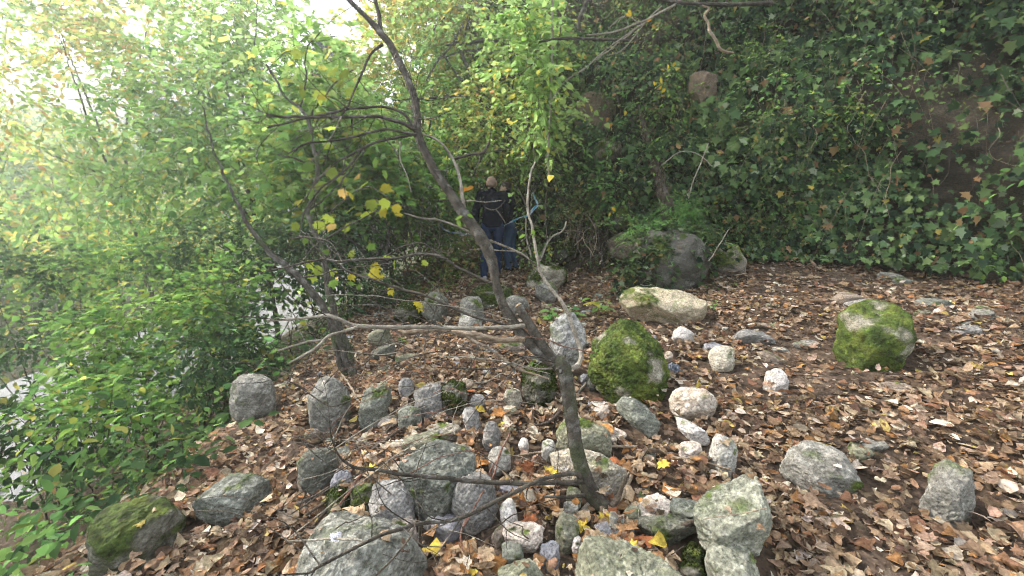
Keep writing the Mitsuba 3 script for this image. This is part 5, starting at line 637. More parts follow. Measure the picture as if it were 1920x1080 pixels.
SCRAPS = [
 ('plastic_bag', 'crumpled translucent plastic bag lying beside the tree base', 'bag', (.518, 1.76, .016), .152, (.62, .66, .66), 3, .42, 'mat_film'),
 ('plastic_wrapper', 'small crumpled bluish white wrapper beside the plastic bag', 'wrapper', (.423, 1.726, .044), .085, (.6, .62, .68), 5, .25, 'mat_film'),
 ('plastic_scrap', 'dark grey-blue scrap of plastic above the ribbed cup', 'scrap', (1.337, 3.349, .15), .123, (.13, .15, .19), 7, .5, 'mat_plastic'),
 ('paper_tissue', 'white tissue caught on a twig above the broad lichen-spotted boulder', 'tissue', (-.6, 1.251, .444), .04, (.75, .75, .8), 9, 1.1, 'mat_plastic'),
 ('paper_scrap', 'white paper scrap on the leaves right of the tree trunk', 'paper', (.595, 2.921, .046), .086, (.62, .6, .64), 11, .2, 'mat_plastic'),
 ('paper_scrap', 'pale lilac paper scrap below the mossy boulder', 'paper', (.702, 2.87, .043), .077, (.6, .55, .55), 12, .25, 'mat_plastic'),
 ('plastic_scrap', 'shiny white plastic shred beside the pointed chip of stone', 'scrap', (.231, 1.727, -.013), .06, (.55, .55, .6), 14, .4, 'mat_plastic')]
CUP = ((1.229, 3.01, .16), (.185, .061, -.003))
FIRS = ((-8.652, 22.09, 10.606, 1.7, 'dark fir tree with a pointed top standing against the bright sky'), (-6.706, 20.556, 8.308, 2, 'lower dark fir tree right of the pointed one'), (-9.02, 25.074, 9.612, 1.9, 'dark fir tree behind the two others'), (-22.353, 41.531, 13.193, 3.6, 'dark fir tree beyond the left edge'), (-33.971, 45.323, 8.238, 3.8, 'dark fir tree farther left beyond the road'))
BARE = ((1.435, 7.994, 2.86, .278), (.84, 8.401, 2.155, .224), (1.621, 7.728, 2.214, .221), (2.952, 7.284, 3.114, .15), (1.827, 7.35, 1.106, .112), (1.836, 7.241, .637, .195), (.972, 7.882, .479, .204))
# ---------------------------------------------------------------- ground, road, rock face, far hills
def axis(lo, hi, fine, far):
    a = np.arange(lo, hi, fine); k = [fine]; out = []
    x = hi
    while x < far: out.append(x); k.append(k[-1] * 1.22); x += k[-1]
    left = [2 * lo - fine - (y - hi) for y in out if (y - hi) < far]
    return np.array(sorted(left) + list(a) + out)
gx, gy = axis(-3.0, 4.6, .04, 900), axis(.9, 9.0, .04, 900)
X, Y = np.meshgrid(gx, gy); Z = H(X, Y)
Z = Z + np.where((X > -3) & (X < 4.6) & (Y > .9) & (Y < 9), .025 * (meshkit.fbm(np.stack([X * 11, Y * 11, X * 0], -1), 3) - .5), 0)
Z = np.where((Y > 160) | (np.abs(X) > 160), np.minimum(Z, 4), Z)
V = np.stack([X, Y, Z], -1).reshape(-1, 3); ny, nx = X.shape
i, j = np.meshgrid(np.arange(ny - 1), np.arange(nx - 1), indexing='ij')
q = np.stack([i * nx + j, i * nx + j + 1, (i + 1) * nx + j + 1, (i + 1) * nx + j], -1).reshape(-1, 4)
w = meshkit.fbm(V * np.array([7, 7, 7]), 4)[:, None]; g2 = meshkit.fbm(V * 1.3 + 4, 3)[:, None]
col = np.array([.035, .025, .019]) + np.array([.07, .05, .036]) * np.clip(w * 1.6 - .4, 0, 1)
far = np.clip((np.hypot(V[:, :1], V[:, 1:2]) - 9) / 5, 0, 1)
col = col * (1 - .75 * far) + .75 * far * (np.array([.045, .055, .028]) + .05 * g2)
struct('ground', vc(V, np.vstack([q[:, [0, 1, 2]], q[:, [0, 2, 3]]]), col, 'mat_soil'), 'dark soil slope covered with autumn leaves that tips down to the left')
ry = np.arange(-30, 44, 1.0); cx = -7.6 - .012 * (ry - 8) ** 2 * (ry > 8)
rx = np.linspace(-2.3, 2.3, 9)
RX, RY = cx[:, None] + rx[None], np.repeat(ry[:, None], 9, 1); RZ = H(RX, RY) * 0 + np.maximum(H(cx, ry), H(cx + 2.2, ry))[:, None] + .02
i, j = np.meshgrid(np.arange(len(ry) - 1), np.arange(8), indexing='ij')
q = np.stack([i * 9 + j, i * 9 + j + 1, (i + 1) * 9 + j + 1, (i + 1) * 9 + j], -1).reshape(-1, 4)
RV = np.stack([RX, RY, RZ], -1).reshape(-1, 3); struct('road', vc(RV, np.vstack([q[:, [0, 1, 2]], q[:, [0, 2, 3]]]), np.array([.24, .245, .26]) * (.8 + .4 * meshkit.fbm(RV * 2, 4))[:, None], 'mat_road'), 'pale asphalt road at the foot of the bank on the left')
def face(x, h):
    """a point of the rock face h metres above its foot, above the place x along it"""
    x, h = np.asarray(x, float), np.asarray(h, float)
    y0 = cliff_y(x); z0 = H(x, y0 - .3)
    p = np.stack([x, y0 + LEAN * h, z0 + h], -1)
    big = meshkit.fbm(p * .55 + 3, 3, 2) - .5; mid = meshkit.fbm(p * 1.9, 3, 6) - .5
    out = 1.0 * big * sstep(0, 1.2, h) + .42 * mid + .10 * (meshkit.fbm(p * 7, 3, 8) - .5)
    nrm = np.stack([np.full_like(x, -.30), np.full_like(x, -.92), np.full_like(x, .25)], -1)
    return p + nrm * out[..., None], nrm
sx, sh = np.linspace(-2.2, 14, 310), np.linspace(-.5, 8.2, 165)
SX, SH = np.meshgrid(sx, sh); P, _ = face(SX, SH); P = P.reshape(-1, 3)
i, j = np.meshgrid(np.arange(len(sh) - 1), np.arange(len(sx) - 1), indexing='ij'); n_ = len(sx)
q = np.stack([i * n_ + j, i * n_ + j + 1, (i + 1) * n_ + j + 1, (i + 1) * n_ + j], -1).reshape(-1, 4)
w = meshkit.fbm(P * 2.3, 4, 3)[:, None]; m = np.clip((meshkit.fbm(P * 1.1 + 9, 3, 5) - .5) * 5, 0, 1)[:, None]
col = np.array([.026, .020, .015]) + np.array([.06, .048, .036]) * np.clip(w * 1.8 - .5, 0, 1); col = col + (np.array([.04, .055, .02]) - col) * m * .7
struct('rock_face', vc(P, np.vstack([q[:, [0, 1, 2]], q[:, [0, 2, 3]]]), col, 'mat_rock'), 'steep rock and earth face overgrown with ivy on the right')
ang = np.radians(np.linspace(60, 200, 281)); rr = np.linspace(0, 1, 26)
A, Rr = np.meshgrid(ang, rr); rad = 150 + 330 * Rr
top = 9 + 26 * meshkit.fbm(np.stack([np.cos(A) * 3, np.sin(A) * 3, A * 0], -1), 3, 4) * sstep(118, 150, np.degrees(A)) + 30 * sstep(112, 60, np.degrees(A))
HZ = -4 + top * Rr ** .8 + 5 * meshkit.fbm(np.stack([np.cos(A) * rad / 9, np.sin(A) * rad / 9, A * 0], -1), 3, 2) * sstep(0, .2, Rr)
HV = np.stack([np.cos(A) * rad, np.sin(A) * rad, HZ], -1).reshape(-1, 3)
i, j = np.meshgrid(np.arange(25), np.arange(280), indexing='ij'); q = np.stack([i * 281 + j, i * 281 + j + 1, (i + 1) * 281 + j + 1, (i + 1) * 281 + j], -1).reshape(-1, 4)[:, ::-1]
hc = np.array([.035, .055, .025]) + np.array([.09, .07, .02]) * np.clip(meshkit.fbm(HV / 6, 3)[:, None] * 2 - .7, 0, 1)
struct('hills', vc(HV, np.vstack([q[:, [0, 1, 2]], q[:, [0, 2, 3]]]), hc, 'mat_soil'), 'distant wooded hills beyond the road')
# ---------------------------------------------------------------- rocks
def cube_sphere(n):
    u = np.tan(np.linspace(-1, 1, n + 1) * math.pi / 4); a, b = np.meshgrid(u, u, indexing='ij'); one = np.ones_like(a); vs, fs = [], []
    for k, (x, y, z) in enumerate([(a, b, one), (b, a, -one), (one, a, b), (-one, b, a), (b, one, a), (a, -one, b)]):
        vs.append(np.stack([x, y, z], -1).reshape(-1, 3)); i, j = np.meshgrid(np.arange(n), np.arange(n), indexing='ij'); m = n + 1
        q = np.stack([i * m + j, (i + 1) * m + j, (i + 1) * m + j + 1, i * m + j + 1], -1).reshape(-1, 4) + k * m * m
        fs.append(np.vstack([q[:, [0, 1, 2]], q[:, [0, 2, 3]]]))
    v, f = unit(np.vstack(vs)), np.vstack(fs)
    _, first, inv = np.unique(np.round(v, 6), axis=0, return_index=True, return_inverse=True)
    return v[first], inv.ravel()[f]
_cs = {}
# base, second colour, speckle, moss, lichen spots, lichen colour
ROCK = {
 'moss': ((.22, .20, .16), (.34, .31, .25), .3, .93, .3, (.5, .48, .40)), 'cream': ((.40, .33, .23), (.55, .48, .36), .3, .03, .2, (.33, .34, .20)),
 'lichen': ((.16, .155, .15), (.30, .29, .28), .45, .02, .75, (.50, .49, .47)), 'greygreen': ((.15, .16, .135), (.26, .27, .24), .6, .03, .35, (.36, .37, .33)),
 'greygreen2': ((.17, .18, .15), (.27, .28, .24), .35, .03, .15, (.36, .37, .32)), 'lichengreen': ((.12, .125, .10), (.24, .24, .20), .5, .16, .8, (.40, .40, .36)),
 'lichengrey': ((.19, .18, .16), (.29, .28, .25), .4, .04, .35, (.40, .39, .36)), 'granite': ((.25, .24, .235), (.36, .35, .34), .6, .0, .1, (.45, .44, .42)),
 'granitedark': ((.20, .195, .19), (.28, .27, .26), .55, .0, .1, (.4, .39, .37)), 'granitetan': ((.28, .25, .20), (.42, .38, .31), .55, .02, .1, (.46, .46, .47)),
 'mossdark': ((.09, .085, .065), (.17, .16, .13), .4, .5, .1, (.3, .3, .27)), 'pinkwhite': ((.42, .36, .31), (.58, .51, .46), .18, .02, .1, (.62, .58, .52)),
 'pale': ((.36, .35, .32), (.50, .48, .44), .25, .04, .2, (.55, .54, .5)), 'white': ((.48, .45, .43), (.64, .60, .57), .15, .02, .1, (.62, .6, .56)),
 'olive': ((.17, .17, .115), (.26, .255, .19), .3, .08, .15, (.36, .36, .29)), 'creampale': ((.44, .40, .32), (.58, .53, .44), .25, .04, .1, (.5, .5, .42)),
 'slab': ((.20, .21, .16), (.31, .31, .25), .5, .03, .4, (.40, .40, .34)), 'slabdark': ((.13, .13, .10), (.23, .225, .18), .3, .1, .1, (.3, .3, .25)),
 'slabmoss': ((.16, .17, .115), (.27, .275, .20), .35, .14, .3, (.36, .36, .29)), 'darkgreen': ((.09, .092, .075), (.16, .16, .135), .35, .10, .1, (.24, .25, .21)),
 'tanwhite': ((.32, .24, .17), (.56, .50, .44), .15, .05, .3, (.6, .56, .5)), 'slate': ((.24, .24, .27), (.36, .36, .40), .2, .02, .1, (.42, .42, .45)),
 'browngrey': ((.17, .13, .10), (.28, .23, .19), .3, .08, .1, (.34, .31, .27)), 'brownrock': ((.10, .072, .052), (.18, .135, .10), .25, .05, .1, (.16, .15, .12)),
 'cliffgrey': ((.13, .125, .11), (.24, .225, .20), .35, .10, .15, (.3, .29, .26)), 'slabtan': ((.21, .18, .14), (.30, .27, .22), .22, .2, .1, (.33, .31, .26)),
 'creammoss': ((.30, .27, .21), (.44, .40, .33), .25, .30, .2, (.5, .47, .4)),
}
TONE = {'moss': 0.688, 'cream': 0.731, 'lichen': 0.688, 'greygreen': 0.494, 'greygreen2': 0.57, 'lichengreen': 0.522, 'lichengrey': 0.589, 'granite': 0.645, 'granitedark': 0.617, 'granitetan': 0.688, 'mossdark': 0.645, 'slab': 0.646, 'slabdark': 0.617, 'slabmoss': 0.589, 'olive': 0.646, 'darkgreen': 0.665, 'slate': 0.645, 'pale': 0.66, 'creampale': 0.72, 'creammoss': 0.645, 'browngrey': 0.688, 'cliffgrey': .44, 'slabtan': 0.688, 'brownrock': 1.0, 'pinkwhite': 0.76, 'white': 0.74, 'tanwhite': 0.76}     # how dark each kind of stone is
rock_pts = []
def rock(c, yaw, tilt, D, poly, kind, p, N, rough, pits, seed):
    g = np.random.default_rng(seed)
    if N not in _cs: _cs[N] = cube_sphere(N)
    dirs, f = _cs[N]
    poly = np.array(poly, float); w, h = np.ptp(poly, axis=0)
    dirs = unit(dirs * np.array([w, D, h]))
    pl, nx_ = [], np.roll(poly, -1, 0)
    area = np.sum(poly[:, 0] * nx_[:, 1] - poly[:, 1] * nx_[:, 0])
    for a, b in zip(poly, nx_):
        e = b - a; n2 = np.array([e[1], -e[0]]) * (1 if area > 0 else -1); n2 /= max(np.linalg.norm(n2), 1e-9); d = max(n2 @ a, .12 * min(w, h))
        for s in (-1, 1):
            al = g.uniform(.12, .6); y0 = s * g.uniform(.0, .05) * D
            pl.append((n2[0] * math.cos(al), s * math.sin(al), n2[1] * math.cos(al), d * math.cos(al) + s * math.sin(al) * y0))
    for s in (-1, 1):
        for _ in range(3):
            n3 = unit(np.array([g.normal() * .42, s, g.normal() * .42 + (.25 if s < 0 else 0)])); pl.append((*n3, D * .5 * g.uniform(.82, 1.1)))
    if p > 9:       # a lying top and an upright front, as weathered blocks have
        ct_, st_ = math.cos(tilt), math.sin(tilt); a_, b_ = g.normal() * .16, g.normal() * .10
        n3 = unit(np.array([a_, -st_, ct_ + b_])); pl.append((*n3, n3[1] * D * .10 + n3[2] * h * .47))
        for s in (-1, 1):
            n3 = unit(np.array([s * g.uniform(.25, .8), -ct_, -st_ + g.uniform(-.05, .25)])); pl.append((*n3, D * g.uniform(.36, .46)))
    pl = np.array(pl); pl[:, 3] = np.maximum(pl[:, 3], .1 * min(w, h, D))
    r = ((np.maximum(dirs @ pl[:, :3].T, 0) / pl[:, 3]) ** p).sum(1) ** (-1 / p)
    if p > 12:      # broken faces
        v0 = dirs * r[:, None]; cut = []
        for _ in range(5 if kind != 'moss' else 1):
            n3 = unit(g.normal(size=3) * [.75, .4, .75] + [0, -1.15, .25]); cut.append((*n3, np.max(v0 @ n3) * g.uniform(.78, .96)))
        pl = np.vstack([pl, cut]); r = ((np.maximum(dirs @ pl[:, :3].T, 0) / pl[:, 3]) ** (p * 2.2)).sum(1) ** (-1 / (p * 2.2))
    r *= 1 + .35 / p
    s = (w * h * D) ** (1 / 3); v = dirs * r[:, None]
    e = lambda fr, o, k: meshkit.fbm(v * fr + seed * 3.7, o, k)
    ridged = 1 - np.abs(2 * e(2.6 / s, 3, 3) - 1)
    dis = rough * s * ((.10 if p < 13 else .055) * (e(2.2 / s, 3, 1) - .5) + .05 * (ridged - .7) + .05 * (e(7 / s, 3, 2) - .5)) + (min(.013, .05 * s) * (e(24, 3, 4) - .5) + min(.011, .05 * s) * (np.abs(2 * e(60, 2, 5) - 1) - .3)) * (1.0 if p > 10 else .45)
    base, alt, sp, moss, lich, lc = ROCK[kind]; base, alt, lc = (np.array(q_) * TONE[kind] for q_ in (base, alt, lc))
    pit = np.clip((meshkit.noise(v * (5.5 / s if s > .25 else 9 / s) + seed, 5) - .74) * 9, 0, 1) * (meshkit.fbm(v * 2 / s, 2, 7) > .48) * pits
    col = base + (alt - base) * np.clip(e(5 / s, 4, 11) * 2 - .5, 0, 1)[:, None]
    up = unit(v) @ np.array([0, -math.sin(tilt) * 0 + 0, 1.0])
    li = np.clip((e(9 / s + 8, 3, 21) + .25 * e(60, 2, 25) - .78 + .35 * lich) * 8, 0, 1) * (lich > 0)
    col = col + (lc - col) * (li * .8)[:, None]
    col *= np.clip(1 + sp * (2.6 * (meshkit.fbm(v * 70 + seed, 3, 31) - .5) + 1.1 * (meshkit.noise(v * 130 + 5, 33) - .5) + 1.5 * (e(14, 3, 35) - .5)), .25, 2)[:, None]
    mo = np.clip((e(3.2 / s, 4, 41) + (.16 if kind != 'moss' else -.05) * up + .30 * (moss - .5) - .42) * 9 + 1.6 * (e(30, 3, 43) - .5), 0, 1) if moss > .015 else np.zeros(len(v))
    if moss < .2: mo *= np.clip((e(2 / s, 2, 47) - .5) * 6, 0, 1)
    mc = np.array([.050, .076, .014]) * np.clip(2.6 * e(38, 3, 51) - .45, .15, 2.2)[:, None] + np.array([.05, .05, .008]) * np.clip(e(6 / s, 3, 53) * 3.4 - 1.5, 0, 1)[:, None]
    if kind in ('mossdark', 'slabmoss', 'creammoss'): mc = mc * .7
    col = col + (mc - col) * mo[:, None]
    dis = dis + mo * (.005 + .022 * (meshkit.fbm(v * 45, 3, 61) - .5)) * min(1, s / .3) - pit * .05 * s
    col *= (1 - .45 * pit)[:, None]  # shade of the sunken pits put into the stone colour as well
    v = v + dirs * dis[:, None]
    cy, sy, ct, st = math.cos(yaw), math.sin(yaw), math.cos(tilt), math.sin(tilt)
    right, fwd, upv = np.array([cy, -sy, 0]), np.array([sy * ct, cy * ct, -st]), np.array([sy * st, cy * st, ct])
    W = np.array(c) + v @ np.stack([right, fwd, upv])
    return W, f, col, mo
for k_, (name, label, c, yaw, tilt, D, poly, kind, p, N, rough, pits, onface) in enumerate(ROCKS):
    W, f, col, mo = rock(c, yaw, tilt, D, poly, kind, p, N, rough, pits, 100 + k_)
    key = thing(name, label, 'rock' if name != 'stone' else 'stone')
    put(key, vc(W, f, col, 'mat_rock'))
    rock_pts.append(W)
    if kind in ('moss', 'mossdark', 'creammoss') and N > 14 and W[:, 1].mean() < 8 and abs(W[:, 0].mean()) < .6 * W[:, 1].mean():   # moss as small tufts standing on the stone
        g = np.random.default_rng(k_); fm = mo[f].mean(1); tri = W[f]; nrm = np.cross(tri[:, 1] - tri[:, 0], tri[:, 2] - tri[:, 0]); ar = np.linalg.norm(nrm, axis=1); pr = ar * (fm > .5); 
        if pr.sum() <= 0: continue
        n = int(min(14000, 30000 * pr.sum())); i_ = g.choice(len(f), n, p=pr / pr.sum()); bc = g.dirichlet((1, 1, 1), n); pos = (tri[i_] * bc[:, :, None]).sum(1) - unit(nrm[i_]) * .002
        d = unit(nrm[i_]) + g.normal(size=(n, 3)) * .55 + [0, 0, .15]; tone = np.clip(2.4 * meshkit.fbm(pos * 16, 3, 5) - .5, .2, 1.9)[:, None]
        part(key, 'moss', vc(*scatter('tuft', frames(d, g.normal(size=(n, 3)), g.uniform(.005, .013, n) * (1.3 if kind == 'mossdark' else 1)), pos, np.array([.052, .072, .020]) * tone * g.uniform(.6, 1.4, (n, 1)) * (.8 if kind == 'mossdark' else 1)), 'mat_leaf'), kind='stuff')
NEAR = [('thickly covered in bright', 'the mossy boulder'), ('long cream', 'the cream boulder'), ('big blocky', 'the big grey-green boulder'), ('broad lichen', 'the broad lichen-spotted boulder'), ('long grey and tan', 'the long granite block'), ('egg-shaped stone on', 'the egg-shaped stone'),
        ('large slanting', 'the slanting slab'), ('dark jagged mossy rock between', 'the dark jagged rock'), ('angular grey-green', 'the angular grey-green rock'), ('angular rock near', 'the pink angular rock'), ('tuft of dark moss', 'the oval stone with moss'), ('foot of the twisted tree', 'the twisted tree'), ('wide flat', 'the wide flat boulder'), ('pale boulder with moss', 'the two people'), ('hollow under', 'the fork of the tree')]
ANCH = [(n_, rock_pts[[i for i, r_ in enumerate(ROCKS) if s_ in r_[1]][0]][:, :2].mean(0)) for s_, n_ in NEAR]
def nearest(x, y): return min(ANCH, key=lambda a: (a[1][0] - x) ** 2 + (a[1][1] - y) ** 2)[0]
# top surface of the rocks, so that fallen leaves lie on them and not in them
RP = np.vstack(rock_pts); res = .025; gx0, gy0, gw, gh = -6.0, .5, 520, 400
zt = np.full((gw, gh), -9.0); ix, iy = ((RP[:, 0] - gx0) / res).astype(int), ((RP[:, 1] - gy0) / res).astype(int)
ok = (ix >= 0) & (ix < gw) & (iy >= 0) & (iy < gh); np.maximum.at(zt, (ix[ok], iy[ok]), RP[ok, 2]); zt = maximum_filter(zt, 3)
def topz(x, y):
    i, j = np.clip(((x - gx0) / res).astype(int), 0, gw - 2), np.clip(((y - gy0) / res).astype(int), 0, gh - 2)
    z = zt[i, j]; slope = np.maximum(np.abs(zt[i + 1, j] - z), np.abs(zt[i, j + 1] - z))
    return z, slope
g = np.random.default_rng(77)      # small stones scattered among the leaves
for q_ in range(190):
    dd = 1.7 + 4.6 * g.uniform() ** 1.2; x0, y0 = dd * g.uniform(-.52, .52), dd
    if topz(np.array([x0]), np.array([y0]))[0][0] > -5: continue
    w_ = .035 + .13 * g.uniform() ** 2.2; th = np.sort(g.uniform(0, 2 * math.pi, 7)); pol = np.stack([np.cos(th) * w_ / 2, np.sin(th) * w_ * .36], 1)
    if np.ptp(pol[:, 0]) < .6 * w_ or pol[:, 1].min() > -.1 * w_ or pol[:, 1].max() < .1 * w_: continue
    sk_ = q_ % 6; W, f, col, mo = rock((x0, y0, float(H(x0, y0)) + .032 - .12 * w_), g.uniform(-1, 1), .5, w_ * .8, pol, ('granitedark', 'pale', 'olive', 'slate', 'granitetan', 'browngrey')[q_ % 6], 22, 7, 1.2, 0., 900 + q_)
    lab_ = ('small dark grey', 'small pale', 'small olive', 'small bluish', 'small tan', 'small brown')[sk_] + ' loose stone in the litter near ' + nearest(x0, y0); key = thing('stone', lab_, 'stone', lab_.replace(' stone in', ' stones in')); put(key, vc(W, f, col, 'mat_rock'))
g = np.random.default_rng(79)      # flat half buried stones between the boulders
for q_ in range(110):
    y0 = 1.7 + 4.2 * g.uniform() ** 1.2; x0 = y0 * g.uniform(-.5, .5); w_ = .08 + .17 * g.uniform() ** 1.5
    if topz(np.array([x0]), np.array([y0]))[0][0] > -5 or y0 > cliff_y(x0) - .6 or (-.7 < x0 < .2 and y0 > 5.2): continue
    th = np.arange(7) * 2 * math.pi / 7 + g.uniform(-.3, .3, 7); pol = np.stack([np.cos(th) * w_ * .6, np.sin(th) * w_ * g.uniform(.22, .40)], 1) * g.uniform(.85, 1.15, (7, 1))
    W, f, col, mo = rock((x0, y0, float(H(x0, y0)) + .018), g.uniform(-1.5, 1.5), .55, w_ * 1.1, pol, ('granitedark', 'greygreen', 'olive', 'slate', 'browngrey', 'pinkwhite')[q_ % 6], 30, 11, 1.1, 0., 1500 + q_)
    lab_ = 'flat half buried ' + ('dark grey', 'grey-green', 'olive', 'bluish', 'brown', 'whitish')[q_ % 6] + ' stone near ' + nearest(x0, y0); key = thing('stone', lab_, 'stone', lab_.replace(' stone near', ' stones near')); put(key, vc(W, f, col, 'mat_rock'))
g = np.random.default_rng(78)      # the rocky floor goes on to the right
for q_ in range(34):
    y0 = g.uniform(1.7, 5.6); x0 = y0 * g.uniform(.58, 1.15); w_ = .10 + .22 * g.uniform() ** 1.6
    if topz(np.array([x0]), np.array([y0]))[0][0] > -5 or y0 > cliff_y(x0) - .5: continue
    th = np.arange(7) * 2 * math.pi / 7 + g.uniform(-.3, .3, 7); pol = np.stack([np.cos(th) * w_ * .6, np.sin(th) * w_ * g.uniform(.26, .42)], 1) * g.uniform(.85, 1.15, (7, 1))
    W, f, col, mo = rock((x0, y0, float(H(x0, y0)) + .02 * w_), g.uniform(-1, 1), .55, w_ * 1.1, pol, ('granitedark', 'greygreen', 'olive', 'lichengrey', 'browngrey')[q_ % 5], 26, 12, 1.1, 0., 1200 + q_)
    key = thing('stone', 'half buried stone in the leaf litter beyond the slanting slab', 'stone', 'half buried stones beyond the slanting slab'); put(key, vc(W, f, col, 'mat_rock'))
# ---------------------------------------------------------------- fallen leaves
DRY = [dry(s, w) for s, w in ((1, .30), (2, .36), (3, .26), (4, .40), (5, .33), (6, .22), (7, .3), (8, .38))]
for s_ in (1, 2, 3):     # some are fallen lobed leaves
    v, f = LEAF['maple']; v = v * [.85, .95, 1] + np.array([0, 0, 1]) * ((-1) ** s_ * .5 * v[:, :1] ** 2 + .35 * (v[:, 1:2] - .4) ** 2 + .25 * (meshkit.noise(v * 3.1 + s_, s_)[:, None] - .5)); v[:, 2] -= v[:, 2].min(); DRY.append((v, f))
DRYLOW = [(v[[0, 4, 6, 5, 10, 12, 11, 16]], np.array([(0, 3, 1), (0, 2, 3), (1, 3, 6), (1, 6, 4), (3, 2, 6), (2, 5, 6), (4, 6, 7), (6, 5, 7)])) for v, f in DRY[:8]]
def litter(n):
    d = 1.25 + 8.6 * rng.uniform(size=n) ** 1.25; x = d * rng.uniform(-1.5, 1.5, n); y = d
    inph = np.abs(x) < .56 * d
    keep = inph | (rng.uniform(size=n) < np.where(x < 0, .6, .42))
    keep &= (y < cliff_y(x) + .25) & (rng.uniform(size=n) < np.where(x < -5.6, .15, 1)) & (rng.uniform(size=n) < np.clip((meshkit.fbm(np.stack([x * 1.6, y * 1.6, x * 0 + 2], -1), 3) - .30) * 3.8, .38, 1))
    return x[keep], y[keep]
x, y = litter(170000); z = H(x, y); zr, sl = topz(x, y); on = zr > z + .02
keep = ~on | ((sl < .012) & (rng.uniform(size=len(x)) < .022) & (zr < z + .8)); x, y, z, zr, on = (a[keep] for a in (x, y, z, zr, on))
n = len(x); lift = np.where(on, .0, rng.uniform(.0, .045, n)); nb = np.clip((maximum_filter(zt, 9)[np.clip(((x - gx0) / res).astype(int), 0, gw - 1), np.clip(((y - gy0) / res).astype(int), 0, gh - 1)] - z) * 8, 0, 1)      # leaves bank up against the stones
lift = lift + nb * ~on * rng.uniform(0, .075, n) * np.clip(meshkit.noise(np.stack([x * 5, y * 5, x * 0], -1), 3) * 2 - .3, 0, 1)
z = np.where(on, zr - .004, z + lift)
dist = np.hypot(x, y); size = (.022 + .066 * rng.uniform(size=n) ** 1.4) * (1 + .05 * np.clip(dist - 4, 0, 6)) * np.where(rng.uniform(size=n) < .07, 1.35, 1) * np.where(on, .75, 1)
tiltn = np.where(on, .14, .42); nr = np.stack([rng.normal(size=n) * tiltn, rng.normal(size=n) * tiltn, np.ones(n)], -1); nr[:, 2] *= np.where(rng.uniform(size=n) < .4, -1, 1)
d = np.stack([rng.normal(size=n), rng.normal(size=n), rng.normal(size=n) * .12], -1)
col = pick('litter', n, rng, .25); patch = meshkit.fbm(np.stack([x * 1.7, y * 1.7, x * 0 + 8], -1), 3)[:, None]
col = col * (.6 + .8 * patch)
M = frames(d, nr, size); pos = np.stack([x, y, z], -1)
inph = (np.abs(x) < .47 * y + .05) & (y > 1.5)
near = inph & (dist < 4.2) & (lift > .03) | (inph & on & (dist < 3.5)); score = np.where(near, size / dist, 0)
one = np.argsort(-score)[:300]; rest = np.ones(n, bool); rest[one] = False
ms = []
kindi = rng.integers(0, 11, n)
for k in range(11):
    m = rest & (kindi == k) & (dist < 2.8); ms.append(scatter(DRY[k], M[m], pos[m], col[m]))
    m = rest & (kindi == k) & (dist >= 2.8); ms.append(scatter(DRYLOW[k % 8], M[m], pos[m], col[m]))
key = thing('leaf_litter', 'thick layer of brown and tan fallen leaves covering the slope', 'leaf litter', kind='stuff')
put(key, vc(*join(ms), 'mat_dry'))
CLASS = [('brown', (.24, .14, .075), 'dull brown curled leaf fallen among the litter'), ('tan', (.40, .30, .20), 'tan curled dry leaf fallen among the litter'), ('orange', (.36, .18, .07), 'bright orange leaf fallen among the litter'),
         ('yellow', (.52, .40, .08), 'yellow leaf fallen among the litter'), ('grey', (.42, .37, .30), 'pale whitish dry leaf fallen among the litter'), ('red', (.28, .11, .055), 'reddish brown leaf fallen among the litter')]
cw = np.array([.30, .29, .13, .06, .14, .08]); ply_of = {}
for q_, i_ in enumerate(one):
    ci = rng.choice(6, p=cw / cw.sum()); sh = int(rng.integers(0, 11)); tone = int(rng.integers(0, 3))
    if (ci, sh, tone) not in ply_of:
        v, f = DRY[sh]; ply_of[ci, sh, tone] = vc(v, f, np.array(CLASS[ci][1]) * (.8 + .2 * tone) * (.85 + .3 * meshkit.noise(v * 5, sh))[:, None], 'mat_dry')
    lab_ = CLASS[ci][2].replace(' among the litter', '') + ' on the litter near ' + nearest(pos[i_, 0], pos[i_, 1]); key = thing('fallen_leaf', lab_, 'leaf', CLASS[ci][0] + ' fallen leaves near ' + nearest(pos[i_, 0], pos[i_, 1]))
    put(key, {**ply_of[ci, sh, tone], 'to_world': mat(M[i_] * (1.05), pos[i_] + [0, 0, .004])})
# ---------------------------------------------------------------- the small bare tree in front
t = thing('small_tree', 'small crooked leafless tree leaning to the left in front of the boulders', 'tree')
for k_, (name, kind, P) in enumerate(TREE):
    P = np.array(P); big = P[:, 3].max() > .02
    part(t, name, vc(*tube(P, kind, 14 if big else 8, .012 if big else .02, .09 if big else .12, .006 if big else .008, k_, moss=.35 if k_ == 0 else 0), 'mat_bark'))
for k_, P in enumerate(TWIGS):
    part(t, 'twig', vc(*tube(np.array(P), 'bark' if k_ % 3 else 'palebark', 5, .025, .12, .012, 60 + k_), 'mat_bark'))
CUTP = np.array(TREE[2][2][-1]); Q_ = np.array(TREE[2][2][-2]); dd = unit(CUTP[:3] - Q_[:3])
part(t, 'cut_end', vc(*tube(np.array([[*(CUTP[:3] + dd * .003), CUTP[3] * .94], [*(CUTP[:3] + dd * .0075), CUTP[3] * .9]]), 'cut', 12, .004, .05), 'mat_bark'), label='pale sawn end of the short stem')
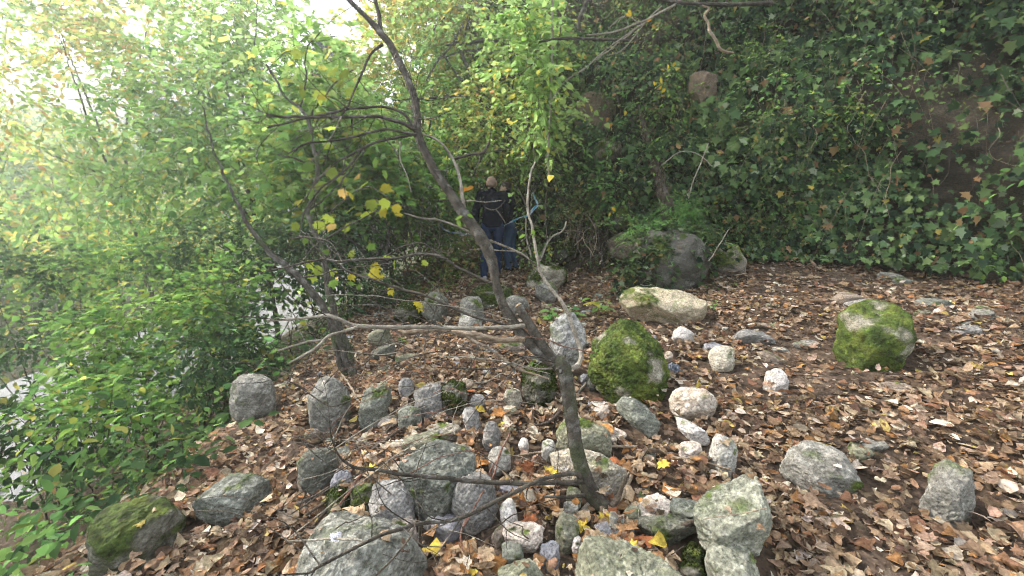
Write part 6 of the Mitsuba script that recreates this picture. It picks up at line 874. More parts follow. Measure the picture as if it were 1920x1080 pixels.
# fine side twigs on the branches
g = np.random.default_rng(12)
for (name, kind, P) in TREE:
    if name not in ('branch', 'stem') or kind == 'x': continue
    Q_ = spline(np.array(P), .03); L_ = len(Q_); lo = .35 if name == 'stem' else .25
    for q_ in range(max(1, int(L_ * .03 / .106))):
        i_ = int(L_ * g.uniform(lo, .97)); p0 = Q_[i_, :3]; tg = unit(Q_[min(i_ + 1, L_ - 1), :3] - Q_[i_ - 1, :3]); d = unit(tg * .8 + g.normal(size=3) * [.6, .6, .7]); ln = g.uniform(.08, .42) * (1.2 if name == 'branch' else .8); r0 = min(.0032, Q_[i_, 3] * .6)
        p1 = p0 + d * ln * .5 + g.normal(size=3) * .02; p2 = p1 + unit(d + g.normal(size=3) * .4 + [0, 0, .1]) * ln * .5
        part(t, 'twig', vc(*tube(np.array([[*p0, r0], [*p1, r0 * .75], [*p2, r0 * .4]]), 'bark', 5, .04, .1, .01, q_), 'mat_bark'))
        if g.uniform() < .5:
            p3 = p1 + unit(d + g.normal(size=3) * .8) * ln * .4; part(t, 'twig', vc(*tube(np.array([[*p1, r0 * .6], [*((p1 + p3) / 2 + g.normal(size=3) * .008), r0 * .5], [*p3, r0 * .3]]), 'bark', 5, .05, .1, .01, q_), 'mat_bark'))
# knuckle: short pruned snags and splinters where the stems part
kn = np.array(TREE[0][2][-2])[:3]; g = np.random.default_rng(5)
for a in range(7):
    dv = unit(g.normal(size=3) + [-.3, -.5, .3]); part(t, 'snag', vc(*tube(np.array([[*(kn + dv * .03), .012], [*(kn + dv * .055 + [0, 0, -.004]), .009], [*(kn + dv * g.uniform(.07, .11)), .004]]), 'deadwood' if a % 2 else 'bark', 7, .01, .2, 0, 90 + a), 'mat_bark'))
for x, y, z, s_, ci in TREELEAF:
    part(t, 'leaf', vc(*scatter('oval', frames(np.array([[g.normal(), -.2, -.5]]), np.array([[g.normal() * .4, -.7, .6]]), [s_]), np.array([[x, y, z]]), np.array([[(.62, .46, .06), (.52, .26, .06), (.42, .28, .15), (.30, .48, .10)][ci]])), 'mat_leaf'))
# ---------------------------------------------------------------- the twisted tree on the left with its big lobed leaves
t = thing('twisted_tree', 'tree with two intertwined trunks and large yellow-green lobed leaves at the left edge', 'tree')
for k_, (name, kind, P) in enumerate(LEFT):
    part(t, name, vc(*tube(np.array(P), kind, 12 if name == 'trunk' else 7, .02 if name == 'trunk' else .03, .14, .02, 200 + k_, moss=.6 if name == 'trunk' else 0), 'mat_bark'))
MC = [(.17, .29, .06), (.30, .38, .06), (.52, .46, .06), (.50, .36, .12)]; g = np.random.default_rng(8); mp = {}
for (x, y, z, s, ci) in MAPLE:
    kk = (ci, int(g.integers(0, 3)))
    if kk not in mp:
        v, f = LEAF['maple']; c = np.array(MC[ci]) * (.8 + .2 * kk[1]) * (.8 + .4 * meshkit.noise(v * 5 + kk[1] * 3, 2))[:, None]; mp[kk] = vc(v + np.array([0, 0, 1]) * (.10 * (meshkit.noise(v * 3 + 5 * kk[1], 1) - .5))[:, None], f, c, 'mat_leaf')
    d = np.array([[g.normal() * .6, -.35 + g.normal() * .4, -.7 + g.normal() * .35]]); nr = np.array([[g.normal() * .5, -.7 + g.normal() * .5, .7]])
    part(t, 'leaf', {**mp[kk], 'to_world': mat(frames(d, nr, [s * .85])[0], [x, y, z])})
    if g.uniform() < .6:
        pass
# ---------------------------------------------------------------- other trees and shrubs
WOODY = {'A': ('broadleaf_tree', 'tall pale yellow leaved tree behind the others next to the patch of sky', 'tree'), 'B': ('broadleaf_tree', 'light green tree with dark slanting limbs at the top centre', 'tree'),
 'C': ('broadleaf_tree', 'green leafy tree on the bank beyond the twisted tree', 'tree'), 'D': ('broadleaf_tree', 'bushy yellow-green tree directly behind the two people', 'tree'),
 'E': ('broadleaf_tree', 'bright green leafed tree at the left end of the ivy face', 'tree'), 'F': ('broadleaf_tree', 'loose light green tree in front of the sky at the upper left', 'tree'),
 'G': ('broadleaf_tree', 'light green tree outside the left edge', 'tree'), 'H': ('broadleaf_tree', 'yellow tree far outside to the left', 'tree'),
 's1': ('shrub', 'dark large-leaved shrub behind the twisted tree', 'shrub'), 's2': ('shrub', 'dark green thicket with many thin stems left of the two people', 'shrub'), 's3': ('shrub', 'low shaded shrub in the hollow left of the path', 'shrub'),
 's4': ('shrub', 'half dry shrub just left of the bald man', 'shrub'), 's5': ('shrub', 'thin bright green shrub right of the two people', 'shrub'), 's6': ('shrub', 'green weeds on the bank below the twisted tree at the left edge', 'shrub'),
 's7': ('herb_clump', 'clump of fresh green herbs growing on top of the ivy-hung boulder', 'herb'), 's8': ('climbing_vine', 'light green heart-leaved vine hanging in front of the ivy face', 'vine'),
 's9': ('bramble', 'tangle of half withered bramble at the foot of the ivy face', 'bramble'), 's10': ('shrub', 'dark shrub outside the left edge', 'shrub'), 's11': ('shrub', 'green shrub farther outside to the left', 'shrub'), 's12': ('shrub', 'dark shrub at the far left', 'shrub'), 's14': ('ivy', 'ivy trailing over the huge boulder at the foot of the rock face', 'ivy'),
 's13': ('shrub', 'low green shrub outside the left edge above the road', 'shrub')}
g = np.random.default_rng(21)
def trunk_tree(t, base, tops, r, kind='greybark', lean=0.):
    base = np.array(base, float); c = np.mean(tops, 0); fork = base + (c - base) * .45; fork[2] = base[2] + (c[2] - base[2]) * .5
    part(t, 'trunk', vc(*tube(np.array([[*base - [0, 0, .2], r * 1.25], [*(base + (fork - base) * .5 + [.06, 0, 0]), r], [*fork, r * .85]]), kind, 9, .08, .12, .03, int(g.integers(99))), 'mat_bark'))
    for tp in tops:
        m = (fork + tp) / 2 + g.normal(size=3) * .15
        part(t, 'limb', vc(*tube(np.array([[*fork, r * .7], [*m, r * .5], [*tp, r * .25], [*(tp + (tp - m) * .6), r * .08]]), kind, 6, .08, .12, .04, int(g.integers(99))), 'mat_bark'))
tk = {}
for key, (nm, lab, cat) in WOODY.items():
    bs = [b for b in BLOBS if b[0] == key]
    t = tk[key] = thing(nm, lab, cat, None)
    lf, tw = [], []
    for (_, c, rad, n, kind, size, pal) in bs:
        if key in ('s14', 's7'): a, b = sprays(c, rad, n, kind, size, pal, g, k=8, length=.35 if key == 's14' else .2, droop=.9 if key == 's14' else .3); lf.append(a); tw.append(b); continue
        a, b = sprays(c, rad, n, kind, size, pal, g, k=11 if nm == 'broadleaf_tree' else 9, droop=.35); lf.append(a); tw.append(b)
    tops = [np.array(b[1]) for b in bs]; c = np.mean(tops, 0)
    if nm == 'broadleaf_tree':
        bx, by = c[0] + .3, c[1] + .3; trunk_tree(t, (bx, by, float(H(bx, by))), tops, .055 if key in 'ABGH' else .04)
    elif nm in ('shrub', 'herb_clump', 'bramble'):
        for b in bs:
            for q_ in range(5):
                bc = np.array(b[1]); rr_ = np.array(b[2]); gx_, gy_ = bc[0] + g.normal() * rr_[0] * .25, bc[1] + g.normal() * .15; gz = float(H(gx_, gy_)) if nm != 'herb_clump' else bc[2] - rr_[2]
                if gz > bc[2]: continue
                tp = bc + g.normal(size=3) * rr_ * .55
                part(t, 'stem', vc(*tube(np.array([[gx_, gy_, gz - .05, .011], [*((np.array([gx_, gy_, gz]) + tp) / 2 + g.normal(size=3) * .08), .008], [*tp, .003]]), 'brown', 5, .06, .1, .03, q_), 'mat_bark'))
    if lf:
        part(t, 'crown' if nm == 'broadleaf_tree' else 'foliage', vc(*join(lf), 'mat_leaf'), kind='stuff')
        part(t, 'fine_twigs', vc(*join(tw), 'mat_bark'), kind='stuff')
for key, kind, P in LIMBS:      # limbs and stems that the photograph shows singly
    part(tk[key], 'limb' if P[0][3] > .012 else 'stem', vc(*tube(np.array(P), kind, 7, .04, .13, .02, int(g.integers(99))), 'mat_bark'))
# ---------------------------------------------------------------- dark fir beyond the road
for (bx, by, hgt, wid, lab) in FIRS:
    t = thing('fir_tree', lab, 'fir'); z0 = float(H(bx, by))
    part(t, 'trunk', vc(*tube(np.array([[bx, by, z0 - .3, .22], [bx, by, z0 + hgt * .5, .14], [bx, by, z0 + hgt, .015]]), 'greybark', 8, .4, .05), 'mat_bark'))
    n = 330; u = g.uniform(.02, 1, n) ** .8; az = g.uniform(0, 2 * math.pi, n); Ln = wid * (1 - u) ** .85 * g.uniform(.6, 1.1, n) + .15
    out = np.stack([np.cos(az), np.sin(az), -.35 + 0 * az], -1); k = 16; s = np.linspace(.1, 1, k)[None, :, None]
    P0 = np.stack([bx + 0 * u, by + 0 * u, z0 + hgt * (.08 + .92 * u)], -1)[:, None] + out[:, None] * s * Ln[:, None, None] + np.array([0, 0, .25]) * s ** 2 * Ln[:, None, None]
    dirs = out[:, None] * .7 + g.normal(size=(n, k, 3)) * .55 + [0, 0, -.4]; nr = np.array([0, 0, 1.]) + g.normal(size=(n, k, 3)) * .4
    m = n * k; part(t, 'crown', vc(*scatter('lance', frames(dirs.reshape(m, 3), nr.reshape(m, 3), g.uniform(.3, .65, m)), P0.reshape(m, 3), np.array([.022, .04, .028]) * g.uniform(.7, 1.4, (m, 1))), 'mat_needle'), kind='stuff')
# ---------------------------------------------------------------- woods on the slope behind
n = 8000; x = g.uniform(-42, 14, n); y = g.uniform(9, 58, n); b_ = y - cliff_y(x)
m = ((b_ > 1.6) & (x > -6)) | ((x < -10.5 - .012 * (y - 8) ** 2) & (y > 6)); m &= meshkit.fbm(np.stack([x * .25, y * .25, x * 0], -1), 3) > .40
x, y = x[m], y[m]; z = H(x, y); hgt = np.where(x > -6, g.uniform(.3, 3.6, len(x)), g.uniform(.2, 3.2, len(x)))
c = np.stack([x, y, z + hgt], -1); kk = 24; nn = len(x)
off = g.normal(size=(nn, kk, 3)) * np.array([.55, .55, .4]); ps = (c[:, None] + off).reshape(-1, 3); hue = np.repeat(g.uniform(.7, 1.25, nn), kk)[:, None]
cols = np.where(np.repeat(g.uniform(size=nn) < .4, kk)[:, None], pick('yellow', nn * kk, g), pick('green', nn * kk, g)) * hue
sz = .11 + .007 * np.hypot(ps[:, 0], ps[:, 1])
sc_ = scatter((np.array([(0, 0, 0), (-.35, .5, .05), (.35, .5, .05), (0, 1, -.1)]), np.array([(0, 2, 1), (1, 2, 3)])), frames(g.normal(size=(nn * kk, 3)) + [0, 0, -.3], np.array([0, 0, 1.]) + g.normal(size=(nn * kk, 3)) * .5, sz * g.uniform(.6, 1.2, nn * kk)), ps, cols)
key = thing('woodland', 'mass of yellow and green woodland covering the slope behind', 'wood', kind='stuff'); put(key, vc(*sc_, 'mat_leaf'))
# ---------------------------------------------------------------- ivy on the rock face
t = thing('ivy', 'dark glossy ivy with hanging stems covering the rock face', 'ivy')
g = np.random.default_rng(31)
n = 125000; x = g.uniform(-1.0, 13.5, n); h = g.uniform(.05, 7.6, n)
inp = x < 5.2; dens = np.clip((meshkit.fbm(np.stack([x * 1.3, h * 1.3, x * 0 + 4], -1), 3) - .24) * 3.4, 0.10, 1) * np.where(inp, 1, .5) * sstep(-1.0, .9, x)
dens *= np.where((h < 1.7) & (x < 2.0), .12 + .7 * sstep(.3, 1.7, h), 1)
m = g.uniform(size=n) < dens; x, h = x[m], h[m]; P, nr = face(x, h); n = len(x)
mound = np.clip(meshkit.fbm(P * 1.2 + 2, 3, 7) - .34, 0, 1) * 1.7
P = P + unit(nr) * (.02 + mound * g.uniform(.2, 1, n) + g.uniform(0, .05, n))[:, None]
bare = np.zeros(n, bool)
for bx, by, bz, br in BARE: bare |= ((P[:, 0] - bx) ** 2 + (P[:, 2] - bz) ** 2 < (br * g.uniform(.75, 1.2, n)) ** 2) & (np.abs(P[:, 1] - by) < 1.5)
P, nr, n = P[~bare], nr[~bare], int((~bare).sum())
dirs = np.array([-.1, -.25, -1.0]) + g.normal(size=(n, 3)) * .5; nn_ = unit(nr) + [0, 0, .35] + g.normal(size=(n, 3)) * .42
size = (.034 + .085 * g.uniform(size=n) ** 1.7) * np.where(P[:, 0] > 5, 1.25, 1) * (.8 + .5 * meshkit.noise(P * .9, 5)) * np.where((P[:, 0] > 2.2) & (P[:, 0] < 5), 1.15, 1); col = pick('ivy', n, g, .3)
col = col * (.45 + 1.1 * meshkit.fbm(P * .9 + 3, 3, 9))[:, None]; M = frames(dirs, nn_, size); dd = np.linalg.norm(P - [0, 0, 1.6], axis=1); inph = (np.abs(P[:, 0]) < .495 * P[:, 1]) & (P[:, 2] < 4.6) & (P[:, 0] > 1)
big = np.argsort(-np.where(inph, (size + .6 * mound[~bare] * .03) / dd, 0))[:300]; rest = np.ones(n, bool); rest[big] = False
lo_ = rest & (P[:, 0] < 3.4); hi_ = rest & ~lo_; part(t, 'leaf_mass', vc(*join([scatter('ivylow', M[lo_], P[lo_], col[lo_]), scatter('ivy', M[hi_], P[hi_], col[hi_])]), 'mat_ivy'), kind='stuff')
iv = [vc(*LEAF['ivy'], np.array(c) * np.ones((11, 1)), 'mat_ivy') for c in ((.060, .104, .048), (.092, .148, .060), (.14, .205, .082))]
for i_ in big: part(t, 'leaf', {**iv[int(g.integers(0, 3))], 'to_world': mat(M[i_] * 1.1, P[i_] + unit(nr[i_]) * .02)})
for q_ in range(190):
    x0, h0 = g.uniform(.3, 6.0), g.uniform(1.2, 6.5); L_ = g.uniform(.5, 1.8); hh = np.linspace(h0, h0 - L_, 6); xx = x0 + np.cumsum(g.normal(size=6) * .07); p, nr_ = face(xx, hh); p = p + unit(nr_) * (g.uniform(.12, .5) + g.normal(size=(6, 1)) * .03)
    if (p[0, 0] > 3 and g.uniform() < .3): continue
    part(t, 'stem', vc(*tube(np.c_[p, np.linspace(.0045, .0018, 6)], 'brown' if q_ % 3 else 'deadwood', 5, .08, .1, .03, q_), 'mat_bark'))
# small-leaved plants and withered grass between the ivy
lf, tw = [], []
for q_ in range(520):
    x0, h0 = g.uniform(-.2, 4.8) if q_ % 4 else g.uniform(4.8, 10), g.uniform(.2, 7.2); p, nr_ = face(np.array(x0), np.array(h0)); p = p + unit(nr_) * g.uniform(.15, .55)
    if any((p[0] - b_[0]) ** 2 + (p[2] - b_[2]) ** 2 < (b_[3] + .15) ** 2 for b_ in BARE): continue
    a, b = sprays(p, (.30, .14, .26), 9, 'oval' if q_ % 3 else 'lance', g.uniform(.045, .08), ('olive', 'herb', 'olive', 'mixdry', 'green')[q_ % 5], g, k=8, droop=.6); lf.append(a); tw.append(b)
st = []
for q_ in range(420):      # withered hanging grass and rootlets
    x0, h0 = g.uniform(.3, 5.2), g.uniform(.6, 6.8); p, nr_ = face(np.array(x0), np.array(h0)); p = p + unit(nr_) * g.uniform(.2, .5); k = np.linspace(0, 1, 5)[:, None]; ln = g.uniform(.2, .75); d = np.array([g.normal() * .5, -.25, g.uniform(-1, .3)])
    st.append(thin(np.c_[p + d * ln * k + np.array([0, 0, -.5]) * ln * k ** 2 + np.cumsum(g.normal(size=(5, 3)) * .012, 0), np.linspace(.0035, .0012, 5)], [(.20, .15, .10), (.09, .065, .045), (.30, .25, .18)][q_ % 3]))
key = thing('withered_grass', 'withered stems and rootlets hanging over the rock face', 'dead grass', kind='stuff'); put(key, vc(*join(st), 'mat_bark'))
key = thing('undergrowth', 'small-leaved olive green plants growing among the ivy on the rock face', 'undergrowth', kind='stuff'); put(key, vc(*join(lf), 'mat_leaf'))
# weeds on the bank down to the road
lf = []
for q_ in range(900):
    x0, y0 = g.uniform(-6.6, -2.0), g.uniform(.5, 11)
    if x0 > -2.1 - .05 * y0: continue
    if x0 < -3.2 and -.62 < x0 / y0 < -.40: continue
    if abs(x0 + 7.6 + .012 * max(y0 - 8, 0) ** 2) < 1.9: continue
    a, b = sprays((x0, y0, float(H(x0, y0)) + .12), (.25, .25, .12), 8, 'oval' if q_ % 2 else 'lance', g.uniform(.06, .11), ('dark', 'herb', 'mixdry', 'dark')[q_ % 4], g, k=7, droop=.2); lf.append(a)
key = thing('bank_weeds', 'low weeds covering the bank down to the road', 'weeds', kind='stuff'); put(key, vc(*join(lf), 'mat_leaf'))
# bare arching stems at the left
t = thing('bare_bramble', 'tangle of long thin bare stems arching over the litter at the left', 'bramble')
for q_ in range(75):
    y0 = g.uniform(1.7, 4.6); x0 = -y0 * g.uniform(.16, .56); z0 = float(max(H(x0, y0), topz(np.array([x0]), np.array([y0]))[0][0])); az = g.normal() * .9 + (0 if q_ % 2 else math.pi); ln = g.uniform(.35, 1.0); hh = g.uniform(.05, .32)
    k = np.linspace(0, 1, 6); xx = x0 + np.cos(az) * ln * k + np.cumsum(g.normal(size=6) * .012); yy = y0 + .6 * np.sin(az) * ln * k + np.cumsum(g.normal(size=6) * .012); zz = z0 + hh * 4 * k * (1 - .75 * k) * .6 + .01; zz = np.maximum(zz, H(xx, yy) + .03)
    part(t, 'stem', vc(*tube(np.c_[xx, yy, zz, np.linspace(.0035, .0012, 6)], ('brown', 'redtwig', 'bark', 'palebark')[q_ % 4], 5, .04, .1, .012, q_), 'mat_bark'))
# leaning trunk in the ivy, its bark shaggy with cut ivy roots
t = thing('leaning_trunk', 'leaning shaggy trunk rising out of the ivy above the green herbs', 'tree trunk'); P = np.array(QTRUNK)
part(t, 'trunk', vc(*tube(P, 'brown', 12, .03, .22, .02, 3), 'mat_bark')); Q_ = spline(P, .02)
sp_ = []
for q_ in range(230):
    i_ = int(len(Q_) * g.uniform(0, .75)); az = g.uniform(0, 2 * math.pi); o = np.array([math.cos(az), math.sin(az), 0]); p0 = Q_[i_, :3] + o * Q_[i_, 3] * .9
    sp_.append(thin(np.array([[*p0, .007], [*(p0 + o * .035 + [0, 0, .03]), .006], [*(p0 + o * .055 + [0, 0, .075]), .002]]), (.16, .12, .085) if q_ % 3 else (.07, .05, .035), 4))
part(t, 'shaggy_bark', vc(*join(sp_), 'mat_bark'), kind='stuff')
# ---------------------------------------------------------------- single bare branches in front of the face
for key, lab, kind, P in LOOSE:
    k2 = thing(key, lab, 'branch'); put(k2, vc(*tube(np.array(P), kind, 7, .02, .12, .008, len(P) * 7), 'mat_bark'))
SPC = [(.62, .46, .06), (.52, .26, .06), (.42, .28, .15), (.30, .48, .10)]
for lab, P, lv in SPRIGS:
    k2 = thing('leafy_sprig', lab, 'sprig'); part(k2, 'stem', vc(*tube(np.array(P), 'brown', 5, .03, .1, .01, 5), 'mat_bark'))
    for x, y, z, s_, ci in lv: part(k2, 'leaf', vc(*scatter('oval', frames(np.array([[g.normal() * .5, -.2, -.8 + g.normal() * .4]]), np.array([[g.normal() * .4, -.8, .5]]), [s_]), np.array([[x, y, z]]), np.array([SPC[ci]])), 'mat_leaf'))
# ---------------------------------------------------------------- twigs on the ground
def on_ground(P, lift=.012):
    P = np.array(P, float); out = []
    for x, y, r in P: out.append([x, y, max(float(H(x, y)), -9) + lift + r, r])
    return np.array(out)
for k_, (lab, kind, P) in enumerate(GTWIGS):
    k2 = thing('fallen_branch', lab, 'branch'); put(k2, vc(*tube(np.array(P), kind, 6, .025, .12, .012, 300 + k_), 'mat_bark'))
g = np.random.default_rng(44)
for q_ in range(90):
    dpt = 1.5 + 5 * g.uniform() ** 1.3; x0, y0 = dpt * g.uniform(-.55, .6), dpt; a = g.uniform(0, math.pi); ln = g.uniform(.12, .5); k = np.linspace(-.5, .5, 5); xx = x0 + np.cos(a) * k * ln + g.normal(size=5) * .008; yy = y0 + np.sin(a) * k * ln + g.normal(size=5) * .008
    zz = np.maximum(H(xx, yy), topz(xx, yy)[0]); 
    if np.ptp(zz) > .12: continue
    zz = zz + np.linspace(.015, .04, 5); r = g.uniform(.002, .0045)
    nr_ = nearest(x0, y0); k2 = thing('fallen_twig', ('dark brown', 'weathered tan', 'pale grey')[q_ % 3] + ' thin bare twig on the litter near ' + nr_, 'twig', ('dark brown', 'weathered tan', 'pale grey')[q_ % 3] + ' twigs near ' + nr_); put(k2, vc(*tube(np.c_[xx, yy, zz, np.linspace(r, r * .5, 5)], ('brown', 'deadwood', 'palebark')[q_ % 3], 5, .04, .1, .006, q_), 'mat_bark'))
# ---------------------------------------------------------------- small plants
for lab, (x, y), kind, n, size, pal, spread, hh in PLANTS:
    z0 = float(max(H(x, y), topz(np.array([x]), np.array([y]))[0][0] - .03)); k2 = thing('grass_tuft' if kind == 'blade' else 'small_plant', lab, 'grass' if kind == 'blade' else 'plant')
    if kind == 'blade':
        o = g.normal(size=(n, 2)) * spread; pos = np.c_[x + o, H(x + o[:, 0], y + o[:, 1]) - .01]; d = np.c_[g.normal(size=(n, 2)) * .45, np.ones(n)]; nr = g.normal(size=(n, 3)) + [0, -.6, 0]
        put(k2, vc(*scatter('blade', frames(d, nr, size * g.uniform(.5, 1.2, n)), pos, pick(pal, n, g)), 'mat_leaf'))
    else:
        ns = max(1, n // 7)
        for s_ in range(ns):
            o = g.normal(size=2) * spread; tp = np.array([x + o[0] * 1.8, y + o[1] * 1.3, z0 + hh * g.uniform(.6, 1.1)]); b0 = np.array([x + o[0] * .4, y + o[1] * .4, z0 - .02])
            part(k2, 'stem', vc(*tube(np.array([[*b0, .003], [*((b0 + tp) / 2 + [o[0] * .1, 0, .02]), .0026], [*tp, .0015]]), 'brown', 5, .05), 'mat_bark'))
            kk = 7; s = np.linspace(.35, 1, kk)[:, None]; pos = b0 + (tp - b0) * s; az = np.arange(kk) * 2.4 + g.uniform(0, 6); d = np.stack([np.cos(az), np.sin(az), -.1 + 0 * az], -1); nr = np.array([0, -.25, 1.]) + g.normal(size=(kk, 3)) * .25
            for i_ in range(kk): part(k2, 'leaf', vc(*scatter(kind, frames(d[i_:i_ + 1], nr[i_:i_ + 1], [size * g.uniform(.7, 1.2)]), pos[i_:i_ + 1], pick(pal, 1, g)), 'mat_leaf'))
# ---------------------------------------------------------------- two people
def sph(p, r): 
    return np.asarray(p, float) + r * SPH
SPH = unit(np.array(trimesh.creation.icosphere(2).vertices))
def flesh(bones, fine=.02, rounds=8, grow=0.):
    """bones: (p, r, q, r2) or (p, (rx, ry, rz), q, ...): hulls of two balls, joined, refined and smoothed into one skin"""
    parts = [m3.Manifold.hull_points(np.vstack([np.asarray(p) + SPH * (np.asarray(r) + grow), np.asarray(q) + SPH * (np.asarray(s) + grow)]).astype(np.float32)) for p, r, q, s in bones]
    m = m3.Manifold.batch_boolean(parts, m3.OpType.Add).refine_to_length(fine).to_mesh()
    tm = trimesh.Trimesh(m.vert_properties[:, :3], m.tri_verts, process=True); trimesh.smoothing.filter_taubin(tm, .5, .53, iterations=rounds); return tm
def person(key, J, at, yaw, S, clothes):
    R = rot(yaw); put_ = lambda tm: np.asarray(tm.vertices) @ R.T * S + np.asarray(at)
    J = {k: np.array(v, float) for k, v in J.items()}
    limb = []
    for s in 'LR':
        limb += [(J['hip' + s], .085, J['knee' + s], .056), (J['knee' + s], .055, J['ankle' + s], .038), (J['ankle' + s], .036, J['toe' + s], .028), (J['sh' + s], .052, J['elbow' + s], .040), (J['elbow' + s], .039, J['wrist' + s], .027)]
    torso = [(J['pelvis'], (.145, .10, .09), J['belly'], (.135, .095, .09)), (J['belly'], (.135, .095, .09), J['chest'], (.155, .10, .10)), (J['shL'], .055, J['shR'], .055), (J['chest'], (.15, .1, .1), (J['shL'] + J['shR']) / 2 + [0, 0, -.02], (.12, .075, .05))]
    hd = J['head']; fw = J['face'] / np.linalg.norm(J['face']); sd = np.cross(fw, [0, 0, 1.])
    headb = [((J['shL'] + J['shR']) / 2 + [0, 0, .0], .06, hd - [0, 0, .07], .056), (hd + fw * -.015 + [0, 0, .025], (.077, .092, .085) if abs(fw[1]) > .7 else (.092, .077, .085), hd + fw * .045 + [0, 0, -.03], .056), (hd + fw * .06 + [0, 0, -.075], .028, hd + fw * .02 + [0, 0, -.05], .05),
             (hd + fw * .092 + [0, 0, .005], .009, hd + fw * .108 + [0, 0, -.022], .013)]
    for s in (-1, 1): headb.append((hd + sd * s * .082 + [0, 0, .022] - fw * .005, (.010, .014, .016), hd + sd * s * .083 + [0, 0, -.018], (.009, .010, .012)))
    hands = []
    for s, sg in (('L', -1), ('R', 1)):
        w, hdv = J['wrist' + s], unit(J['hand' + s] - J['wrist' + s]); pn = unit(np.cross(hdv, [0, 1, .2])) ; ac = unit(np.cross(hdv, pn)); palm = w + hdv * .085
        hands.append((w, .024, palm, .026)); 
        for a, (o, ln) in enumerate(((-.030, .068), (-.010, .078), (.010, .074), (.029, .058))):
            b0 = palm + ac * o; b1 = b0 + hdv * ln * .55 + pn * .012 * sg; hands += [(w + hdv * .03 + ac * o * .6, .016, b0, .0125), (b0, .0105, b1, .0095), (b1, .0095, b1 + hdv * ln * .45 + pn * .03 * sg, .0078)]
        tb = w + hdv * .03 - ac * .026; hands += [(tb, .016, tb + hdv * .035 - ac * .022, .0115), (tb + hdv * .035 - ac * .022, .011, tb + hdv * .062 - ac * .022 + pn * .012 * sg, .009)]
    skin = np.array(clothes['skin']); body = flesh(limb + torso + headb + hands, .017, 5); v = put_(body)
    c = skin * (.85 + .3 * meshkit.fbm(v * 30, 3, 3))[:, None]
    part(key, 'body', vc(v, body.faces, c, 'mat_skin'))
    # hair: close-cropped or full, a thin cap over the skull
    a = clothes['hair']
    hb = flesh([(hd + fw * -.017 + [0, 0, .029], (.079, .093, .086) if abs(fw[1]) > .7 else (.093, .079, .086), hd - fw * .03 + [0, 0, .0], (.074, .080, .07) if abs(fw[1]) > .7 else (.08, .074, .07))], .012, 3, a[1])
    vv = np.asarray(hb.vertices); rel = vv - hd; keep = (rel @ fw < .028 + .3 * np.clip(rel[:, 2] - .05, 0, 1)) & (rel[:, 2] > -.058) & ~((np.abs(rel @ sd) > .06) & (rel[:, 2] < .03) & (rel @ fw > -.03))
    f = hb.faces[keep[hb.faces].all(1)]; part(key, 'hair', vc(put_(hb), f, np.array(a[0]) * (.7 + .6 * meshkit.fbm(vv * 120, 2, 2))[:, None], 'mat_cloth'), label=clothes.get('hair_label'))
    for s in (-1, 1): part(key, 'eye', vc(*[(lambda tm: (put_(tm), tm.faces))(trimesh.Trimesh(hd + fw * .094 + sd * s * .032 + [0, 0, .008] + SPH * .0095, trimesh.creation.icosphere(2).faces, process=False))][0], np.full((len(SPH), 3), .08), 'mat_skin'))
    def cloth(name, bones, grow, colr, folds, label, fine=.022, matn='mat_cloth'):
        tm = flesh(bones, fine, 6, grow); vv = np.asarray(tm.vertices); nrm = tm.vertex_normals
        w_ = meshkit.fbm(vv * np.array([9, 9, 16]) + 3, 3, 4) - .5; w2 = 1 - np.abs(2 * meshkit.fbm(vv * np.array([7, 7, 20]) + 9, 2, 6) - 1)
        tm.vertices = vv + nrm * (folds * (w_ * 1.0 + .7 * (w2 - .7)))[:, None]
        cc = np.array(colr) * (.75 + .5 * meshkit.fbm(vv * 14, 3, 8))[:, None]
        if name == 'jeans': cc = cc * (1 + .55 * np.clip(meshkit.fbm(vv * 4, 2, 5) - .35, 0, 1))[:, None]
        part(key, name, vc(put_(tm), tm.faces, cc, matn), label=label)
    sleeves = [b for s in 'LR' for b in ((J['sh' + s], .052, J['elbow' + s], .044), (J['elbow' + s], .043, J['wrist' + s], .034))]
    hem = J['pelvis'] + [0, 0, -.02]
    cloth('jacket', torso[1:] + sleeves + [(hem, (.158, .115, .018), J['belly'], (.145, .105, .09))], .020, clothes['jacket'], .020, clothes['jacket_label'])
    cloth('collar', [((J['shL'] + J['shR']) / 2 + [0, 0, .015], .066, (J['shL'] + J['shR']) / 2 + fw * .008 + [0, 0, .06], .060)], .010, clothes['jacket'], .006, None)
    legs = [b for s in 'LR' for b in ((J['hip' + s], .088, J['knee' + s], .060), (J['knee' + s], .058, J['ankle' + s] + [0, 0, .015], .047))]
    cloth('jeans', legs + [(J['pelvis'] + [0, 0, -.03], (.14, .10, .075), J['pelvis'] + [0, 0, .03], (.135, .095, .06))], .012, clothes['jeans'], .018, clothes['jeans_label'])
    for s in 'LR':
        an, to = J['ankle' + s], J['toe' + s]; hl = an + unit(an - to) * .045; hl[2] = to[2]; hb_ = [(hl + [0, 0, .012], .038, to, .036), (an + [0, 0, -.01], .047, (an + to) / 2 + [0, 0, -.005], .04), (an + [0, 0, clothes['shaft']], .05, an, .048)]
        cloth('shoe', hb_, .004, clothes['shoe'], .004, clothes['shoe_label'], .012, 'mat_boot')
        so = flesh([(hl + [0, 0, -.024], (.042, .042, .010), to + [0, 0, -.024], (.042, .042, .010))], .02, 2); part(key, 'sole', vc(put_(so), so.faces, np.full((len(so.vertices), 3), clothes['sole']), 'mat_boot'))
    return put_, R
zt1, zt2 = PEOPLE[0][2], PEOPLE[1][2]
k1 = thing('person', 'bald man seen from behind in a navy jacket and blue jeans on a mossy block', 'person')
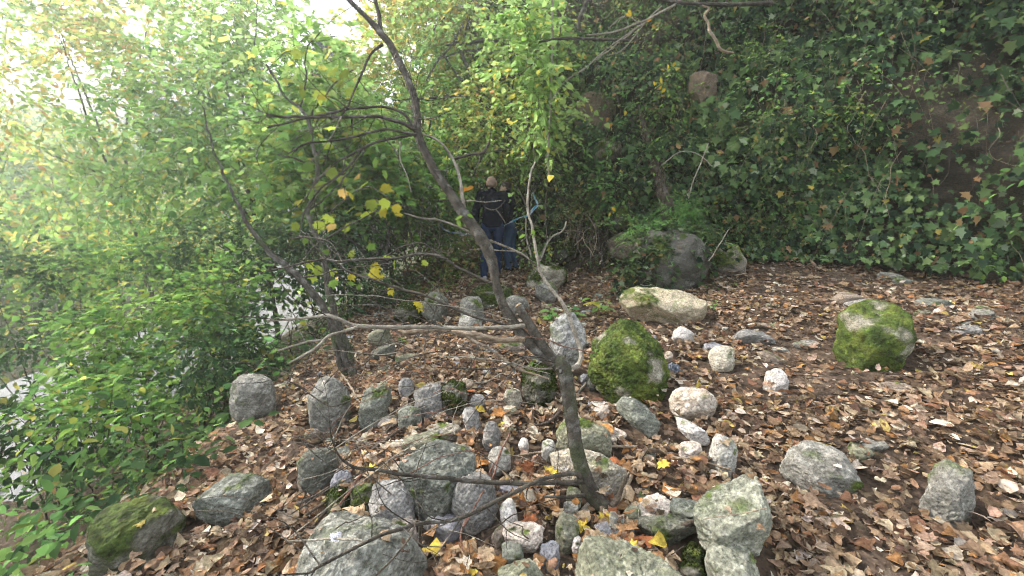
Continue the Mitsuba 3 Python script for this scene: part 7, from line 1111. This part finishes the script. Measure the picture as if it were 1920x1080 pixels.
person(k1, dict(pelvis=(0, 0, .95), belly=(0, .0, 1.10), chest=(0, .01, 1.29), shL=(-.185, 0, 1.425), shR=(.185, .0, 1.41), head=(-.005, .035, 1.60), face=(.12, 1, -.12), hipL=(-.092, 0, .92), hipR=(.092, 0, .92), kneeL=(-.135, .03, .49), kneeR=(.08, .07, .51), ankleL=(-.15, -.02, .09), ankleR=(.075, .10, .12),
     toeL=(-.185, .12, .042), toeR=(.09, .25, .07), elbowL=(-.275, -.03, 1.14), elbowR=(.27, .03, 1.13), wristL=(-.285, .08, .93), wristR=(.235, .20, .97), handL=(-.28, .13, .85), handR=(.20, .27, .93)),
     (PEOPLE[0][0], PEOPLE[0][1], zt1), math.radians(4), PEOPLE[0][3], dict(skin=(.42, .27, .20), hair=((.20, .14, .11), .0015), hair_label='close-cropped greying hair', jacket=(.0045, .005, .010), jacket_label='dark navy fleece jacket', jeans=(.013, .022, .050), jeans_label='blue denim jeans', shoe=(.16, .155, .16), shoe_label='grey shoe', sole=.06, shaft=.01))
k2 = thing('person', 'person in a dark jacket, jeans and black boots half hidden behind the bald man', 'person')
person(k2, dict(pelvis=(0, 0, .95), belly=(.01, .0, 1.10), chest=(.02, .03, 1.28), shL=(-.17, .06, 1.40), shR=(.17, .05, 1.40), head=(.0, .11, 1.555), face=(0, 1, -.45), hipL=(-.09, 0, .92), hipR=(.09, 0, .92), kneeL=(-.10, .06, .50), kneeR=(.10, .0, .50), ankleL=(-.12, .02, .10), ankleR=(.10, -.08, .10),
     toeL=(-.15, .17, .045), toeR=(.12, .07, .045), elbowL=(-.235, .05, 1.12), elbowR=(.24, .06, 1.12), wristL=(-.20, .14, .91), wristR=(.17, .24, 1.0), handL=(-.17, .21, .84), handR=(.10, .31, 1.02)),
     (PEOPLE[1][0], PEOPLE[1][1], zt2), math.radians(80), PEOPLE[1][3], dict(skin=(.42, .28, .21), hair=((.045, .035, .03), .008), jacket=(.0045, .005, .009), jacket_label='dark jacket', jeans=(.035, .060, .11), jeans_label='light blue jeans', shoe=(.012, .012, .014), shoe_label='black leather boot', sole=.02, shaft=.11))
# ---------------------------------------------------------------- litter left by people
def ribbon(P, w, tw, c1, c2, seed):
    Q = spline(np.array(P, float), .02); t = unit(np.gradient(Q, axis=0)); n = len(Q); a0 = unit(np.cross(t, [0, .3, 1.])); b0 = np.cross(t, a0); th = tw * np.linspace(0, 1, n) + 1.2 * (meshkit.noise(np.stack([np.arange(n) * .12, np.full(n, seed), np.zeros(n)], -1)) - .5)
    a = np.cos(th)[:, None] * a0 + np.sin(th)[:, None] * b0; nn = np.cross(t, a); u = np.linspace(-1, 1, 7); ww = w * (.75 + .4 * meshkit.noise(np.stack([np.arange(n) * .2, np.full(n, seed), np.zeros(n)], -1), 4))
    v = Q[:, None] + a[:, None] * (u[None, :, None] * ww[:, None, None] / 2) + nn[:, None] * (.10 * w * np.sin(u * 4)[None, :, None])
    i, j = np.meshgrid(np.arange(n - 1), np.arange(6), indexing='ij'); q = np.stack([i * 7 + j, i * 7 + j + 1, (i + 1) * 7 + j + 1, (i + 1) * 7 + j], -1).reshape(-1, 4)
    s = (np.floor(np.arange(n)[:, None] * .02 / .09 + u[None] * .6) % 2)[..., None]; return v.reshape(-1, 3), np.vstack([q[:, [0, 1, 2]], q[:, [0, 2, 3]]]), (np.array(c1) * (1 - s) + np.array(c2) * s).reshape(-1, 3)
for lab, P, w, tw, c1, c2 in TAPES:
    k = thing('barrier_tape', lab, 'tape'); put(k, vc(*ribbon(P, w, tw, c1, c2, len(P)), 'mat_film'))
BX = BALL; k = thing('yellow_ball', 'small round yellow ball in the leaves below the fork of the small tree', 'ball')
v = SPH * .019; put(k, vc(v * (1 + .05 * (meshkit.noise(v * 90) - .5))[:, None] + np.array(BX), trimesh.creation.icosphere(2).faces, np.array([.62, .55, .05]) * (.85 + .3 * meshkit.noise(v * 120, 3))[:, None], 'mat_plastic'))
def crumple(c, size, col, seed, amp=.35, N=26, up=(0, -.5, .9)):
    g = np.random.default_rng(seed); u = np.linspace(-.5, .5, N); U, W_ = np.meshgrid(u, u); v = np.stack([U, W_ * .8, 0 * U], -1).reshape(-1, 3)
    fold = np.abs(meshkit.fbm(v * 5 + seed, 2, seed) - .5) * 2; fo2 = np.abs(meshkit.noise(v * 11 + seed, seed + 3) - .5)
    v[:, 2] = amp * (fold - .3) + .16 * fo2; v[:, :2] *= (1 - .35 * meshkit.noise(v * 3, seed))[:, None]
    z = unit(np.array(up, float)); x = unit(np.cross([g.normal() * .2, 1, 0], z)); y = np.cross(z, x); V = np.array(c) + (v * size) @ np.stack([x, y, z])
    i, j = np.meshgrid(np.arange(N - 1), np.arange(N - 1), indexing='ij'); q = np.stack([i * N + j, i * N + j + 1, (i + 1) * N + j + 1, (i + 1) * N + j], -1).reshape(-1, 4)
    return V, np.vstack([q[:, [0, 1, 2]], q[:, [0, 2, 3]]]), np.array(col) * (.8 + .4 * meshkit.noise(v * 4, seed))[:, None]
for nm, lab, cat, c, size, col, seed, amp, m in SCRAPS:
    k = thing(nm, lab, cat); put(k, vc(*crumple(c, size, col, seed, amp), m))
# ribbed beige cup on its side
c, ax = np.array(CUP[0]), unit(np.array(CUP[1])); k = thing('ribbed_cup', 'crushed beige ribbed cup lying between the mossy boulder and the oval stone', 'cup')
n, m_ = 34, 40; s = np.linspace(0, 1, n); prof = .040 - .012 * s + .0016 * np.sin(s * 2 * np.pi * 9); a = unit(np.cross(ax, [0, 0, 1.])); b = np.cross(ax, a); th = np.linspace(0, 2 * np.pi, m_, endpoint=False)
def shell(rad, s): return (c + ax * (s[:, None, None] * .10) + rad[:, None, None] * (np.cos(th)[None, :, None] * a * 1.12 + np.sin(th)[None, :, None] * b * .8) * (1 + .06 * np.sin(3 * th + 1))[None, :, None]).reshape(-1, 3)
v = np.vstack([shell(prof, s), shell(prof - .0015, s)]); i, j = np.meshgrid(np.arange(n - 1), np.arange(m_), indexing='ij'); q = np.stack([i * m_ + j, i * m_ + (j + 1) % m_, (i + 1) * m_ + (j + 1) % m_, (i + 1) * m_ + j], -1).reshape(-1, 4)
f = np.vstack([q[:, [0, 1, 2]], q[:, [0, 2, 3]]]); e = np.vstack([[(jj, (jj + 1) % m_, jj + n * m_), ((jj + 1) % m_, (jj + 1) % m_ + n * m_, jj + n * m_)] for jj in range(m_)]); cap = np.array([((n - 1) * m_ + jj, (n - 1) * m_ + (jj + 1) % m_, 2 * n * m_) for jj in range(m_)])
v = np.vstack([v, c + ax * .1]); put(k, vc(v, np.vstack([f, f + n * m_, e, cap]), np.array([.42, .35, .29]) * (.8 + .4 * meshkit.fbm(v * 60, 2))[:, None], 'mat_plastic'))
